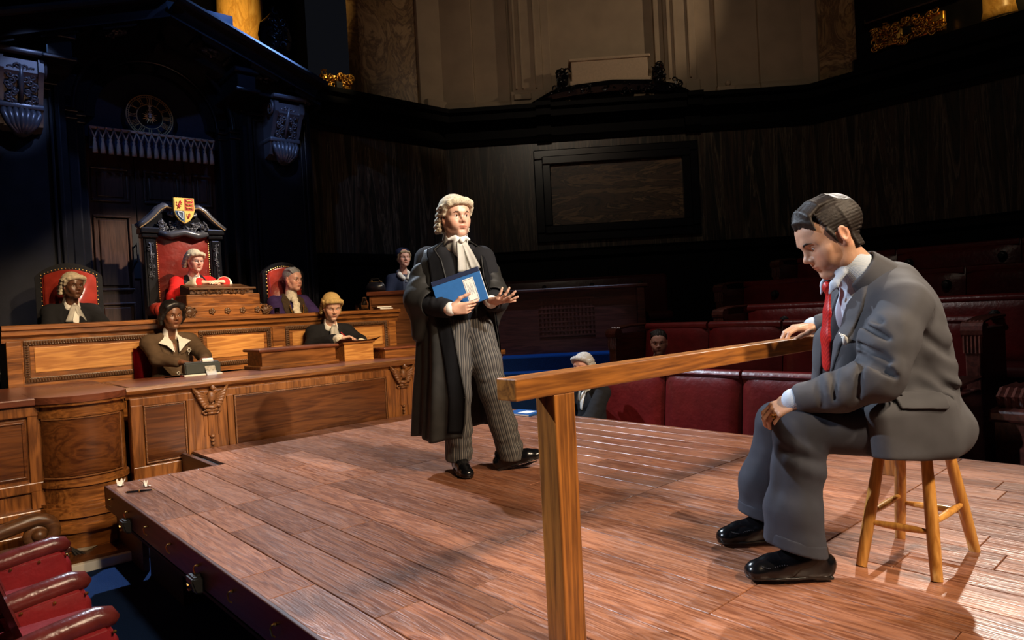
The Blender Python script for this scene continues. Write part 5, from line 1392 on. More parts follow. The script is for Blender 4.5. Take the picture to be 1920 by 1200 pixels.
WIGM = plain('horsehair_wig', (.68, .59, .42), .8, noise=.3, nscale=120, bump=.8, bscale=240)
WIGY = plain('straw_blond_wig', (.56, .38, .14), .75, noise=.3, nscale=120, bump=.7, bscale=240)
WIGG = plain('grey_wig', (.50, .48, .44), .8, noise=.3, nscale=120, bump=.8, bscale=240)
def wig(par, H, m, res=.004, curls=True, tail=True, full=True):
    S = Solid().use(H)
    S.ell((0, -.020, .045), (.089, .108, .090), .01)
    S.half((0, .052, .054), (0, .60, -.80), .01)                       # clear of the face
    S.half((0, -.01, -.012), (0, .22, -1), .01)
    front = [(-.082, .018, .012), (-.080, .040, .045), (-.064, .071, .070), (-.034, .089, .080), (0, .094, .083), (.034, .089, .080), (.064, .071, .070), (.080, .040, .045), (.082, .018, .012)]
    S.chain(front, [.015, .018, .0205, .0215, .022, .0215, .0205, .018, .015], .012)
    if curls:
        for s in (-1, 1):
            for row, (z, n, y0) in enumerate(((.052, 3, .005), (.020, 3, -.012), (-.012, 3, -.034), (-.044, 3, -.046), (-.074, 2, -.050))):
                for k in range(n):
                    y = y0 - k * .036; x = s * (.091 - .010 * k - .0 * row)
                    S.cone((x, y + .012, z), (x * .97, y - .012, z - .004), .0165, .0165, .004)
                    S.cone((x + s * .014, y + .013, z), (x + s * .012, y + .022, z), .006, .006, .002, '-')
        for row, z in enumerate((.03, -.005, -.04, -.072)):
            for k in (-1, 0, 1): S.cone((k * .036 - .012, -.118 + .012 * abs(k), z), (k * .036 + .012, -.118 + .012 * abs(k), z), .017, .017, .004)
    if tail:
        for s in (-1, 1):
            S.cone((s * .02, -.115, -.085), (s * .03, -.12, -.15), .011, .008, .006); S.ell((s * .032, -.12, -.165), (.013, .013, .012), .004)
    S.use()
    S.disp = lambda P: .0022 * vnoise(P, 330, 3) + .0016 * vnoise(P, 150, 5)
    return solid('wig', S, m, par, res)

def hairline(S, H, front=.066, side=.0, nape=-.075):
    S.half((0, .066, front), (0, .74, -.67), .006)

def arms_to(S, sh, el, wr, ra, k=.03):
    S.cone(sh, el, ra[0], ra[1], k); S.cone(el, wr, ra[1], ra[2], k)

def bands(par, F, top, L=.15, w=.032, m=None, spread=.14, collar=True):
    """two white linen tabs hanging at the throat and a wing collar"""
    bm = B()
    for s in (-1, 1):
        def fn(u, v):
            x = s * .012 + (u - .5) * w * (.8 + .6 * v) + s * spread * L * v
            return F @ (Vector(top) + Vector((x, .012 * math.sin(v * 2.2) + .006 * math.cos(u * PI * 2) * v + .014 * s, -L * v)))
        grid(bm, fn, 6, 8)
    bmesh.ops.solidify(bm, geom=bm.faces[:], thickness=.003)
    ball(bm, F @ Vector(top), .015, 8, 6)
    return obj('neck_bands', bm, m or WHITE, par, smooth=True)

def seated(label, head, bfwd, hfwd, s, robe, skinm, floor, arms, hair=None, hairm=None, group=None, fem=0, old=0, res=.0055, width=1.0, pitch=0.0, shoulder_drop=0.0, iris=None, look=(0, 1, 0), lean=.04, kneez=-.70, cloth='gown', fold=.006, seatx=None):
    """a person seen behind a desk or bench: one body (head, neck, trunk, legs, hands) and clothes as parts"""
    hx, hy, hz = head
    t = thing('person', label, 'person', (hx, hy, floor), 0, group)
    O = t.location.copy()
    F = frame((hx, hy, hz), bfwd, (0, 0, 1), s)
    F = F @ Matrix.Translation((0, -lean, 0))
    hf = Vector(hfwd); hf = Vector((hf.x, hf.y, -math.tan(math.radians(pitch)) * Vector((hf.x, hf.y)).length))
    H = frame(head, hf, (0, 0, 1), s * 1.04)
    S = Solid(); add_head(S, H, fem, old=old)
    Fi = F.inverted(); C = lambda v: Fi @ Vector(v)
    S.use(F)
    S.cone(Fi @ (H @ Vector((0, -.025, -.055))), (0, -.03, -.20), .052 - .006 * fem, .058 - .006 * fem, .03)
    S.ell((0, -.05, -.40), (.15 * width, .09, .18), .05); S.ell((0, -.04, -.66), (.14 * width, .10, .16), .05)
    shz = -.252 - shoulder_drop
    for q in (-1, 1): S.cone((q * .06, -.045, -.235), (q * .165 * width, -.05, shz - .03), .035, .042, .04)
    for q in (-1, 1):
        S.cone((q * .09, 0, -.72), (q * .1, .38, kneez), .07, .055, .04); S.cone((q * .1, .38, kneez), (q * .1, .36, -1.12), .05, .04, .03)
    R = Solid().use(F)
    R.ell((0, -.045, -.40), (.178 * width, .125, .19), .06); R.ell((0, -.035, -.62), (.185 * width, .15, .20), .06)
    for q in (-1, 1): R.cone((q * .05, -.055, -.205), (q * .180 * width, -.055, shz), .045, .064, .05)
    for q in (-1, 1):
        R.cone((q * .09, .0, -.70), (q * .11, .40, kneez), .11, .085, .06); R.cone((q * .11, .40, kneez), (q * .11, .38, -1.05), .085, .07, .05)
    for (right, elb, wr, hd, dors, curl, th, slv) in arms:
        q = 1 if right else -1
        sh = F @ Vector((q * .19 * width, -.05, shz - .01)); elb, wr = Vector(elb), Vector(wr)
        S.use(); S.cone(sh, elb, .045 * s, .038 * s, .03); S.cone(elb, wr, .036 * s, .026 * s, .02)
        if hd is not None: add_hand(S, wr, hd, dors, right, curl, th or ((.5, .75, -.35), (.2, .95, -.3)), s)
        R.use(); e2 = elb.lerp(wr, slv[2] if len(slv) > 2 else .85)
        R.cone(sh, elb, .075 * s, slv[0] * s, .05); R.cone(elb, e2, slv[0] * s, slv[1] * s, .04)
    R.use(F); R.cone((0, .02, -.04), (0, -.035, -.165), .060, .064, .012, '-'); R.ell((0, .07, -.19), (.042, .06, .075), .02, '-')
    R.use(); R.disp = (lambda P: fold * vnoise(P, 34, 7) + fold * .4 * vnoise(P, 90, 9)) if fold else None
    body = solid('body', S, skinm, t, res * .82, {'tint': head_tint(H)}, O)
    rb = solid(cloth, R, robe, t, res, None, O)
    eyes_at(t, H, O, look, iris)
    return t, F, H, O, R, S
def eyes_at(t, H, O, look, iris): eyes(t, Matrix.Translation(-O) @ H, look, iris)
def LO(O, M): return Matrix.Translation(-Vector(O)) @ M
def part(t, O, nm, S, m, res=.005, **k): return solid(nm, S, m, t, res, k.get('attr'), O)
def shirt_front(t, O, F, R, m=None, res=.005, w=.05, z1=-.42, off=.004, nm='shirt'):
    S = Solid().use(F)
    S.chain([(0, .05, -.17), (0, .09, z1)], [w, w * .45], .01); S.use(); S.p.append(shell(R, off)); S.use(F)
    S.cone((0, -.030, -.150), (0, -.036, -.215), .062, .078, .006); S.cone((0, .05, -.06), (0, -.0, -.155), .062, .056, .006, '-')
    S.use(); return part(t, O, nm, S, m or WHITE, res)

# ------------------------------------------------------------------ the seated man in the grey suit
SUIT = fabric('grey_wool_suit', (.070, .070, .078), .8, .35, 620, .12)
SUITT = fabric('grey_wool_trousers', (.038, .040, .052), .8, .35, 620, .12)
SHIRT = plain('blue_striped_shirt', (.46, .55, .68), .75)
def striped(name, c1, c2, scale, direction='X', rough=.7):
    m, nt, b = _nt(name); tc = N(nt, 'ShaderNodeTexCoord'); wv = N(nt, 'ShaderNodeTexWave', bands_direction=direction); wv.inputs['Scale'].default_value = scale; wv.inputs['Distortion'].default_value = .3
    nt.links.new(tc.outputs['Object'], wv.inputs['Vector']); cr = N(nt, 'ShaderNodeValToRGB'); cr.color_ramp.elements[0].position = .35; cr.color_ramp.elements[1].position = .75
    cr.color_ramp.elements[0].color = (*c1, 1); cr.color_ramp.elements[1].color = (*c2, 1); nt.links.new(wv.outputs['Fac'], cr.inputs[0]); nt.links.new(cr.outputs[0], b.inputs['Base Color']); b.inputs['Roughness'].default_value = rough; return m
SHIRT = striped('blue_striped_shirt', (.30, .40, .56), (.66, .70, .74), 170, 'DIAGONAL')
TIE = striped('red_tie_silk', (.36, .008, .008), (.55, .02, .018), 40, 'DIAGONAL', .4)
HAIRB = plain('dark_brown_hair', (.016, .010, .007), .56, noise=.5, nscale=60, spec=.35, bump=.15, bscale=300)
SHOEB = plain('black_shoe_leather', (.004, .004, .005), .2, spec=.45, coat=.12)
LACE = plain('black_lace', (.01, .01, .01), .7)
man = thing('person', 'seated man in grey suit and red tie, dark hair, looking down on the stool', 'person', (2.765, .90, 0))
MO = man.location.copy()
G = frame(MO, (-.745, .667, 0))
hfd = (G.to_3x3() @ Vector((.03, .875, -.48)))
MH = frame(G @ Vector((.0, .272, 1.212)), hfd, (0, 0, 1), 1.13)
S = Solid(); add_head(S, MH, jaw=1.02, nose=1.05)
S.use(G)
S.cone((0, .222, 1.13), (0, .10, .99), .066, .074, .03)
S.ell((0, .06, .84), (.15, .13, .17), .05); S.ell((0, -.01, .60), (.15, .13, .16), .05)
for q in (-1, 1): S.cone((q * .08, .08, .98), (q * .18, .10, .955), .05, .055, .04)
for (sh, el, wr) in (((-.20, .11, .955), (-.245, .235, .69), (-.155, .465, .637)), ((.20, .10, .955), (.40, -.09, .87), (.508, .125, .857))):
    S.cone(sh, el, .045, .04, .03); S.cone(el, wr, .040, .030, .02)
for hp, kn, an in (((-.10, 0, .50), (-.135, .48, .535), (-.14, .47, .09)), ((.10, 0, .50), (.19, .43, .50), (.235, .47, .09))):
    S.cone(hp, kn, .08, .058, .04); S.cone(kn, an, .052, .04, .03); S.cone(an, (an[0], an[1] + .10, .05), .035, .03, .02)
S.use()
W3 = G.to_3x3()
add_hand(S, G @ Vector((-.150, .472, .636)), W3 @ Vector((.22, .80, -.36)), W3 @ Vector((-.45, .32, .8)), False,
         [(.55, .75, .5), (.60, .8, .5), (.65, .8, .55), (.7, .8, .5)], ((.65, .65, -.4), (.2, .9, -.4)), 1.05, .06)
add_hand(S, G @ Vector((.508, .125, .858)), W3 @ Vector((-.10, .98, -.05)), W3 @ Vector((-.1, .05, 1)), True,
         [(.35, .7, .5), (.35, .65, .5), (.4, .7, .5), (.45, .7, .5)], ((.55, .8, -.25), (.1, .95, -.3)), 1.02, .05)
solid('body', S, OLIVE, man, .0036, {'tint': head_tint(MH, stubble=.35)}, MO)
eyes(man, LO(MO, MH), (0.0, .86, -.5)); brows(man, LO(MO, MH), HAIRB, .0042, .003)
# hair: short sides, swept-back top
S = Solid().use(MH)
S.ell((0, -.018, .044), (.0800, .101, .087), .01)
S.half((0, .060, .058), (0, .74, -.67), .006)
S.box((0, .074, -.05), (.09, .065, .085), .03, .012, '-')
S.half((0, -.05, -.055), (0, .45, -1), .01)
for s in (-1, 1):
    S.ell((s * .080, -.006, -.012), (.020, .022, .036), .006, '-')
    S.cone((s * .0725, .024, .02), (s * .0725, .020, -.012), .0065, .003, .006)
rnd = random.Random(3)
def hz(x, z): return z + .005 - .030 * (abs(x + .008) / .07) ** 2
for i in range(22):
    x = -.066 + i * .0063; j = rnd.uniform(-.002, .003)
    S.chain([(x - .002, .086 - abs(x) * .40 + j, hz(x, .066) + j), (x + .002, .081 - abs(x) * .36, hz(x, .088)), (x + .006, .052, hz(x, .112) + j), (x * .97 + .008, .008, hz(x, .124)), (x * .95 + .006, -.044, hz(x, .117) + j), (x * .85, -.088, hz(x, .078)), (x * .7, -.105, .030)], [.0035, .0065, .0080, .0075, .0070, .0060, .004], .0035)
def cr(z): return max(0.0, 1 - ((z - .036) / .084) ** 2) ** .5
for s in (-1, 1):
    for i in range(15):
        z = .088 - i * .0102; y0 = .034 - .0012 * i if z > .016 else -.030
        z2, z3 = z - .006, z - .014
        S.chain([(s * .0755 * max(cr(z), .86), y0, z), (s * (.0785 * max(cr(z2), .80)), -.036, z2), (s * .060 * max(cr(z3), .6), -.014 - .080 * max(cr(z3), .58), z3), (s * .024, -.014 - .093 * max(cr(z3), .56), z3 - .004)], [.004, .0052, .0054, .0044], .005)
    S.chain([(s * .0755, .030, .030), (s * .0755, .022, .006), (s * .0735, .019, -.020)], [.006, .0055, .002], .004)
S.use(); S.disp = lambda P: .0007 * vnoise(P, 500, 2)
solid('hair', S, HAIRB, man, .0030, None, MO)
# jacket
J = Solid().use(G)
J.ell((0, .02, .56), (.20, .162, .19), .07); J.ell((0, .075, .72), (.185, .205, .17), .08); J.ell((0, .085, .86), (.205, .185, .17), .08); J.ell((0, .085, .965), (.175, .125, .105), .07)
J.chain([(0, .035, 1.03), (0, .02, .93), (0, -.008, .78), (0, -.022, .58)], [.075, .10, .108, .108], .05)
for q in (-1, 1):
    J.cone((q * .045, .085, 1.020), (q * .180, .110, .945), .052, .076, .06)
    J.ell((q * .115, .015, .50), (.130, .160, .12), .04)
    J.box((q * .135, .12, .515), (.125, .150, .115), .05, .04, R=Matrix.Rotation(-.10, 3, 'X'))
J.cone((-.09, .25, .80), (-.08, .285, .66), .06, .04, .04); J.cone((.09, .25, .82), (.08, .285, .66), .05, .045, .04)
J.half((0, 0, .418), (0, .06, -1), .008)
J.ell((0, .34, .91), (.050, .13, .20), .015, '-')
J.cone((0, .27, 1.16), (0, .12, 1.02), .078, .080, .012, '-')
J.ell((.0, .30, .52), (.055, .16, .15), .03, '-')
Jt = Solid(); Jt.p = list(J.p)                 # trunk of the jacket only
A = Solid().use(G)
A.chain([(-.198, .128, .938), (-.238, .200, .83), (-.258, .250, .715)], [.076, .078, .068], .05); A.chain([(-.258, .250, .715), (-.215, .36, .662), (-.160, .462, .642)], [.068, .062, .055], .035)
A.ell((-.258, .245, .692), (.055, .066, .050), .03)
UA, UE, UW = Vector((-.238, .200, .83)), Vector((-.258, .250, .715)), Vector((-.160, .462, .642))
for t0, t1, th0, th1, w, h in ((.55, .95, -120, 20, .018, .010), (.85, 1.1, -130, 10, .016, .009), (.15, .55, -90, 40, .020, .008), (-.35, .15, -70, 60, .022, .008)): ridge(A, UA, UE, .079, .068, t0, t1, th0, th1, w, h, (0, 1, 0), .05)
for t0, t1, th0, th1, w, h in ((.0, .25, -150, -20, .016, .009), (.22, .45, -140, -10, .015, .008), (.50, .66, -140, 0, .014, .006)): ridge(A, UE, UW, .068, .055, t0, t1, th0, th1, w, h, (0, 0, 1), .045)
A.chain([(.20, .10, .955), (.32, .0, .91), (.40, -.08, .872)], [.088, .08, .07], .04); A.chain([(.40, -.08, .872), (.46, .03, .864), (.494, .092, .860)], [.068, .06, .052], .03)
J.p += A.p
for (c0, c1, w) in (((-.165, .18, .665), (-.150, -.03, .605), .034), ((-.168, .13, .70), (-.140, -.07, .655), .030), ((-.165, .03, .79), (-.12, -.065, .72), .032), ((-.168, .06, .86), (-.14, -.04, .82), .030)): J.cone(c0, c1, w, w * .8, .03)
for t0, t1, th0, th1, o in ((.80, 1.02, 10, -95, .0095), (.55, .95, 20, -80, .008), (.25, .70, 25, -75, .006), (-.35, .15, 40, -60, .006), (-.75, -.25, 50, -40, .007)):
    groove(J, arc_on(UA, UE, .079, .068, t0, t1, th0, th1, o), .008, .022)
for t0, t1, th0, th1, o in ((.14, .35, -35, -120, .0095), (.48, .62, -10, -110, .008), (.72, .80, 0, -120, .007)):
    groove(J, arc_on(UE, UW, .068, .055, t0, t1, th0, th1, o, (0, 0, 1)), .007, .020)
groove(J, [(-.15, .06, 1.020), (-.20, .045, .975), (-.232, .052, .92), (-.225, .075, .85)], .006, .012)
groove(J, [(-.232, .10, .80), (-.215, .05, .72), (-.18, -.02, .66), (-.14, -.10, .63)], .010, .03); groove(J, [(-.235, .16, .73), (-.21, .06, .66), (-.175, -.03, .61)], .009, .03)
groove(J, [(-.215, .07, .84), (-.19, .0, .79), (-.15, -.06, .76)], .009, .03); groove(J, [(-.13, .02, 1.03), (-.15, -.045, .93), (-.155, -.085, .80), (-.16, -.105, .66), (-.16, -.11, .50)], .003, .006)
J.use(G); J.cone((-.146, .496, .634), (-.09, .56, .60), .040, .045, .006, '-'); J.cone((.506, .118, .858), (.515, .2, .855), .038, .042, .006, '-')
J.use(); J.disp = lambda P: .0028 * vnoise(P, 26, 4) + .0010 * vnoise(P, 70, 6)
jk = solid('jacket', J, SUIT, man, .0050, None, MO)
# pocket flap, lapels, collar, welt with handkerchief
def over(nm, m, off, build, res=.004, base=None):
    S = Solid().use(G); build(S); S.use(); S.p.append(shell(base or J, off)); return solid(nm, S, m, jk, res, None, MO)
def flap(S):
    S.box((-.235, .105, .625), (.09, .080, .026), .008, .004, R=Matrix.Rotation(.05, 3, 'X'))
over('pocket_flap', SUIT, .0105, flap)
for q in (-1, 1):
    over('lapel', SUIT, .008, lambda S: S.chain([(q * .075, .165, 1.015), (q * .082, .24, .95), (q * .088, .30, .86), (q * .060, .32, .74), (q * .045, .32, .69)], [.022, .034, .040, .022, .008], .01))
S = Solid().use(G); S.cone((0, .205, 1.092), (0, .105, 1.008), .090, .112, .01); S.half((0, .182, 1.086), (0, .76, .65), .004); S.cone((0, .30, 1.185), (0, .10, 1.005), .0725, .084, .004, '-'); S.box((0, .31, 1.02), (.055, .10, .14), .02, .01, '-'); S.half((0, .10, 1.0), (0, -.15, -1), .01); S.use(); solid('collar', S, SUIT, jk, .004, None, MO)
bm = B(); MLO = LO(MO, G)
for k in range(4):
    q = MLO @ Vector((-.115 + .006 * k, .288 - .004 * k, .815 + .002 * k)); tube(bm, [q, q + MLO.to_3x3() @ Vector((-.012 + .01 * k, .008, .022 + .006 * (k % 2))), q + MLO.to_3x3() @ Vector((-.03 + .016 * k, .018, .034))], [.010, .010, .003], 6)
obj('pocket_handkerchief', bm, WHITE, man, smooth=True)
# shirt, tie
S = Solid().use(G)
S.cone((0, .238, 1.120), (0, .130, 1.030), .0725, .082, .01); S.cone((0, .34, 1.205), (0, .225, 1.109), .066, .0655, .004, '-')
for q in (-1, 1): S.chain([(q * .055, .262, 1.070), (q * .046, .288, 1.030), (q * .034, .300, 1.000)], [.016, .014, .006], .012, flat=.5, fdir=(q * .6, .8, 0))
S.ell((0, .10, .92), (.13, .155, .15), .04)
S.use(); solid('shirt', S, SHIRT, man, .0042, None, MO)
for q, a, b in ((-1, (-.154, .468, .638), (-.146, .494, .634)), (1, (.505, .108, .859), (.508, .128, .858))):
    S = Solid().use(G); S.cone(a, b, .040 if q < 0 else .038, .041 if q < 0 else .039, .004); S.use(); solid('shirt_cuff', S, SHIRT, man, .0042, None, MO)
S = Solid().use(G); S.ell((0, .292, 1.022), (.019, .017, .024), .01); S.chain([(0, .288, 1.0), (0, .296, .93), (0, .306, .84), (0, .306, .74)], [.016, .024, .030, .030], .012, flat=.4, fdir=(0, 1, 0)); S.use(); solid('tie', S, TIE, man, .004, None, MO)
# trousers
T = Solid().use(G)
T.ell((0, -.01, .52), (.165, .165, .11), .05)
for q, kn, hm, tilt in ((-1, (-.135, .480, .528), (-.14, .512, .10), .35), (1, (.19, .425, .492), (.235, .478, .10), .35)):
    T.cone((q * .095, .0, .51), kn, .115, .082, .06)
    T.chain([kn, (kn[0] * .7 + hm[0] * .3, kn[1] + .005, .40), (hm[0], hm[1], .25), hm], [.080, .083, .092, .104], .03)
KN, HN = Vector((-.135, .480, .528)), Vector((-.095, 0, .51))
for t0, t1, th0, th1, w, h in ((.08, .20, -150, 40, .02, .010), (.20, .38, -140, 30, .02, .009), (.36, .5, -150, 0, .018, .007)): ridge(T, KN, HN, .082, .115, t0, t1, th0, th1, w, h, (0, 0, 1))
for t0, t1, th0, th1, o in ((.10, .26, -60, -160, .006), (.24, .42, -50, -150, .006), (.02, .12, -40, -150, .006)): groove(T, arc_on(KN, HN, .082, .115, t0, t1, th0, th1, o, (0, 0, 1)), .010, .03)
ridge(T, KN, (-.14, .512, .25), .080, .092, .30, .12, -175, -40, .022, .012); ridge(T, KN, (-.14, .512, .25), .080, .092, .55, .35, -170, -50, .018, .008); ridge(T, KN, (-.14, .512, .10), .080, .104, .12, 1.02, -15, -8, .014, .007)
T.use(G); T.half((0, .50, .112), (0, .30, -1), .006)
T.disp = lambda P: .003 * vnoise(P, 38, 14) + .001 * vnoise(P, 100, 16)
tr = solid('trousers', T, SUITT, man, .0050, None, MO)
for hm in ((-.14, .512, .10), (.235, .478, .10)):
    S = Solid().use(G); S.cone((hm[0], hm[1], .20), (hm[0], hm[1], .05), .097, .112, .01)
    S.half((0, .5, .111), (0, .30, -1), .004); S.half((0, .5, .158), (0, -.30, 1), .004); S.use(); S.p.append(shell(T, .006, .003)); solid('turn_up', S, SUITT, tr, .0045, None, MO)
def shoe(par, O, pos, fwd, up=(0, 0, 1), brogue=True, sc=1.0, laces=True):
    M = frame(pos, fwd, up, sc)
    S = Solid().use(M)
    S.chain([(0, .115, .030), (.004, .07, .036), (0, .01, .045), (0, -.06, .050), (0, -.115, .046)], [.034, .040, .043, .040, .037], .03, flat=.92, fdir=(1, 0, 0))
    S.chain([(0, .120, .020), (.003, .06, .020), (0, -.05, .020), (0, -.108, .020)], [.033, .038, .033, .033], .02)
    S.ell((0, .125, .026), (.038, .038, .026), .02); S.cone((0, -.01, .06), (0, -.07, .085), .038, .040, .03); S.ell((0, -.075, .10), (.036, .05, .03), .02)
    S.box((0, .0, -.002), (.2, .3, .010), .001, .002, '-')
    S.ell((0, -.075, .135), (.033, .048, .035), .004, '-')
    S.use(); o = solid('shoe', S, SHOEB, par, .0034, None, O)
    S = Solid().use(M)
    S.chain([(0, .122, .008), (.002, .06, .008), (0, .0, .008), (0, -.05, .008), (0, -.102, .008)], [.0385, .0435, .039, .034, .0345], .02)
    S.half((0, 0, .014), (0, 0, 1), .001); S.half((0, 0, .004), (0, 0, -1), .001)
    S.box((0, -.098, -.004), (.032, .036, .014), .008, .002)
    S.half((0, 0, -.004), (0, 0, -1), .001)
    S.use(); solid('sole', S, plain('black_sole', (.010, .008, .007), .4), o, .0034, None, O)
    bm = B(); ML = LO(O, M)
    if laces:
        for k in range(4):
            y = .035 - k * .018; z = .082 + k * .006
            tube(bm, [ML @ Vector((-.022, y, z - .008)), ML @ Vector((0, y + .004, z + .003)), ML @ Vector((.022, y, z - .008))], .0025, 5)
        for q in (-1, 1): tube(bm, [ML @ Vector((0, -.02, .104)), ML @ Vector((q * .025, -.005, .112)), ML @ Vector((q * .03, .015, .095)), ML @ Vector((q * .01, -.012, .104))], .0022, 5)
        obj('laces', bm, LACE, o)
    if brogue:
        bm = B()
        for k in range(26):
            a = PI * k / 25; ball(bm, ML @ Vector((.040 * math.cos(a), .088 + .045 * math.sin(a) * (.4 + .6 * abs(math.cos(a * 1))), .047 + .008 * math.sin(a))), .0022, 5, 3)
        for k in range(20): ball(bm, ML @ Vector((-.042, .07 - k * .008, .052 + .006 * math.sin(k * .35))), .0022, 5, 3)
        obj('brogue_stitching', bm, plain('brogue_holes', (.03, .03, .033), .5), o)
    return o
SOCK = fabric('navy_sock', (.012, .016, .035), .9)
for px, py, a in ((-.14, .525, .05), (.235, .515, -.05)):
    p = G @ Vector((px, py, .012)); shoe(man, MO, p, W3 @ Vector((a, 1, 0)))
    S = Solid().use(G); S.cone((px, py - .07, .17), (px, py - .075, .085), .045, .040, .01); S.use(); solid('sock', S, SOCK, man, .006, None, MO)
bm = B(); RM = LO(MO, G) @ Vector((-.135, .565, .578)); lathe(bm, [(.0105, -.003), (.012, -.003), (.012, .003), (.0105, .003)], 16, Matrix.Translation(RM) @ (MLO.to_3x3() @ Vector((.2, .6, -.75))).to_track_quat('Z', 'Y').to_matrix().to_4x4()); obj('gold_ring', bm, BRASS, man)

# ------------------------------------------------------------------ the standing barrister
bar = thing('person', 'standing man in white wig and long black gown holding a blue folder', 'person', (2.69, 3.32, 0))
BO = bar.location.copy()
K = frame(BO, (-.372, -.928, 0)); K3 = K.to_3x3(); KL = LO(BO, K)
BH = frame(K @ Vector((.108, -.035, 1.600)), K3 @ Vector((-.16, .98, -.03)), K3 @ Vector((.02, 0, 1)), 1.07)
S = Solid(); add_head(S, BH, jaw=1.03)
S.use(K); S.cone((.11, -.06, 1.54), (.11, -.075, 1.40), .060, .066, .03)
S.ell((.115, -.06, 1.22), (.15, .09, .17), .05); S.ell((.08, -.04, .95), (.14, .10, .14), .05)
for q, x, y, z in ((1, .28, -.10, 1.345), (-1, -.045, -.02, 1.335)): S.cone((.115 + q * .05, -.06, 1.375), (x - q * .02, y, z - .03), .034, .042, .04)
ELR, WRR = Vector((.345, -.055, 1.06)), Vector((.226, .212, 1.022)); ELL, WRL = Vector((-.105, .02, 1.06)), Vector((-.018, .205, 1.055))
S.cone((.28, -.10, 1.34), ELR, .048, .040, .03); S.cone(ELR, WRR, .040, .029, .02)
S.cone((-.045, -.02, 1.33), ELL, .048, .040, .03); S.cone(ELL, WRL, .040, .029, .02)
for hp, kn, an in (((.15, -.02, .90), (.165, -.02, .49), (.160, -.075, .09)), ((.0, -.01, .90), (-.065, .03, .50), (-.155, .045, .10))):
    S.cone(hp, kn, .085, .058, .04); S.cone(kn, an, .052, .032, .03); S.cone(an, (an[0] - (.04 if an[0] < 0 else 0), an[1] + (.02 if an[0] < 0 else .05), .07), .028, .024, .02)
S.use()
add_hand(S, K @ WRR, K3 @ Vector((-.95, .30, .03)), K3 @ Vector((.24, .90, -.36)), True, [(.25, .35, .25), (.55, .6, .4), (.75, .7, .4), (.85, .75, .4)], ((.72, .66, -.05), (.35, .93, -.06)), 1.0, .04)
add_hand(S, K @ WRL, K3 @ Vector((-.42, .86, .10)), K3 @ Vector((.35, .12, -.92)), False, [(.10, .2, .15), (.25, .3, .2), (.45, .35, .25), (.6, .4, .3)], ((.80, .55, -.35), (.65, .72, -.15)), 1.02, .14)
solid('body', S, FAIR, bar, .0036, {'tint': head_tint(BH, stubble=.25)}, BO)
BROWNH = plain('brown_hair', (.045, .026, .014), .5, noise=.4, nscale=90)
eyes(bar, LO(BO, BH), (-.1, 1, -.03)); brows(bar, LO(BO, BH), BROWNH, .0034, .001)
S = Solid().use(BH)
for s in (-1, 1): S.chain([(s * .070, .030, .045), (s * .0745, .016, .012), (s * .0755, .008, -.012)], [.012, .009, .005], .008)
S.use(); solid('sideburns', S, BROWNH, bar, .0034, None, BO)
wig(bar, LO(BO, BH), WIGM, .0036)
# waistcoat and coat body
Wc = Solid().use(K)
Wc.ell((.115, -.045, 1.20), (.165, .125, .20), .05); Wc.ell((.085, -.03, .99), (.15, .125, .13), .05); Wc.cone((.20, -.07, 1.375), (.02, -.05, 1.375), .056, .056, .05)
Wc.cone((.105, .04, 1.52), (.11, -.06, 1.38), .066, .070, .01, '-')
Wc.half((0, 0, .875), (-.15, 0, -1), .01); Wc.use(); Wc.disp = lambda P: .002 * vnoise(P, 40, 21)
wc = solid('waistcoat', Wc, BLK2, bar, .005, None, BO)
bm = B()
for k in range(5):
    z = 1.34 - k * .075; p = KL @ Vector((.095 + .006 * k, .075 + .003 * k if k > 0 else .055, z))
    lathe(bm, [(.009, 0), (.009, .003), (.006, .005)], 10, Matrix.Translation(p) @ (K3 @ Vector((0, 1, .1))).to_track_quat('Z', 'Y').to_matrix().to_4x4())
obj('buttons', bm, plain('dark_button', (.03, .03, .032), .35), wc)
# trousers with narrow stripes
def pin(name):
    m, nt, b = _nt(name); L = nt.links.new
    at = N(nt, 'ShaderNodeAttribute', attribute_name='wrap'); sp = N(nt, 'ShaderNodeSeparateColor'); L(at.outputs['Color'], sp.inputs[0])
    def off(k): n = N(nt, 'ShaderNodeMath', operation='SUBTRACT'); n.inputs[1].default_value = .5; L(sp.outputs[k], n.inputs[0]); return n
    a2 = N(nt, 'ShaderNodeMath', operation='ARCTAN2'); L(off(0).outputs[0], a2.inputs[0]); L(off(1).outputs[0], a2.inputs[1])
    tc = N(nt, 'ShaderNodeTexCoord'); nz = N(nt, 'ShaderNodeTexNoise'); nz.inputs['Scale'].default_value = 9; L(tc.outputs['Object'], nz.inputs['Vector'])
    ad = N(nt, 'ShaderNodeMath', operation='MULTIPLY_ADD'); ad.inputs[1].default_value = .06; L(nz.outputs['Fac'], ad.inputs[0]); L(a2.outputs[0], ad.inputs[2])
    def sine(fr):
        mm = N(nt, 'ShaderNodeMath', operation='MULTIPLY'); mm.inputs[1].default_value = fr; L(ad.outputs[0], mm.inputs[0]); sn = N(nt, 'ShaderNodeMath', operation='SINE'); L(mm.outputs[0], sn.inputs[0]); return sn
    s1, s2 = sine(44), sine(22)
    sm = N(nt, 'ShaderNodeMath', operation='MULTIPLY_ADD'); sm.inputs[1].default_value = .45; L(s2.outputs[0], sm.inputs[0]); L(s1.outputs[0], sm.inputs[2])
    cr = N(nt, 'ShaderNodeValToRGB'); e = cr.color_ramp.elements; e[0].position = .15; e[1].position = .95; e[0].color = (.014, .014, .016, 1); e[1].color = (.15, .135, .115, 1)
    mr = N(nt, 'ShaderNodeMapRange'); mr.inputs[1].default_value = -1.2; mr.inputs[2].default_value = 1.45; L(sm.outputs[0], mr.inputs[0]); L(mr.outputs[0], cr.inputs[0]); L(cr.outputs[0], b.inputs['Base Color'])
    b.inputs['Roughness'].default_value = .85; return m
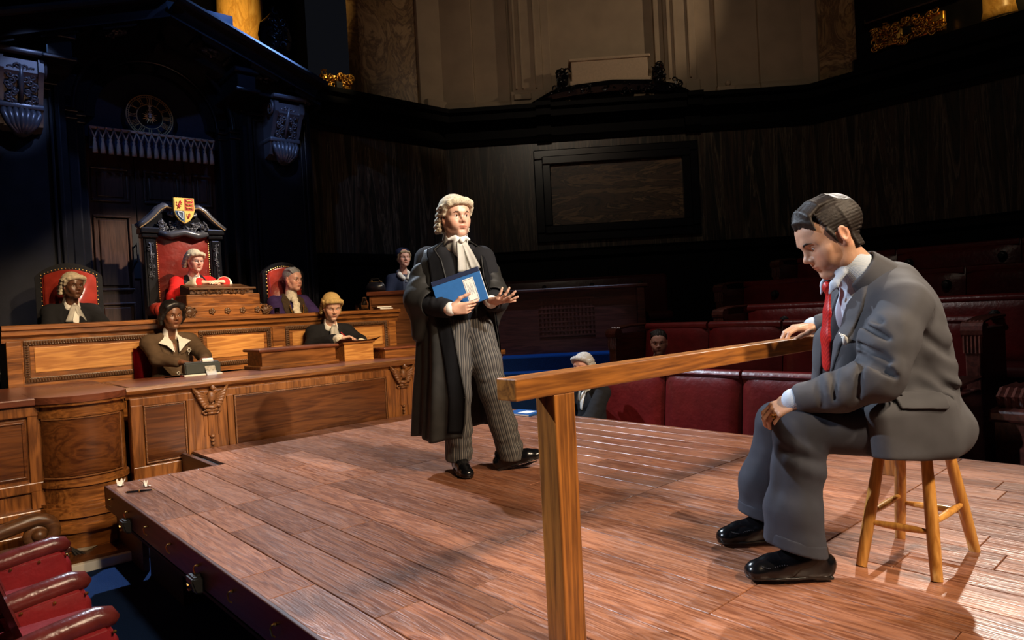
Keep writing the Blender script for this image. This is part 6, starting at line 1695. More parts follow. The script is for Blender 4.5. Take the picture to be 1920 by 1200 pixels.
LEG_R = [Vector((.155, -.02, .88)), Vector((.165, -.015, .49)), Vector((.163, -.055, .085))]; LEG_L = [Vector((.01, -.01, .88)), Vector((-.060, .035, .50)), Vector((-.150, .050, .085))]
T = Solid().use(K)
T.ell((.08, -.03, .92), (.16, .125, .11), .05)
for lg in (LEG_R, LEG_L):
    T.chain([lg[0], lg[0].lerp(lg[1], .5), lg[1], lg[1].lerp(lg[2], .5), lg[2]], [.105, .098, .088, .082, .084], .03)
for a, b, ra, rb in ((LEG_R[1], LEG_R[2], .088, .084), (LEG_L[1], LEG_L[2], .088, .084)):
    for t0, t1, th0, th1 in ((.55, .62, -100, 60), (.74, .68, -80, 70), (.86, .92, -110, 30)): ridge(T, a, b, ra, rb, t0, t1, th0, th1, .018, .007, (0, 1, 0))
    ridge(T, a, b, ra, rb, .05, 1.0, 0, 4, .014, .006, (0, 1, 0))
for t0, t1, th0, th1 in ((.85, .75, -60, 60), (.2, .35, -40, 70)): ridge(T, LEG_L[0], LEG_L[1], .105, .088, t0, t1, th0, th1, .02, .007, (0, 1, 0))
T.half((0, 0, .075), (.0, -.12, -1), .006); T.use(); T.disp = lambda P: .003 * vnoise(P, 34, 31)
def wrap(P):
    Ki = np.array(K.inverted(), np.float32); q = P @ Ki[:3, :3].T + Ki[:3, 3]; out = np.ones((len(P), 4), np.float32); best = np.full(len(P), 9.0)
    for lg in (LEG_R, LEG_L):
        zz = [v.z for v in lg][::-1]
        cx = np.interp(q[:, 2], zz, [v.x for v in lg][::-1]); cy = np.interp(q[:, 2], zz, [v.y for v in lg][::-1])
        dx, dy = q[:, 0] - cx, q[:, 1] - cy; r = np.hypot(dx, dy) + 1e-6; m = r < best; best = np.where(m, r, best)
        out[m, 0] = .5 + .5 * (dx / r)[m]; out[m, 1] = .5 + .5 * (dy / r)[m]
    return out
solid('trousers', T, pin('striped_trouser_cloth'), bar, .0045, {'wrap': wrap}, BO)
# sleeves: black coat sleeves inside the wide gown sleeves
C = Solid().use(K)
C.chain([(.28, -.10, 1.34), (.35, -.06, 1.07), (.246, .160, 1.030)], [.085, .075, .058], .03); C.chain([(-.045, -.02, 1.33), (-.115, .015, 1.065), (-.038, .165, 1.056)], [.085, .075, .060], .03)
for t0, t1, th0, th1 in ((.3, .5, -120, 40), (.55, .7, -100, 60), (.75, .85, -120, 30)): ridge(C, (.35, -.06, 1.07), (.246, .160, 1.030), .075, .058, t0, t1, th0, th1, .013, .008, (0, 0, 1))
C.cone((.234, .190, 1.026), (.18, .32, 1.00), .040, .045, .005, '-'); C.cone((-.030, .18, 1.056), (.02, .28, 1.05), .042, .046, .005, '-')
C.use(); C.disp = lambda P: .0025 * vnoise(P, 46, 33)
cs = solid('coat_sleeves', C, BLK2, bar, .0048, None, BO)
bm = B()
for k in range(3):
    p = KL @ Vector((.270 + .028 * k, .130 - .035 * k, 1.052 - .012 * k + .01)); lathe(bm, [(.010, 0), (.010, .004), (.006, .006)], 10, Matrix.Translation(p) @ (K3 @ Vector((.45, .85, .25))).to_track_quat('Z', 'Y').to_matrix().to_4x4())
obj('cuff_buttons', bm, plain('dark_button', (.03, .03, .032), .35), cs)
for a, b in (((.240, .178, 1.028), (.231, .200, 1.024)), ((-.034, .172, 1.056), (-.022, .198, 1.055))): S = Solid().use(K); S.cone(a, b, .041, .041, .004); S.use(); solid('shirt_cuff', S, WHITE, bar, .004, None, BO)
# gown: an open robe hung from the shoulders, folds deepening to the hem
LV = [  # z, centre x, y, rx, ry, right front edge, left front edge (angles from the front), fold depth
    (1.452, .105, -.075, .085, .075, 62, 62, .0), (1.425, .108, -.075, .135, .095, 52, 50, .001), (1.395, .115, -.07, .205, .118, 44, 42, .002), (1.33, .12, -.06, .232, .150, 30, 34, .004), (1.22, .125, -.05, .240, .172, 24, 34, .006),
    (1.08, .125, -.05, .250, .185, 26, 42, .010), (.90, .12, -.055, .245, .195, 20, 58, .016), (.70, .118, -.07, .255, .215, 14, 70, .022), (.50, .118, -.085, .272, .24, 8, 76, .027), (.34, .12, -.095, .282, .25, 10, 80, .030), (.235, .122, -.10, .288, .255, 14, 82, .032)]
LVa = np.array(LV); LVz = LVa[::-1, 0]
def gown_pt(u, v, off=0.0):
    z = 1.452 - (1.452 - .235) * (v ** .9)
    c = [float(np.interp(z, LVz, LVa[::-1, i])) for i in range(1, 8)]
    th = math.radians(c[4]) + u * (2 * PI - math.radians(c[4] + c[5]))
    f = c[6] * (math.sin(th * 7 + 1.1 + .8 * math.sin(v * 3)) * .6 + math.sin(th * 15 + .7) * .35 + math.sin(th * 3.1 + 2) * .35)
    r = 1 + (f / max(c[2], .1)) * (1.0 if c[6] else 0)
    edge = .010 * math.exp(-(u / .04) ** 2) + .010 * math.exp(-((1 - u) / .04) ** 2)
    return KL @ Vector((c[0] + (c[2] * r + off + edge) * math.sin(th), c[1] + (c[3] * r + off + edge) * math.cos(th), z + (.012 * math.sin(th * 5) if v > .98 else 0)))
bm = B(); grid(bm, gown_pt, 150, 60); bmesh.ops.recalc_face_normals(bm, faces=bm.faces[:]); bmesh.ops.solidify(bm, geom=bm.faces[:], thickness=.006)
gw = obj('gown', bm, BLK, bar, smooth=True)
S = Solid().use(K)                      # wide hanging sleeves of the gown
S.chain([(.205, -.08, 1.325), (.300, -.085, 1.235), (.342, -.055, 1.10)], [.056, .088, .102], .06); S.cone((.345, -.04, 1.10), (.315, .02, 1.075), .105, .095, .05)
S.cone((.355, -.045, 1.06), (.375, -.06, .885), .075, .040, .05); S.cone((.33, .0, 1.05), (.375, -.04, .87), .05, .03, .05)
S.chain([(.02, -.055, 1.325), (-.062, -.03, 1.235), (-.100, -.01, 1.10)], [.056, .086, .095], .06); S.cone((-.105, .0, 1.09), (-.085, .055, 1.08), .098, .085, .05); S.cone((-.11, -.02, 1.05), (-.10, -.02, .93), .07, .045, .05)
for t0, t1, th0, th1, w, h in ((.1, .8, -60, 60, .018, .010), (.3, 1.0, -20, 110, .018, .010), (.0, .6, 20, 120, .016, .008), (.5, 1.1, -100, -10, .018, .010)):
    ridge(S, (.27, -.085, 1.32), (.342, -.055, 1.10), .078, .102, t0, t1, th0, th1, w, h, (0, 1, 0)); ridge(S, (-.03, -.04, 1.32), (-.10, -.01, 1.10), .076, .095, t0, t1, -th0, -th1, w, h, (0, 1, 0))
ridge(S, (.342, -.05, 1.10), (.375, -.06, .885), .085, .045, .1, .8, -30, 20, .015, .008, (0, 1, 0))
S.cone((.30, .075, 1.055), (.19, .19, 1.03), .075, .085, .012, '-'); S.cone((-.085, .075, 1.068), (-.0, .24, 1.05), .076, .085, .012, '-')
S.use(); S.disp = lambda P: .004 * vnoise(P, 36, 41) + .0015 * vnoise(P, 95, 43)
solid('gown_sleeves', S, BLK, gw, .0052, None, BO)
bm = B()                                # broad facing bands down both front edges
for s in (0, 1):
    def fn(u, v, s=s):
        uu = (.004 + .075 * u) if s == 0 else (.996 - .075 * u)
        return gown_pt(uu, .0 + .96 * v, .006)
    grid(bm, fn, 6, 60)
bmesh.ops.solidify(bm, geom=bm.faces[:], thickness=.004); obj('facings', bm, BLK2, gw, smooth=True)
# wing collar and neck bands
S = Solid().use(K); S.cone((.106, -.045, 1.495), (.108, -.062, 1.425), .071, .080, .01)
for q in (-1, 1): S.cone((.106 + q * .025, .030, 1.468), (.106 + q * .066, .012, 1.452), .016, .008, .008)
S.ell((.11, .02, 1.40), (.045, .05, .07), .02); S.cone((.10, .045, 1.575), (.106, -.03, 1.49), .066, .066, .006, '-'); S.use(); solid('wing_collar', S, WHITE, bar, .0038, None, BO)
bm = B()
for s, L0, sp in ((1, .19, .0), (-1, .17, -.062), (0, .25, -.030)):
    def fn(u, v, s=s, L0=L0, sp=sp):
        return KL @ Vector((.104 + s * .012 + (u - .5) * .052 * (.65 + .55 * v) + sp * v, .062 + (.030 if s else .022) * math.sin(min(v, .8) * 1.9) + .006 * math.cos(u * 2 * PI + s) * v, 1.438 - L0 * v - (.012 * u * v if s == 0 else 0)))
    grid(bm, fn, 8, 12)
bmesh.ops.solidify(bm, geom=bm.faces[:], thickness=.003); ball(bm, KL @ Vector((.104, .068, 1.44)), .018, 8, 6); obj('neck_bands', bm, WHITE, bar, smooth=True)
# shoes
for a, b in ((LEG_R[2], (.163, -.065, .05)), (LEG_L[2], (-.150, .055, .06))):
    S = Solid().use(K); S.cone((a[0], a[1], a[2] + .06), b, .048, .045, .01); S.use(); solid('sock', S, SOCK, bar, .006, None, BO)
shoe(bar, BO, K @ Vector((.163, .01, .004)), K3 @ Vector((.03, 1, 0)), brogue=False)
shoe(bar, BO, K @ Vector((-.185, .07, .030)), K3 @ Vector((-.93, .34, .22)), K3 @ Vector((.21, -.07, 1)), brogue=False)
# the blue folder in his hand
fo = thing('document_folder', 'blue folder with dark spine and white label held by the standing barrister', 'folder', K @ Vector((.165, .182, 1.128)))
e1 = (K3 @ Vector((-.250, .112, .078))).normalized(); e3 = K3 @ Vector((.36, .90, .12)); e3 = (e3 - e1 * e3.dot(e1)).normalized(); e2 = e3.cross(e1)
FM = Matrix(((e1.x, e2.x, e3.x, 0), (e1.y, e2.y, e3.y, 0), (e1.z, e2.z, e3.z, 0), (0, 0, 0, 1)))
FB = plain('blue_folder_board', (.022, .125, .36), .5, noise=.08, bump=.1, bscale=400)
bm = B(); box(bm, -.15, .15, -.1, .078, -.009, .009, .002, M=FM); obj('boards', bm, FB, fo)
bm = B(); box(bm, -.15, .15, .074, .104, -.0105, .0105, .003, M=FM); obj('spine', bm, plain('navy_spine', (.010, .018, .055), .5), fo)
bm = B(); box(bm, -.146, .147, -.097, .07, -.006, .006, M=FM); bmesh.ops.translate(bm, vec=e1 * .0045, verts=bm.verts); obj('pages', bm, PAPER, fo)
bm = B(); box(bm, .035, .10, -.085, .055, .009, .0098, M=FM); lb = obj('label', bm, PAPER, fo)
bm = B()
for (a, b, c, d) in ((.039, .096, .047, .049), (.039, .096, -.080, -.078), (.039, .041, -.08, .049), (.094, .096, -.08, .049)): box(bm, a, b, c, d, .0098, .0102, M=FM)
for k in range(5): box(bm, .052 + k * .007, .0535 + k * .007, -.045 + .01 * (k % 2), .03 - .012 * (k % 3), .0098, .0101, M=FM)
obj('label_border', bm, plain('navy_ink', (.012, .02, .08), .6), lb)

# ------------------------------------------------------------------ the people of the court
LB = (.0, .22, .22)
def relaxed(): return [(.35, .5, .35), (.4, .55, .35), (.4, .55, .35), (.45, .55, .35)]
def W(F, v): return F @ Vector(v)
# junior in white wig at the left end of the bench
c = (1.315, 8.19, 1.485); bf = (.14, -1, 0)
Fq = frame(c, bf); hands = [(True, W(Fq, (.24, .12, -.52)), W(Fq, (.10, .28, -.46)), Fq.to_3x3() @ Vector((-.7, .5, -.2)), Fq.to_3x3() @ Vector((.2, .3, .9)), relaxed(), None, (.085, .085, .9)),
                            (False, W(Fq, (-.26, .12, -.52)), W(Fq, (-.10, .30, -.46)), Fq.to_3x3() @ Vector((.7, .5, -.2)), Fq.to_3x3() @ Vector((-.2, .3, .9)), relaxed(), None, (.085, .085, .9))]
t, F, H, O, R, S0 = seated('dark-skinned man in white wig and black gown in the low leather chair at far left', c, bf, (.30, -1, 0), 1.03, BLK2, DARK, DAIS, hands, res=.006, pitch=4, look=(.1, 1, 0), kneez=-.78)
shirt_front(t, O, F, R, WHITE); bands(t, LO(O, F), (0, .06, -.19), .17, .046, spread=.34); wig(t, LO(O, H), WIGM, .0048); brows(t, LO(O, H), HAIRB)

# judge in red
c = (2.61, 8.50, 1.78); bf = (.0, -1, 0); Fq = frame(c, bf); A3 = Fq.to_3x3()
hands = [(True, W(Fq, (.30, .22, -.44)), W(Fq, (.12, .60, -.30)), A3 @ Vector((-.8, .5, .05)), A3 @ Vector((.1, .2, 1)), [(.2, .3, .2)] * 4, None, (.085, .078, .88)),
         (False, W(Fq, (-.30, .22, -.44)), W(Fq, (-.10, .62, -.295)), A3 @ Vector((.8, .45, .05)), A3 @ Vector((-.1, .2, 1)), [(.2, .3, .2)] * 4, None, (.085, .078, .88))]
REDR = fabric('scarlet_robe', (.55, .012, .012), .8, .2, 300, .15)
t, F, H, O, R, S0 = seated('elderly judge in grey wig and scarlet robe sitting in the tall throne', c, bf, (.22, -1, 0), 1.0, REDR, FAIR2, DAIS, hands, old=1, res=.0058, pitch=8, lean=.05, iris=IRISG, look=(.05, 1, -.1), cloth='robe')
S = Solid().use(F)
for q in (-1, 1): S.chain([(q * .075, -.05, -.19), (q * .085, .03, -.24), (q * .075, .09, -.36), (q * .06, .12, -.55)], [.035, .042, .042, .04], .02)
S.use(); S.p.append(shell(R, .006)); part(t, O, 'black_stole', S, BLK2)
shirt_front(t, O, F, R, WHITE, w=.05, off=.009); bands(t, LO(O, F), (0, .06, -.185), .18, .044, spread=.42)
for (right, elb, wr, *_r) in hands:
    S = Solid(); S.cone(elb.lerp(wr, .62), elb.lerp(wr, .86), .084, .086, .01); S.cone(elb.lerp(wr, .84), elb.lerp(wr, 1.1), .066, .07, .006, '-'); part(t, O, 'pale_cuff', S, fabric('cream_cuff', (.66, .58, .46), .9))
wig(t, LO(O, H), WIGM, .0048, tail=False)
def spectacles(t, O, H, m):
    bm = B(); M = LO(O, H)
    for s in (-1, 1): tube(bm, [M @ Vector((s * .031 + .019 * math.cos(a), .0945, -.004 + .016 * math.sin(a))) for a in [2 * PI * k / 14 for k in range(15)]], .0016, 5); tube(bm, [M @ Vector((s * .05, .092, 0)), M @ Vector((s * .076, .01, 0))], .0014, 5)
    tube(bm, [M @ Vector((-.012, .098, 0)), M @ Vector((.012, .098, 0))], .0014, 5); return obj('spectacles', bm, m, t)
spectacles(t, O, H, STEEL)

# sheriff in purple with fur and lace
c = (3.635, 8.12, 1.525); bf = (.15, -1, 0); Fq = frame(c, bf); A3 = Fq.to_3x3()
hands = [(True, W(Fq, (.27, .10, -.53)), W(Fq, (.12, .25, -.53)), A3 @ Vector((-.7, .5, -.2)), A3 @ Vector((.2, .3, .9)), relaxed(), None, (.09, .09, .9)),
         (False, W(Fq, (-.28, .10, -.53)), W(Fq, (-.13, .25, -.53)), A3 @ Vector((.7, .5, -.2)), A3 @ Vector((-.2, .3, .9)), relaxed(), None, (.09, .09, .9))]
PURP = fabric('purple_robe', (.035, .018, .085), .8, .2, 300, .2); FUR = plain('brown_fur', (.055, .032, .014), .95, noise=.6, nscale=120, bump=1.0, bscale=200)
GREYH = plain('grey_hair', (.22, .22, .23), .5, noise=.4, nscale=90)
t, F, H, O, R, S0 = seated('grey-haired man with glasses in purple fur-trimmed robe and lace between throne and clerk', c, bf, (.40, -.9, 0), 1.10, PURP, FAIR2, DAIS, hands, old=1, res=.006, pitch=4, cloth='robe', kneez=-.78)
S = Solid().use(F)
for q in (-1, 1): S.chain([(q * .07, -.06, -.19), (q * .095, .02, -.25), (q * .10, .08, -.36), (q * .085, .11, -.56)], [.035, .045, .048, .035], .02)
S.use(); S.p.append(shell(R, .012)); S.disp = lambda P: .003 * vnoise(P, 150, 8); part(t, O, 'fur_trim', S, FUR)
LACEM = plain('cream_lace', (.72, .66, .52), .85, noise=.25, nscale=90, bump=.8, bscale=120)
S = Solid().use(F); S.cone((0, .0, -.15), (0, -.01, -.205), .062, .068, .02)
for k in range(4): S.ell((.006 * (-1) ** k, .072 + .010 * k, -.235 - .055 * k), (.044 + .003 * k, .024, .034), .02)
S.use(); S.disp = lambda P: .003 * vnoise(P, 160, 12); part(t, O, 'lace_jabot', S, LACEM)
bm = B(); M = LO(O, F)
for k in range(26):
    a = -PI + PI * k / 25; ball(bm, M @ Vector((.085 * math.cos(a), .095 + .03 * abs(math.sin(a)), -.30 + .135 * math.sin(a))), .010, 6, 4)
obj('gilt_chain', bm, BRASS, t); spectacles(t, O, H, STEEL)
def short_hair(t, O, H, m, res=.0045, front=.062, puff=0.0, nm='hair', seed=1):
    S = Solid().use(H); S.ell((0, -.018, .042), (.082 + puff, .104 + puff, .088 + puff), .01)
    S.half((0, .060, .056), (0, .74, -.67), .006); S.box((0, .078, -.05), (.1, .065, .088), .03, .012, '-'); S.box((0, -.02, -.13), (.12, .12, .075), .03, .02, '-')
    for s in (-1, 1): S.ell((s * .086, -.008, -.012), (.025, .026, .040), .008, '-')
    for i in range(9): x = -.06 + i * .015; S.chain([(x, .076 - abs(x) * .35, .078 - abs(x) * .2), (x + .008, .03, .118 - abs(x) * .35), (x * .9 + .006, -.05, .112 - abs(x) * .3)], [.008, .014, .012], .008)
    S.use(); S.disp = lambda P: .0018 * vnoise(P, 210, seed); return part(t, (0, 0, 0), nm, S, m, res)
def hair_on(t, O, H, m, **k): return short_hair(t, O, LO(O, H), m, **k)
hair_on(t, O, H, GREYH); brows(t, LO(O, H), GREYH)

# typist
BRJ = fabric('brown_linen_jacket', (.095, .060, .034), .85, .35, 420, .18)
c = (1.93, 7.06, 1.125); bf = (.10, -1, 0); Fq = frame(c, bf); A3 = Fq.to_3x3()
th_ = ((.75, .6, -.3), (.5, .8, -.4))
hands = [(True, Vector((1.755, 6.94, .71)), Vector((1.90, 6.745, .675)), Vector((.72, -.62, -.12)), Vector((.1, .1, 1)), [(.35, .45, .3), (.3, .45, .3), (.35, .45, .3), (.4, .5, .3)], th_, (.062, .050, .80)),
         (False, Vector((2.16, 6.93, .71)), Vector((2.11, 6.755, .685)), Vector((-.35, -.9, -.12)), Vector((0, .1, 1)), [(.35, .45, .3), (.3, .45, .3), (.35, .45, .3), (.4, .5, .3)], th_, (.062, .050, .80))]
t, F, H, O, R, S0 = seated('dark-haired woman in brown jacket with white collar typing at the long desk', c, bf, (.12, -1, 0), 1.02, BRJ, BROWN, FLOOR_Z, hands, fem=1, res=.005, width=.98, pitch=6, cloth='jacket', kneez=-.76)
S = Solid().use(F); S.chain([(0, .05, -.17), (0, .08, -.34)], [.048, .010], .01); S.use(); S.p.append(shell(R, .004)); part(t, O, 'throat', S, BROWN, .005, attr={'tint': lambda P: np.ones((len(P), 4), np.float32)})
bm = B(); M = LO(O, F)
for q in (-1, 1):
    pts = [(q * .045, -.02, -.175), (q * .085, .02, -.225), (q * .145, .075, -.255), (q * .085, .11, -.285), (q * .02, .115, -.355), (q * .028, .085, -.26)]
    vs = [bm.verts.new(M @ Vector(p)) for p in pts]; bm.faces.new(vs)
bmesh.ops.triangulate(bm, faces=bm.faces[:]); bmesh.ops.subdivide_edges(bm, edges=bm.edges[:], cuts=2, use_grid_fill=True)
bmesh.ops.solidify(bm, geom=bm.faces[:], thickness=.006); obj('white_collar', bm, WHITE, t, smooth=False)
S = Solid().use(F); S.cone((0, -.03, -.155), (0, -.035, -.215), .062, .075, .01); S.box((0, .09, -.17), (.035, .08, .08), .01, .01, '-'); S.use(); part(t, O, 'collar_stand', S, WHITE)
for q in (-1, 1):
    S = Solid().use(F); S.chain([(q * .10, .03, -.25), (q * .085, .08, -.33), (q * .03, .11, -.40)], [.03, .036, .012], .01)
    S.use(); S.p.append(shell(R, .007)); part(t, O, 'lapel', S, BRJ)
bm = B()
for k, z in enumerate((-.44, -.55, -.66)):
    p = M @ Vector((0, .105 + .004 * k, z)); q = Matrix.Translation(p) @ (A3 @ Vector((0, 1, 0))).to_track_quat('Z', 'Y').to_matrix().to_4x4(); tube(bm, [q @ Vector((.013 * math.cos(2 * PI * i / 12), .013 * math.sin(2 * PI * i / 12), .004)) for i in range(13)], .004, 6, caps=False)
obj('ring_buttons', bm, WHITE, t)
bm = B()
for k in range(6): ball(bm, M @ Vector((-.115 + .014 * math.cos(k * 1.05), .098, -.34 + .016 * math.sin(k * 1.05))), .007, 6, 4)
tube(bm, [M @ Vector((-.115, .10, -.36)), M @ Vector((-.108, .10, -.385))], .004, 5); obj('brooch', bm, plain('pearl_brooch', (.8, .76, .66), .3), t)
BLKH = plain('black_hair', (.012, .010, .010), .4, noise=.4, nscale=80)
S = Solid().use(H); S.ell((0, -.025, .040), (.094, .108, .098), .01)
for s in (-1, 1):
    S.chain([(s * .015, .075, .098), (s * .060, .062, .075), (s * .088, .02, .03), (s * .094, -.01, -.03), (s * .085, -.03, -.075)], [.025, .030, .026, .026, .022], .02)
S.ell((0, -.075, -.04), (.085, .06, .07), .03); S.box((0, .095, -.06), (.052, .06, .10), .03, .012, '-')
S.use(); S.disp = lambda P: .0022 * vnoise(P, 120, 4); part(t, O, 'hair', S, BLKH, .0048); brows(t, LO(O, H), BLKH, .0026)
ball_ = B()
for s in (-1, 1): ball(ball_, LO(O, H) @ Vector((s * .080, .0, -.038)), .006, 6, 5)
obj('pearl_earrings', ball_, WHITE, t)
t = thing('desk_chair', 'red shell-backed chair partly hidden behind the woman in the brown jacket', 'chair', (1.87, 7.16, FLOOR_Z))
bm = B(); grid(bm, lambda u, v: Vector(((u - .5) * .50, .09 + .02 * math.sin(PI * u), 1.06 + .36 * v)), 8, 6); bmesh.ops.solidify(bm, geom=bm.faces[:], thickness=.02); obj('backrest', bm, plain('glossy_red_seat', (.32, .006, .012), .3), t, smooth=True)
bm = B(); box(bm, -.22, .22, -.3, .1, .7, .76, .02); obj('seat', bm, plain('glossy_red_seat', (.32, .006, .012), .3), t)
for s in (-1, 1):
    for y in (-.26, .08): bm = B(); tube(bm, [(s * .2, y, 0), (s * .2, y, .72 if y < 0 else 1.1)], .014, 6); obj('leg', bm, STEEL, t)

# clerk writing
c = (3.60, 7.05, 1.145); bf = (-.10, -1, 0); Fq = frame(c, bf); A3 = Fq.to_3x3()
hands = [(True, Vector((3.30, 6.95, .72)), Vector((3.44, 6.58, .79)), Vector((.86, -.30, .12)), Vector((-.1, .3, 1)), [(.5, .7, .4), (.6, .8, .5), (.7, .9, .5), (.8, .9, .5)], ((.55, .85, -.1), (.1, 1, -.2)), (.070, .062, .74)),
         (False, Vector((3.90, 7.00, .72)), Vector((3.80, 6.80, .72)), Vector((-.4, -.9, 0)), Vector((0, .1, 1)), relaxed(), None, (.070, .065, .80))]
t, F, H, O, R, S0 = seated('young clerk in straw-coloured wig and black gown looking down to write', c, bf, (-.20, -1, 0), 1.12, BLK2, FAIR, FLOOR_Z, hands, fem=.6, res=.0052, pitch=20, width=.92, look=(.05, .8, -.6), kneez=-.66)
shirt_front(t, O, F, R, WHITE); bands(t, LO(O, F), (0, .065, -.19), .20, .048, spread=.18); wig(t, LO(O, H), WIGY, .0045); brows(t, LO(O, H), BROWNH, .0026)
for (right, elb, wr, *_r) in hands:
    S = Solid(); S.cone(elb.lerp(wr, .78), elb.lerp(wr, .95), .050, .056, .01); S.disp = lambda P: .004 * vnoise(P, 160, 3); part(t, O, 'frilled_cuff', S, LACEM)
bm = B(); tube(bm, [(3.53, 6.565, .765), (3.455, 6.60, .86)], [.003, .005], 6); tag(obj('red_pencil', bm, plain('red_plastic', (.6, .02, .03), .4)), 'red pencil held in the hand of the clerk writing at the slope', 'pencil')
t = thing('desk_chair', 'red leather chair with pale wooden corner left of the writing clerk', 'chair', (3.20, 7.17, FLOOR_Z))
bm = B(); box(bm, -.14, .5, -.0, .07, .9, 1.30, .03); obj('backrest', bm, LEATHER_HI, t, smooth=True)
bm = B(); box(bm, -.26, -.14, -.03, .07, .0, 1.345, .02); obj('post', bm, OAKP, t)
bm = B(); box(bm, -.14, .5, -.25, .05, .75, .82, .02); obj('seat', bm, LEATHER_HI, t)

# witness in the box
c = (5.205, 8.0, 1.80); bf = (-.25, -1, 0); Fq = frame(c, bf); A3 = Fq.to_3x3()
hands = [(True, W(Fq, (.26, .02, -.56)), W(Fq, (.18, .18, -.62)), A3 @ Vector((-.5, .8, -.2)), A3 @ Vector((.2, .2, 1)), relaxed(), None, (.062, .055, .9)), (False, W(Fq, (-.26, .02, -.56)), W(Fq, (-.18, .18, -.62)), A3 @ Vector((.5, .8, -.2)), A3 @ Vector((-.2, .2, 1)), relaxed(), None, (.062, .055, .9))]
NAVY = fabric('navy_jacket', (.016, .022, .050), .85, .25, 400)
t = thing('person', 'woman in navy beret and jacket with white ruffled collar standing in the witness box', 'person', (c[0], c[1], .32)); O = t.location.copy()
F = frame(c, bf, (0, 0, 1), 1.0) @ Matrix.Translation((0, -.03, 0)); H = frame(c, (-.30, -1, 0), (0, 0, 1), 1.04)
S = Solid(); add_head(S, H, 1.0, old=.6); S.use(F); S.cone((0, -.0, -.06), (0, -.03, -.21), .047, .052, .03); S.ell((0, -.04, -.42), (.14, .085, .2), .05); S.ell((0, -.03, -.75), (.15, .1, .2), .05)
for q in (-1, 1): S.cone((q * .08, -.04, -.24), (q * .165, -.045, -.285), .042, .045, .04); S.cone((q * .08, -.03, -.82), (q * .08, -.02, -1.20), .075, .05, .04); S.cone((q * .08, -.02, -1.20), (q * .08, -.05, -1.44), .045, .04, .03)
R = Solid().use(F); R.ell((0, -.035, -.40), (.165, .115, .19), .06); R.ell((0, -.025, -.66), (.155, .12, .2), .06); R.cone((0, -.03, -.85), (0, -.03, -1.28), .16, .17, .05, flat=.75, fdir=(0, 1, 0))
for q in (-1, 1): R.cone((q * .05, -.05, -.23), (q * .17, -.05, -.285), .042, .062, .05)
for (right, elb, wr, hd, dors, curl, th, slv) in hands:
    q = 1 if right else -1; sh = F @ Vector((q * .175, -.045, -.295)); S.use(); R.use(); S.cone(sh, elb, .042, .036, .03); S.cone(elb, wr, .034, .025, .02); add_hand(S, wr, hd, dors, right, curl, s=.95); R.cone(sh, elb, .066, slv[0], .05); R.cone(elb, elb.lerp(wr, .85), slv[0], slv[1], .04)
R.use(F); R.cone((0, .02, -.04), (0, -.035, -.175), .055, .06, .012, '-'); R.use(); S.use(); R.disp = lambda P: .004 * vnoise(P, 34, 7)
solid('body', S, FAIR2, t, .005, {'tint': head_tint(H)}, O); solid('jacket', R, NAVY, t, .006, None, O); eyes_at(t, H, O, (0, 1, 0), IRISG)
S = Solid().use(F); S.chain([(0, .06, -.22), (0, .09, -.62)], [.045, .062], .01); S.use(); S.p.append(shell(R, .005)); bl = part(t, O, 'blouse', S, fabric('blue_grey_blouse', (.05, .06, .10), .6))
bm = B(); M = LO(O, F)
for k in range(4): ball(bm, M @ Vector((0, .100 + .004 * k, -.33 - .07 * k)), (.009, .006, .009), 7, 5)
obj('buttons', bm, WHITE, bl)
S = Solid().use(F); S.chain([(q, y, z) for q, y, z in ((-.035, .07, -.285), (-.075, .035, -.235), (-.06, -.04, -.185), (0, -.07, -.17), (.06, -.04, -.185), (.075, .035, -.235), (.035, .07, -.285))], [.03, .032, .026, .024, .026, .032, .03], .01); S.use(); S.disp = lambda P: .005 * vnoise(P, 130, 5); part(t, O, 'ruffled_collar', S, WHITE)
S = Solid().use(H); S.ell((0, -.035, .065), (.098, .108, .072), .01, R=Matrix.Rotation(-.5, 3, 'X')); S.half((0, .055, .066), (0, .72, -.69), .006); S.box((0, .1, -.08), (.1, .1, .1), .02, .01, '-'); S.use(); part(t, O, 'beret', S, fabric('navy_felt', (.012, .016, .045), .9))
S = Solid().use(H); S.chain([(-.078, .01, -.03), (-.078, .035, .03), (-.05, .076, .068), (0, .088, .074), (.05, .076, .068), (.078, .035, .03), (.078, .01, -.03)], [.012, .016, .016, .014, .016, .016, .012], .01); S.ell((0, -.06, -.02), (.078, .055, .06), .02); S.use(); part(t, O, 'hair', S, plain('ash_blonde_hair', (.36, .27, .17), .5, noise=.4, nscale=90))

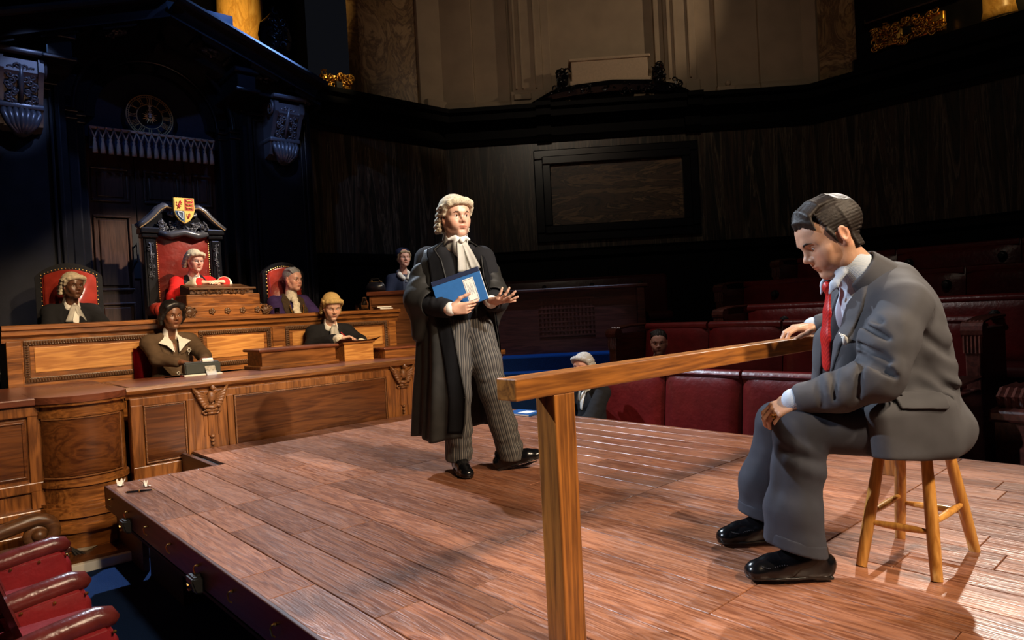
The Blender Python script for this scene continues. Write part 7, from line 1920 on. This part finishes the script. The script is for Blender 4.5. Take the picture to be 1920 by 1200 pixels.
# wigged barrister low on the nearest bench, seen past the rail, and the dark-suited man on the second
c = (4.93, 4.51, .415); bf = (-.97, .25, 0); Fq = frame(c, bf); A3 = Fq.to_3x3()
hands = [(True, W(Fq, (.25, .12, -.52)), W(Fq, (.14, .30, -.60)), A3 @ Vector((-.5, .8, -.2)), A3 @ Vector((.2, .2, 1)), relaxed(), None, (.085, .08, .9)), (False, W(Fq, (-.25, .12, -.52)), W(Fq, (-.14, .30, -.60)), A3 @ Vector((.5, .8, -.2)), A3 @ Vector((-.2, .2, 1)), relaxed(), None, (.085, .08, .9))]
t, F, H, O, R, S0 = seated('man in grey wig and black gown sitting low behind the rail post, mostly hidden', c, bf, (-.95, -.15, 0), .98, BLK2, FAIR2, FLOOR_Z, hands, res=.006, kneez=-.74, iris=IRISG)
shirt_front(t, O, F, R, WHITE); bands(t, LO(O, F), (0, .055, -.195), .16, .034, spread=.2); wig(t, LO(O, H), WIGG, .0046, tail=False)
c = (6.13, 4.47, .565); bf = (-.80, -.60, 0); Fq = frame(c, bf); A3 = Fq.to_3x3()
hands = [(True, W(Fq, (.26, .12, -.54)), W(Fq, (.12, .28, -.62)), A3 @ Vector((-.5, .8, -.2)), A3 @ Vector((.2, .2, 1)), relaxed(), None, (.062, .055, .9)), (False, W(Fq, (-.26, .12, -.54)), W(Fq, (-.12, .28, -.62)), A3 @ Vector((.5, .8, -.2)), A3 @ Vector((-.2, .2, 1)), relaxed(), None, (.062, .055, .9))]
CHAR = fabric('charcoal_suit', (.022, .022, .026), .85, .3, 400)
t, F, H, O, R, S0 = seated('man in dark suit with combed dark hair sitting on the second leather bench', c, bf, (-.85, -.53, 0), 1.05, CHAR, FAIR2, FLOOR_Z, hands, res=.006, kneez=-.62, pitch=5, cloth='jacket')
shirt_front(t, O, F, R, WHITE, w=.04); hair_on(t, O, H, HAIRB); brows(t, LO(O, H), HAIRB)
S = Solid().use(F); S.chain([(0, .07, -.205), (0, .10, -.42)], [.018, .026], .008); S.use(); S.p.append(shell(R, .008)); part(t, O, 'tie', S, fabric('dark_tie', (.02, .02, .03), .6))
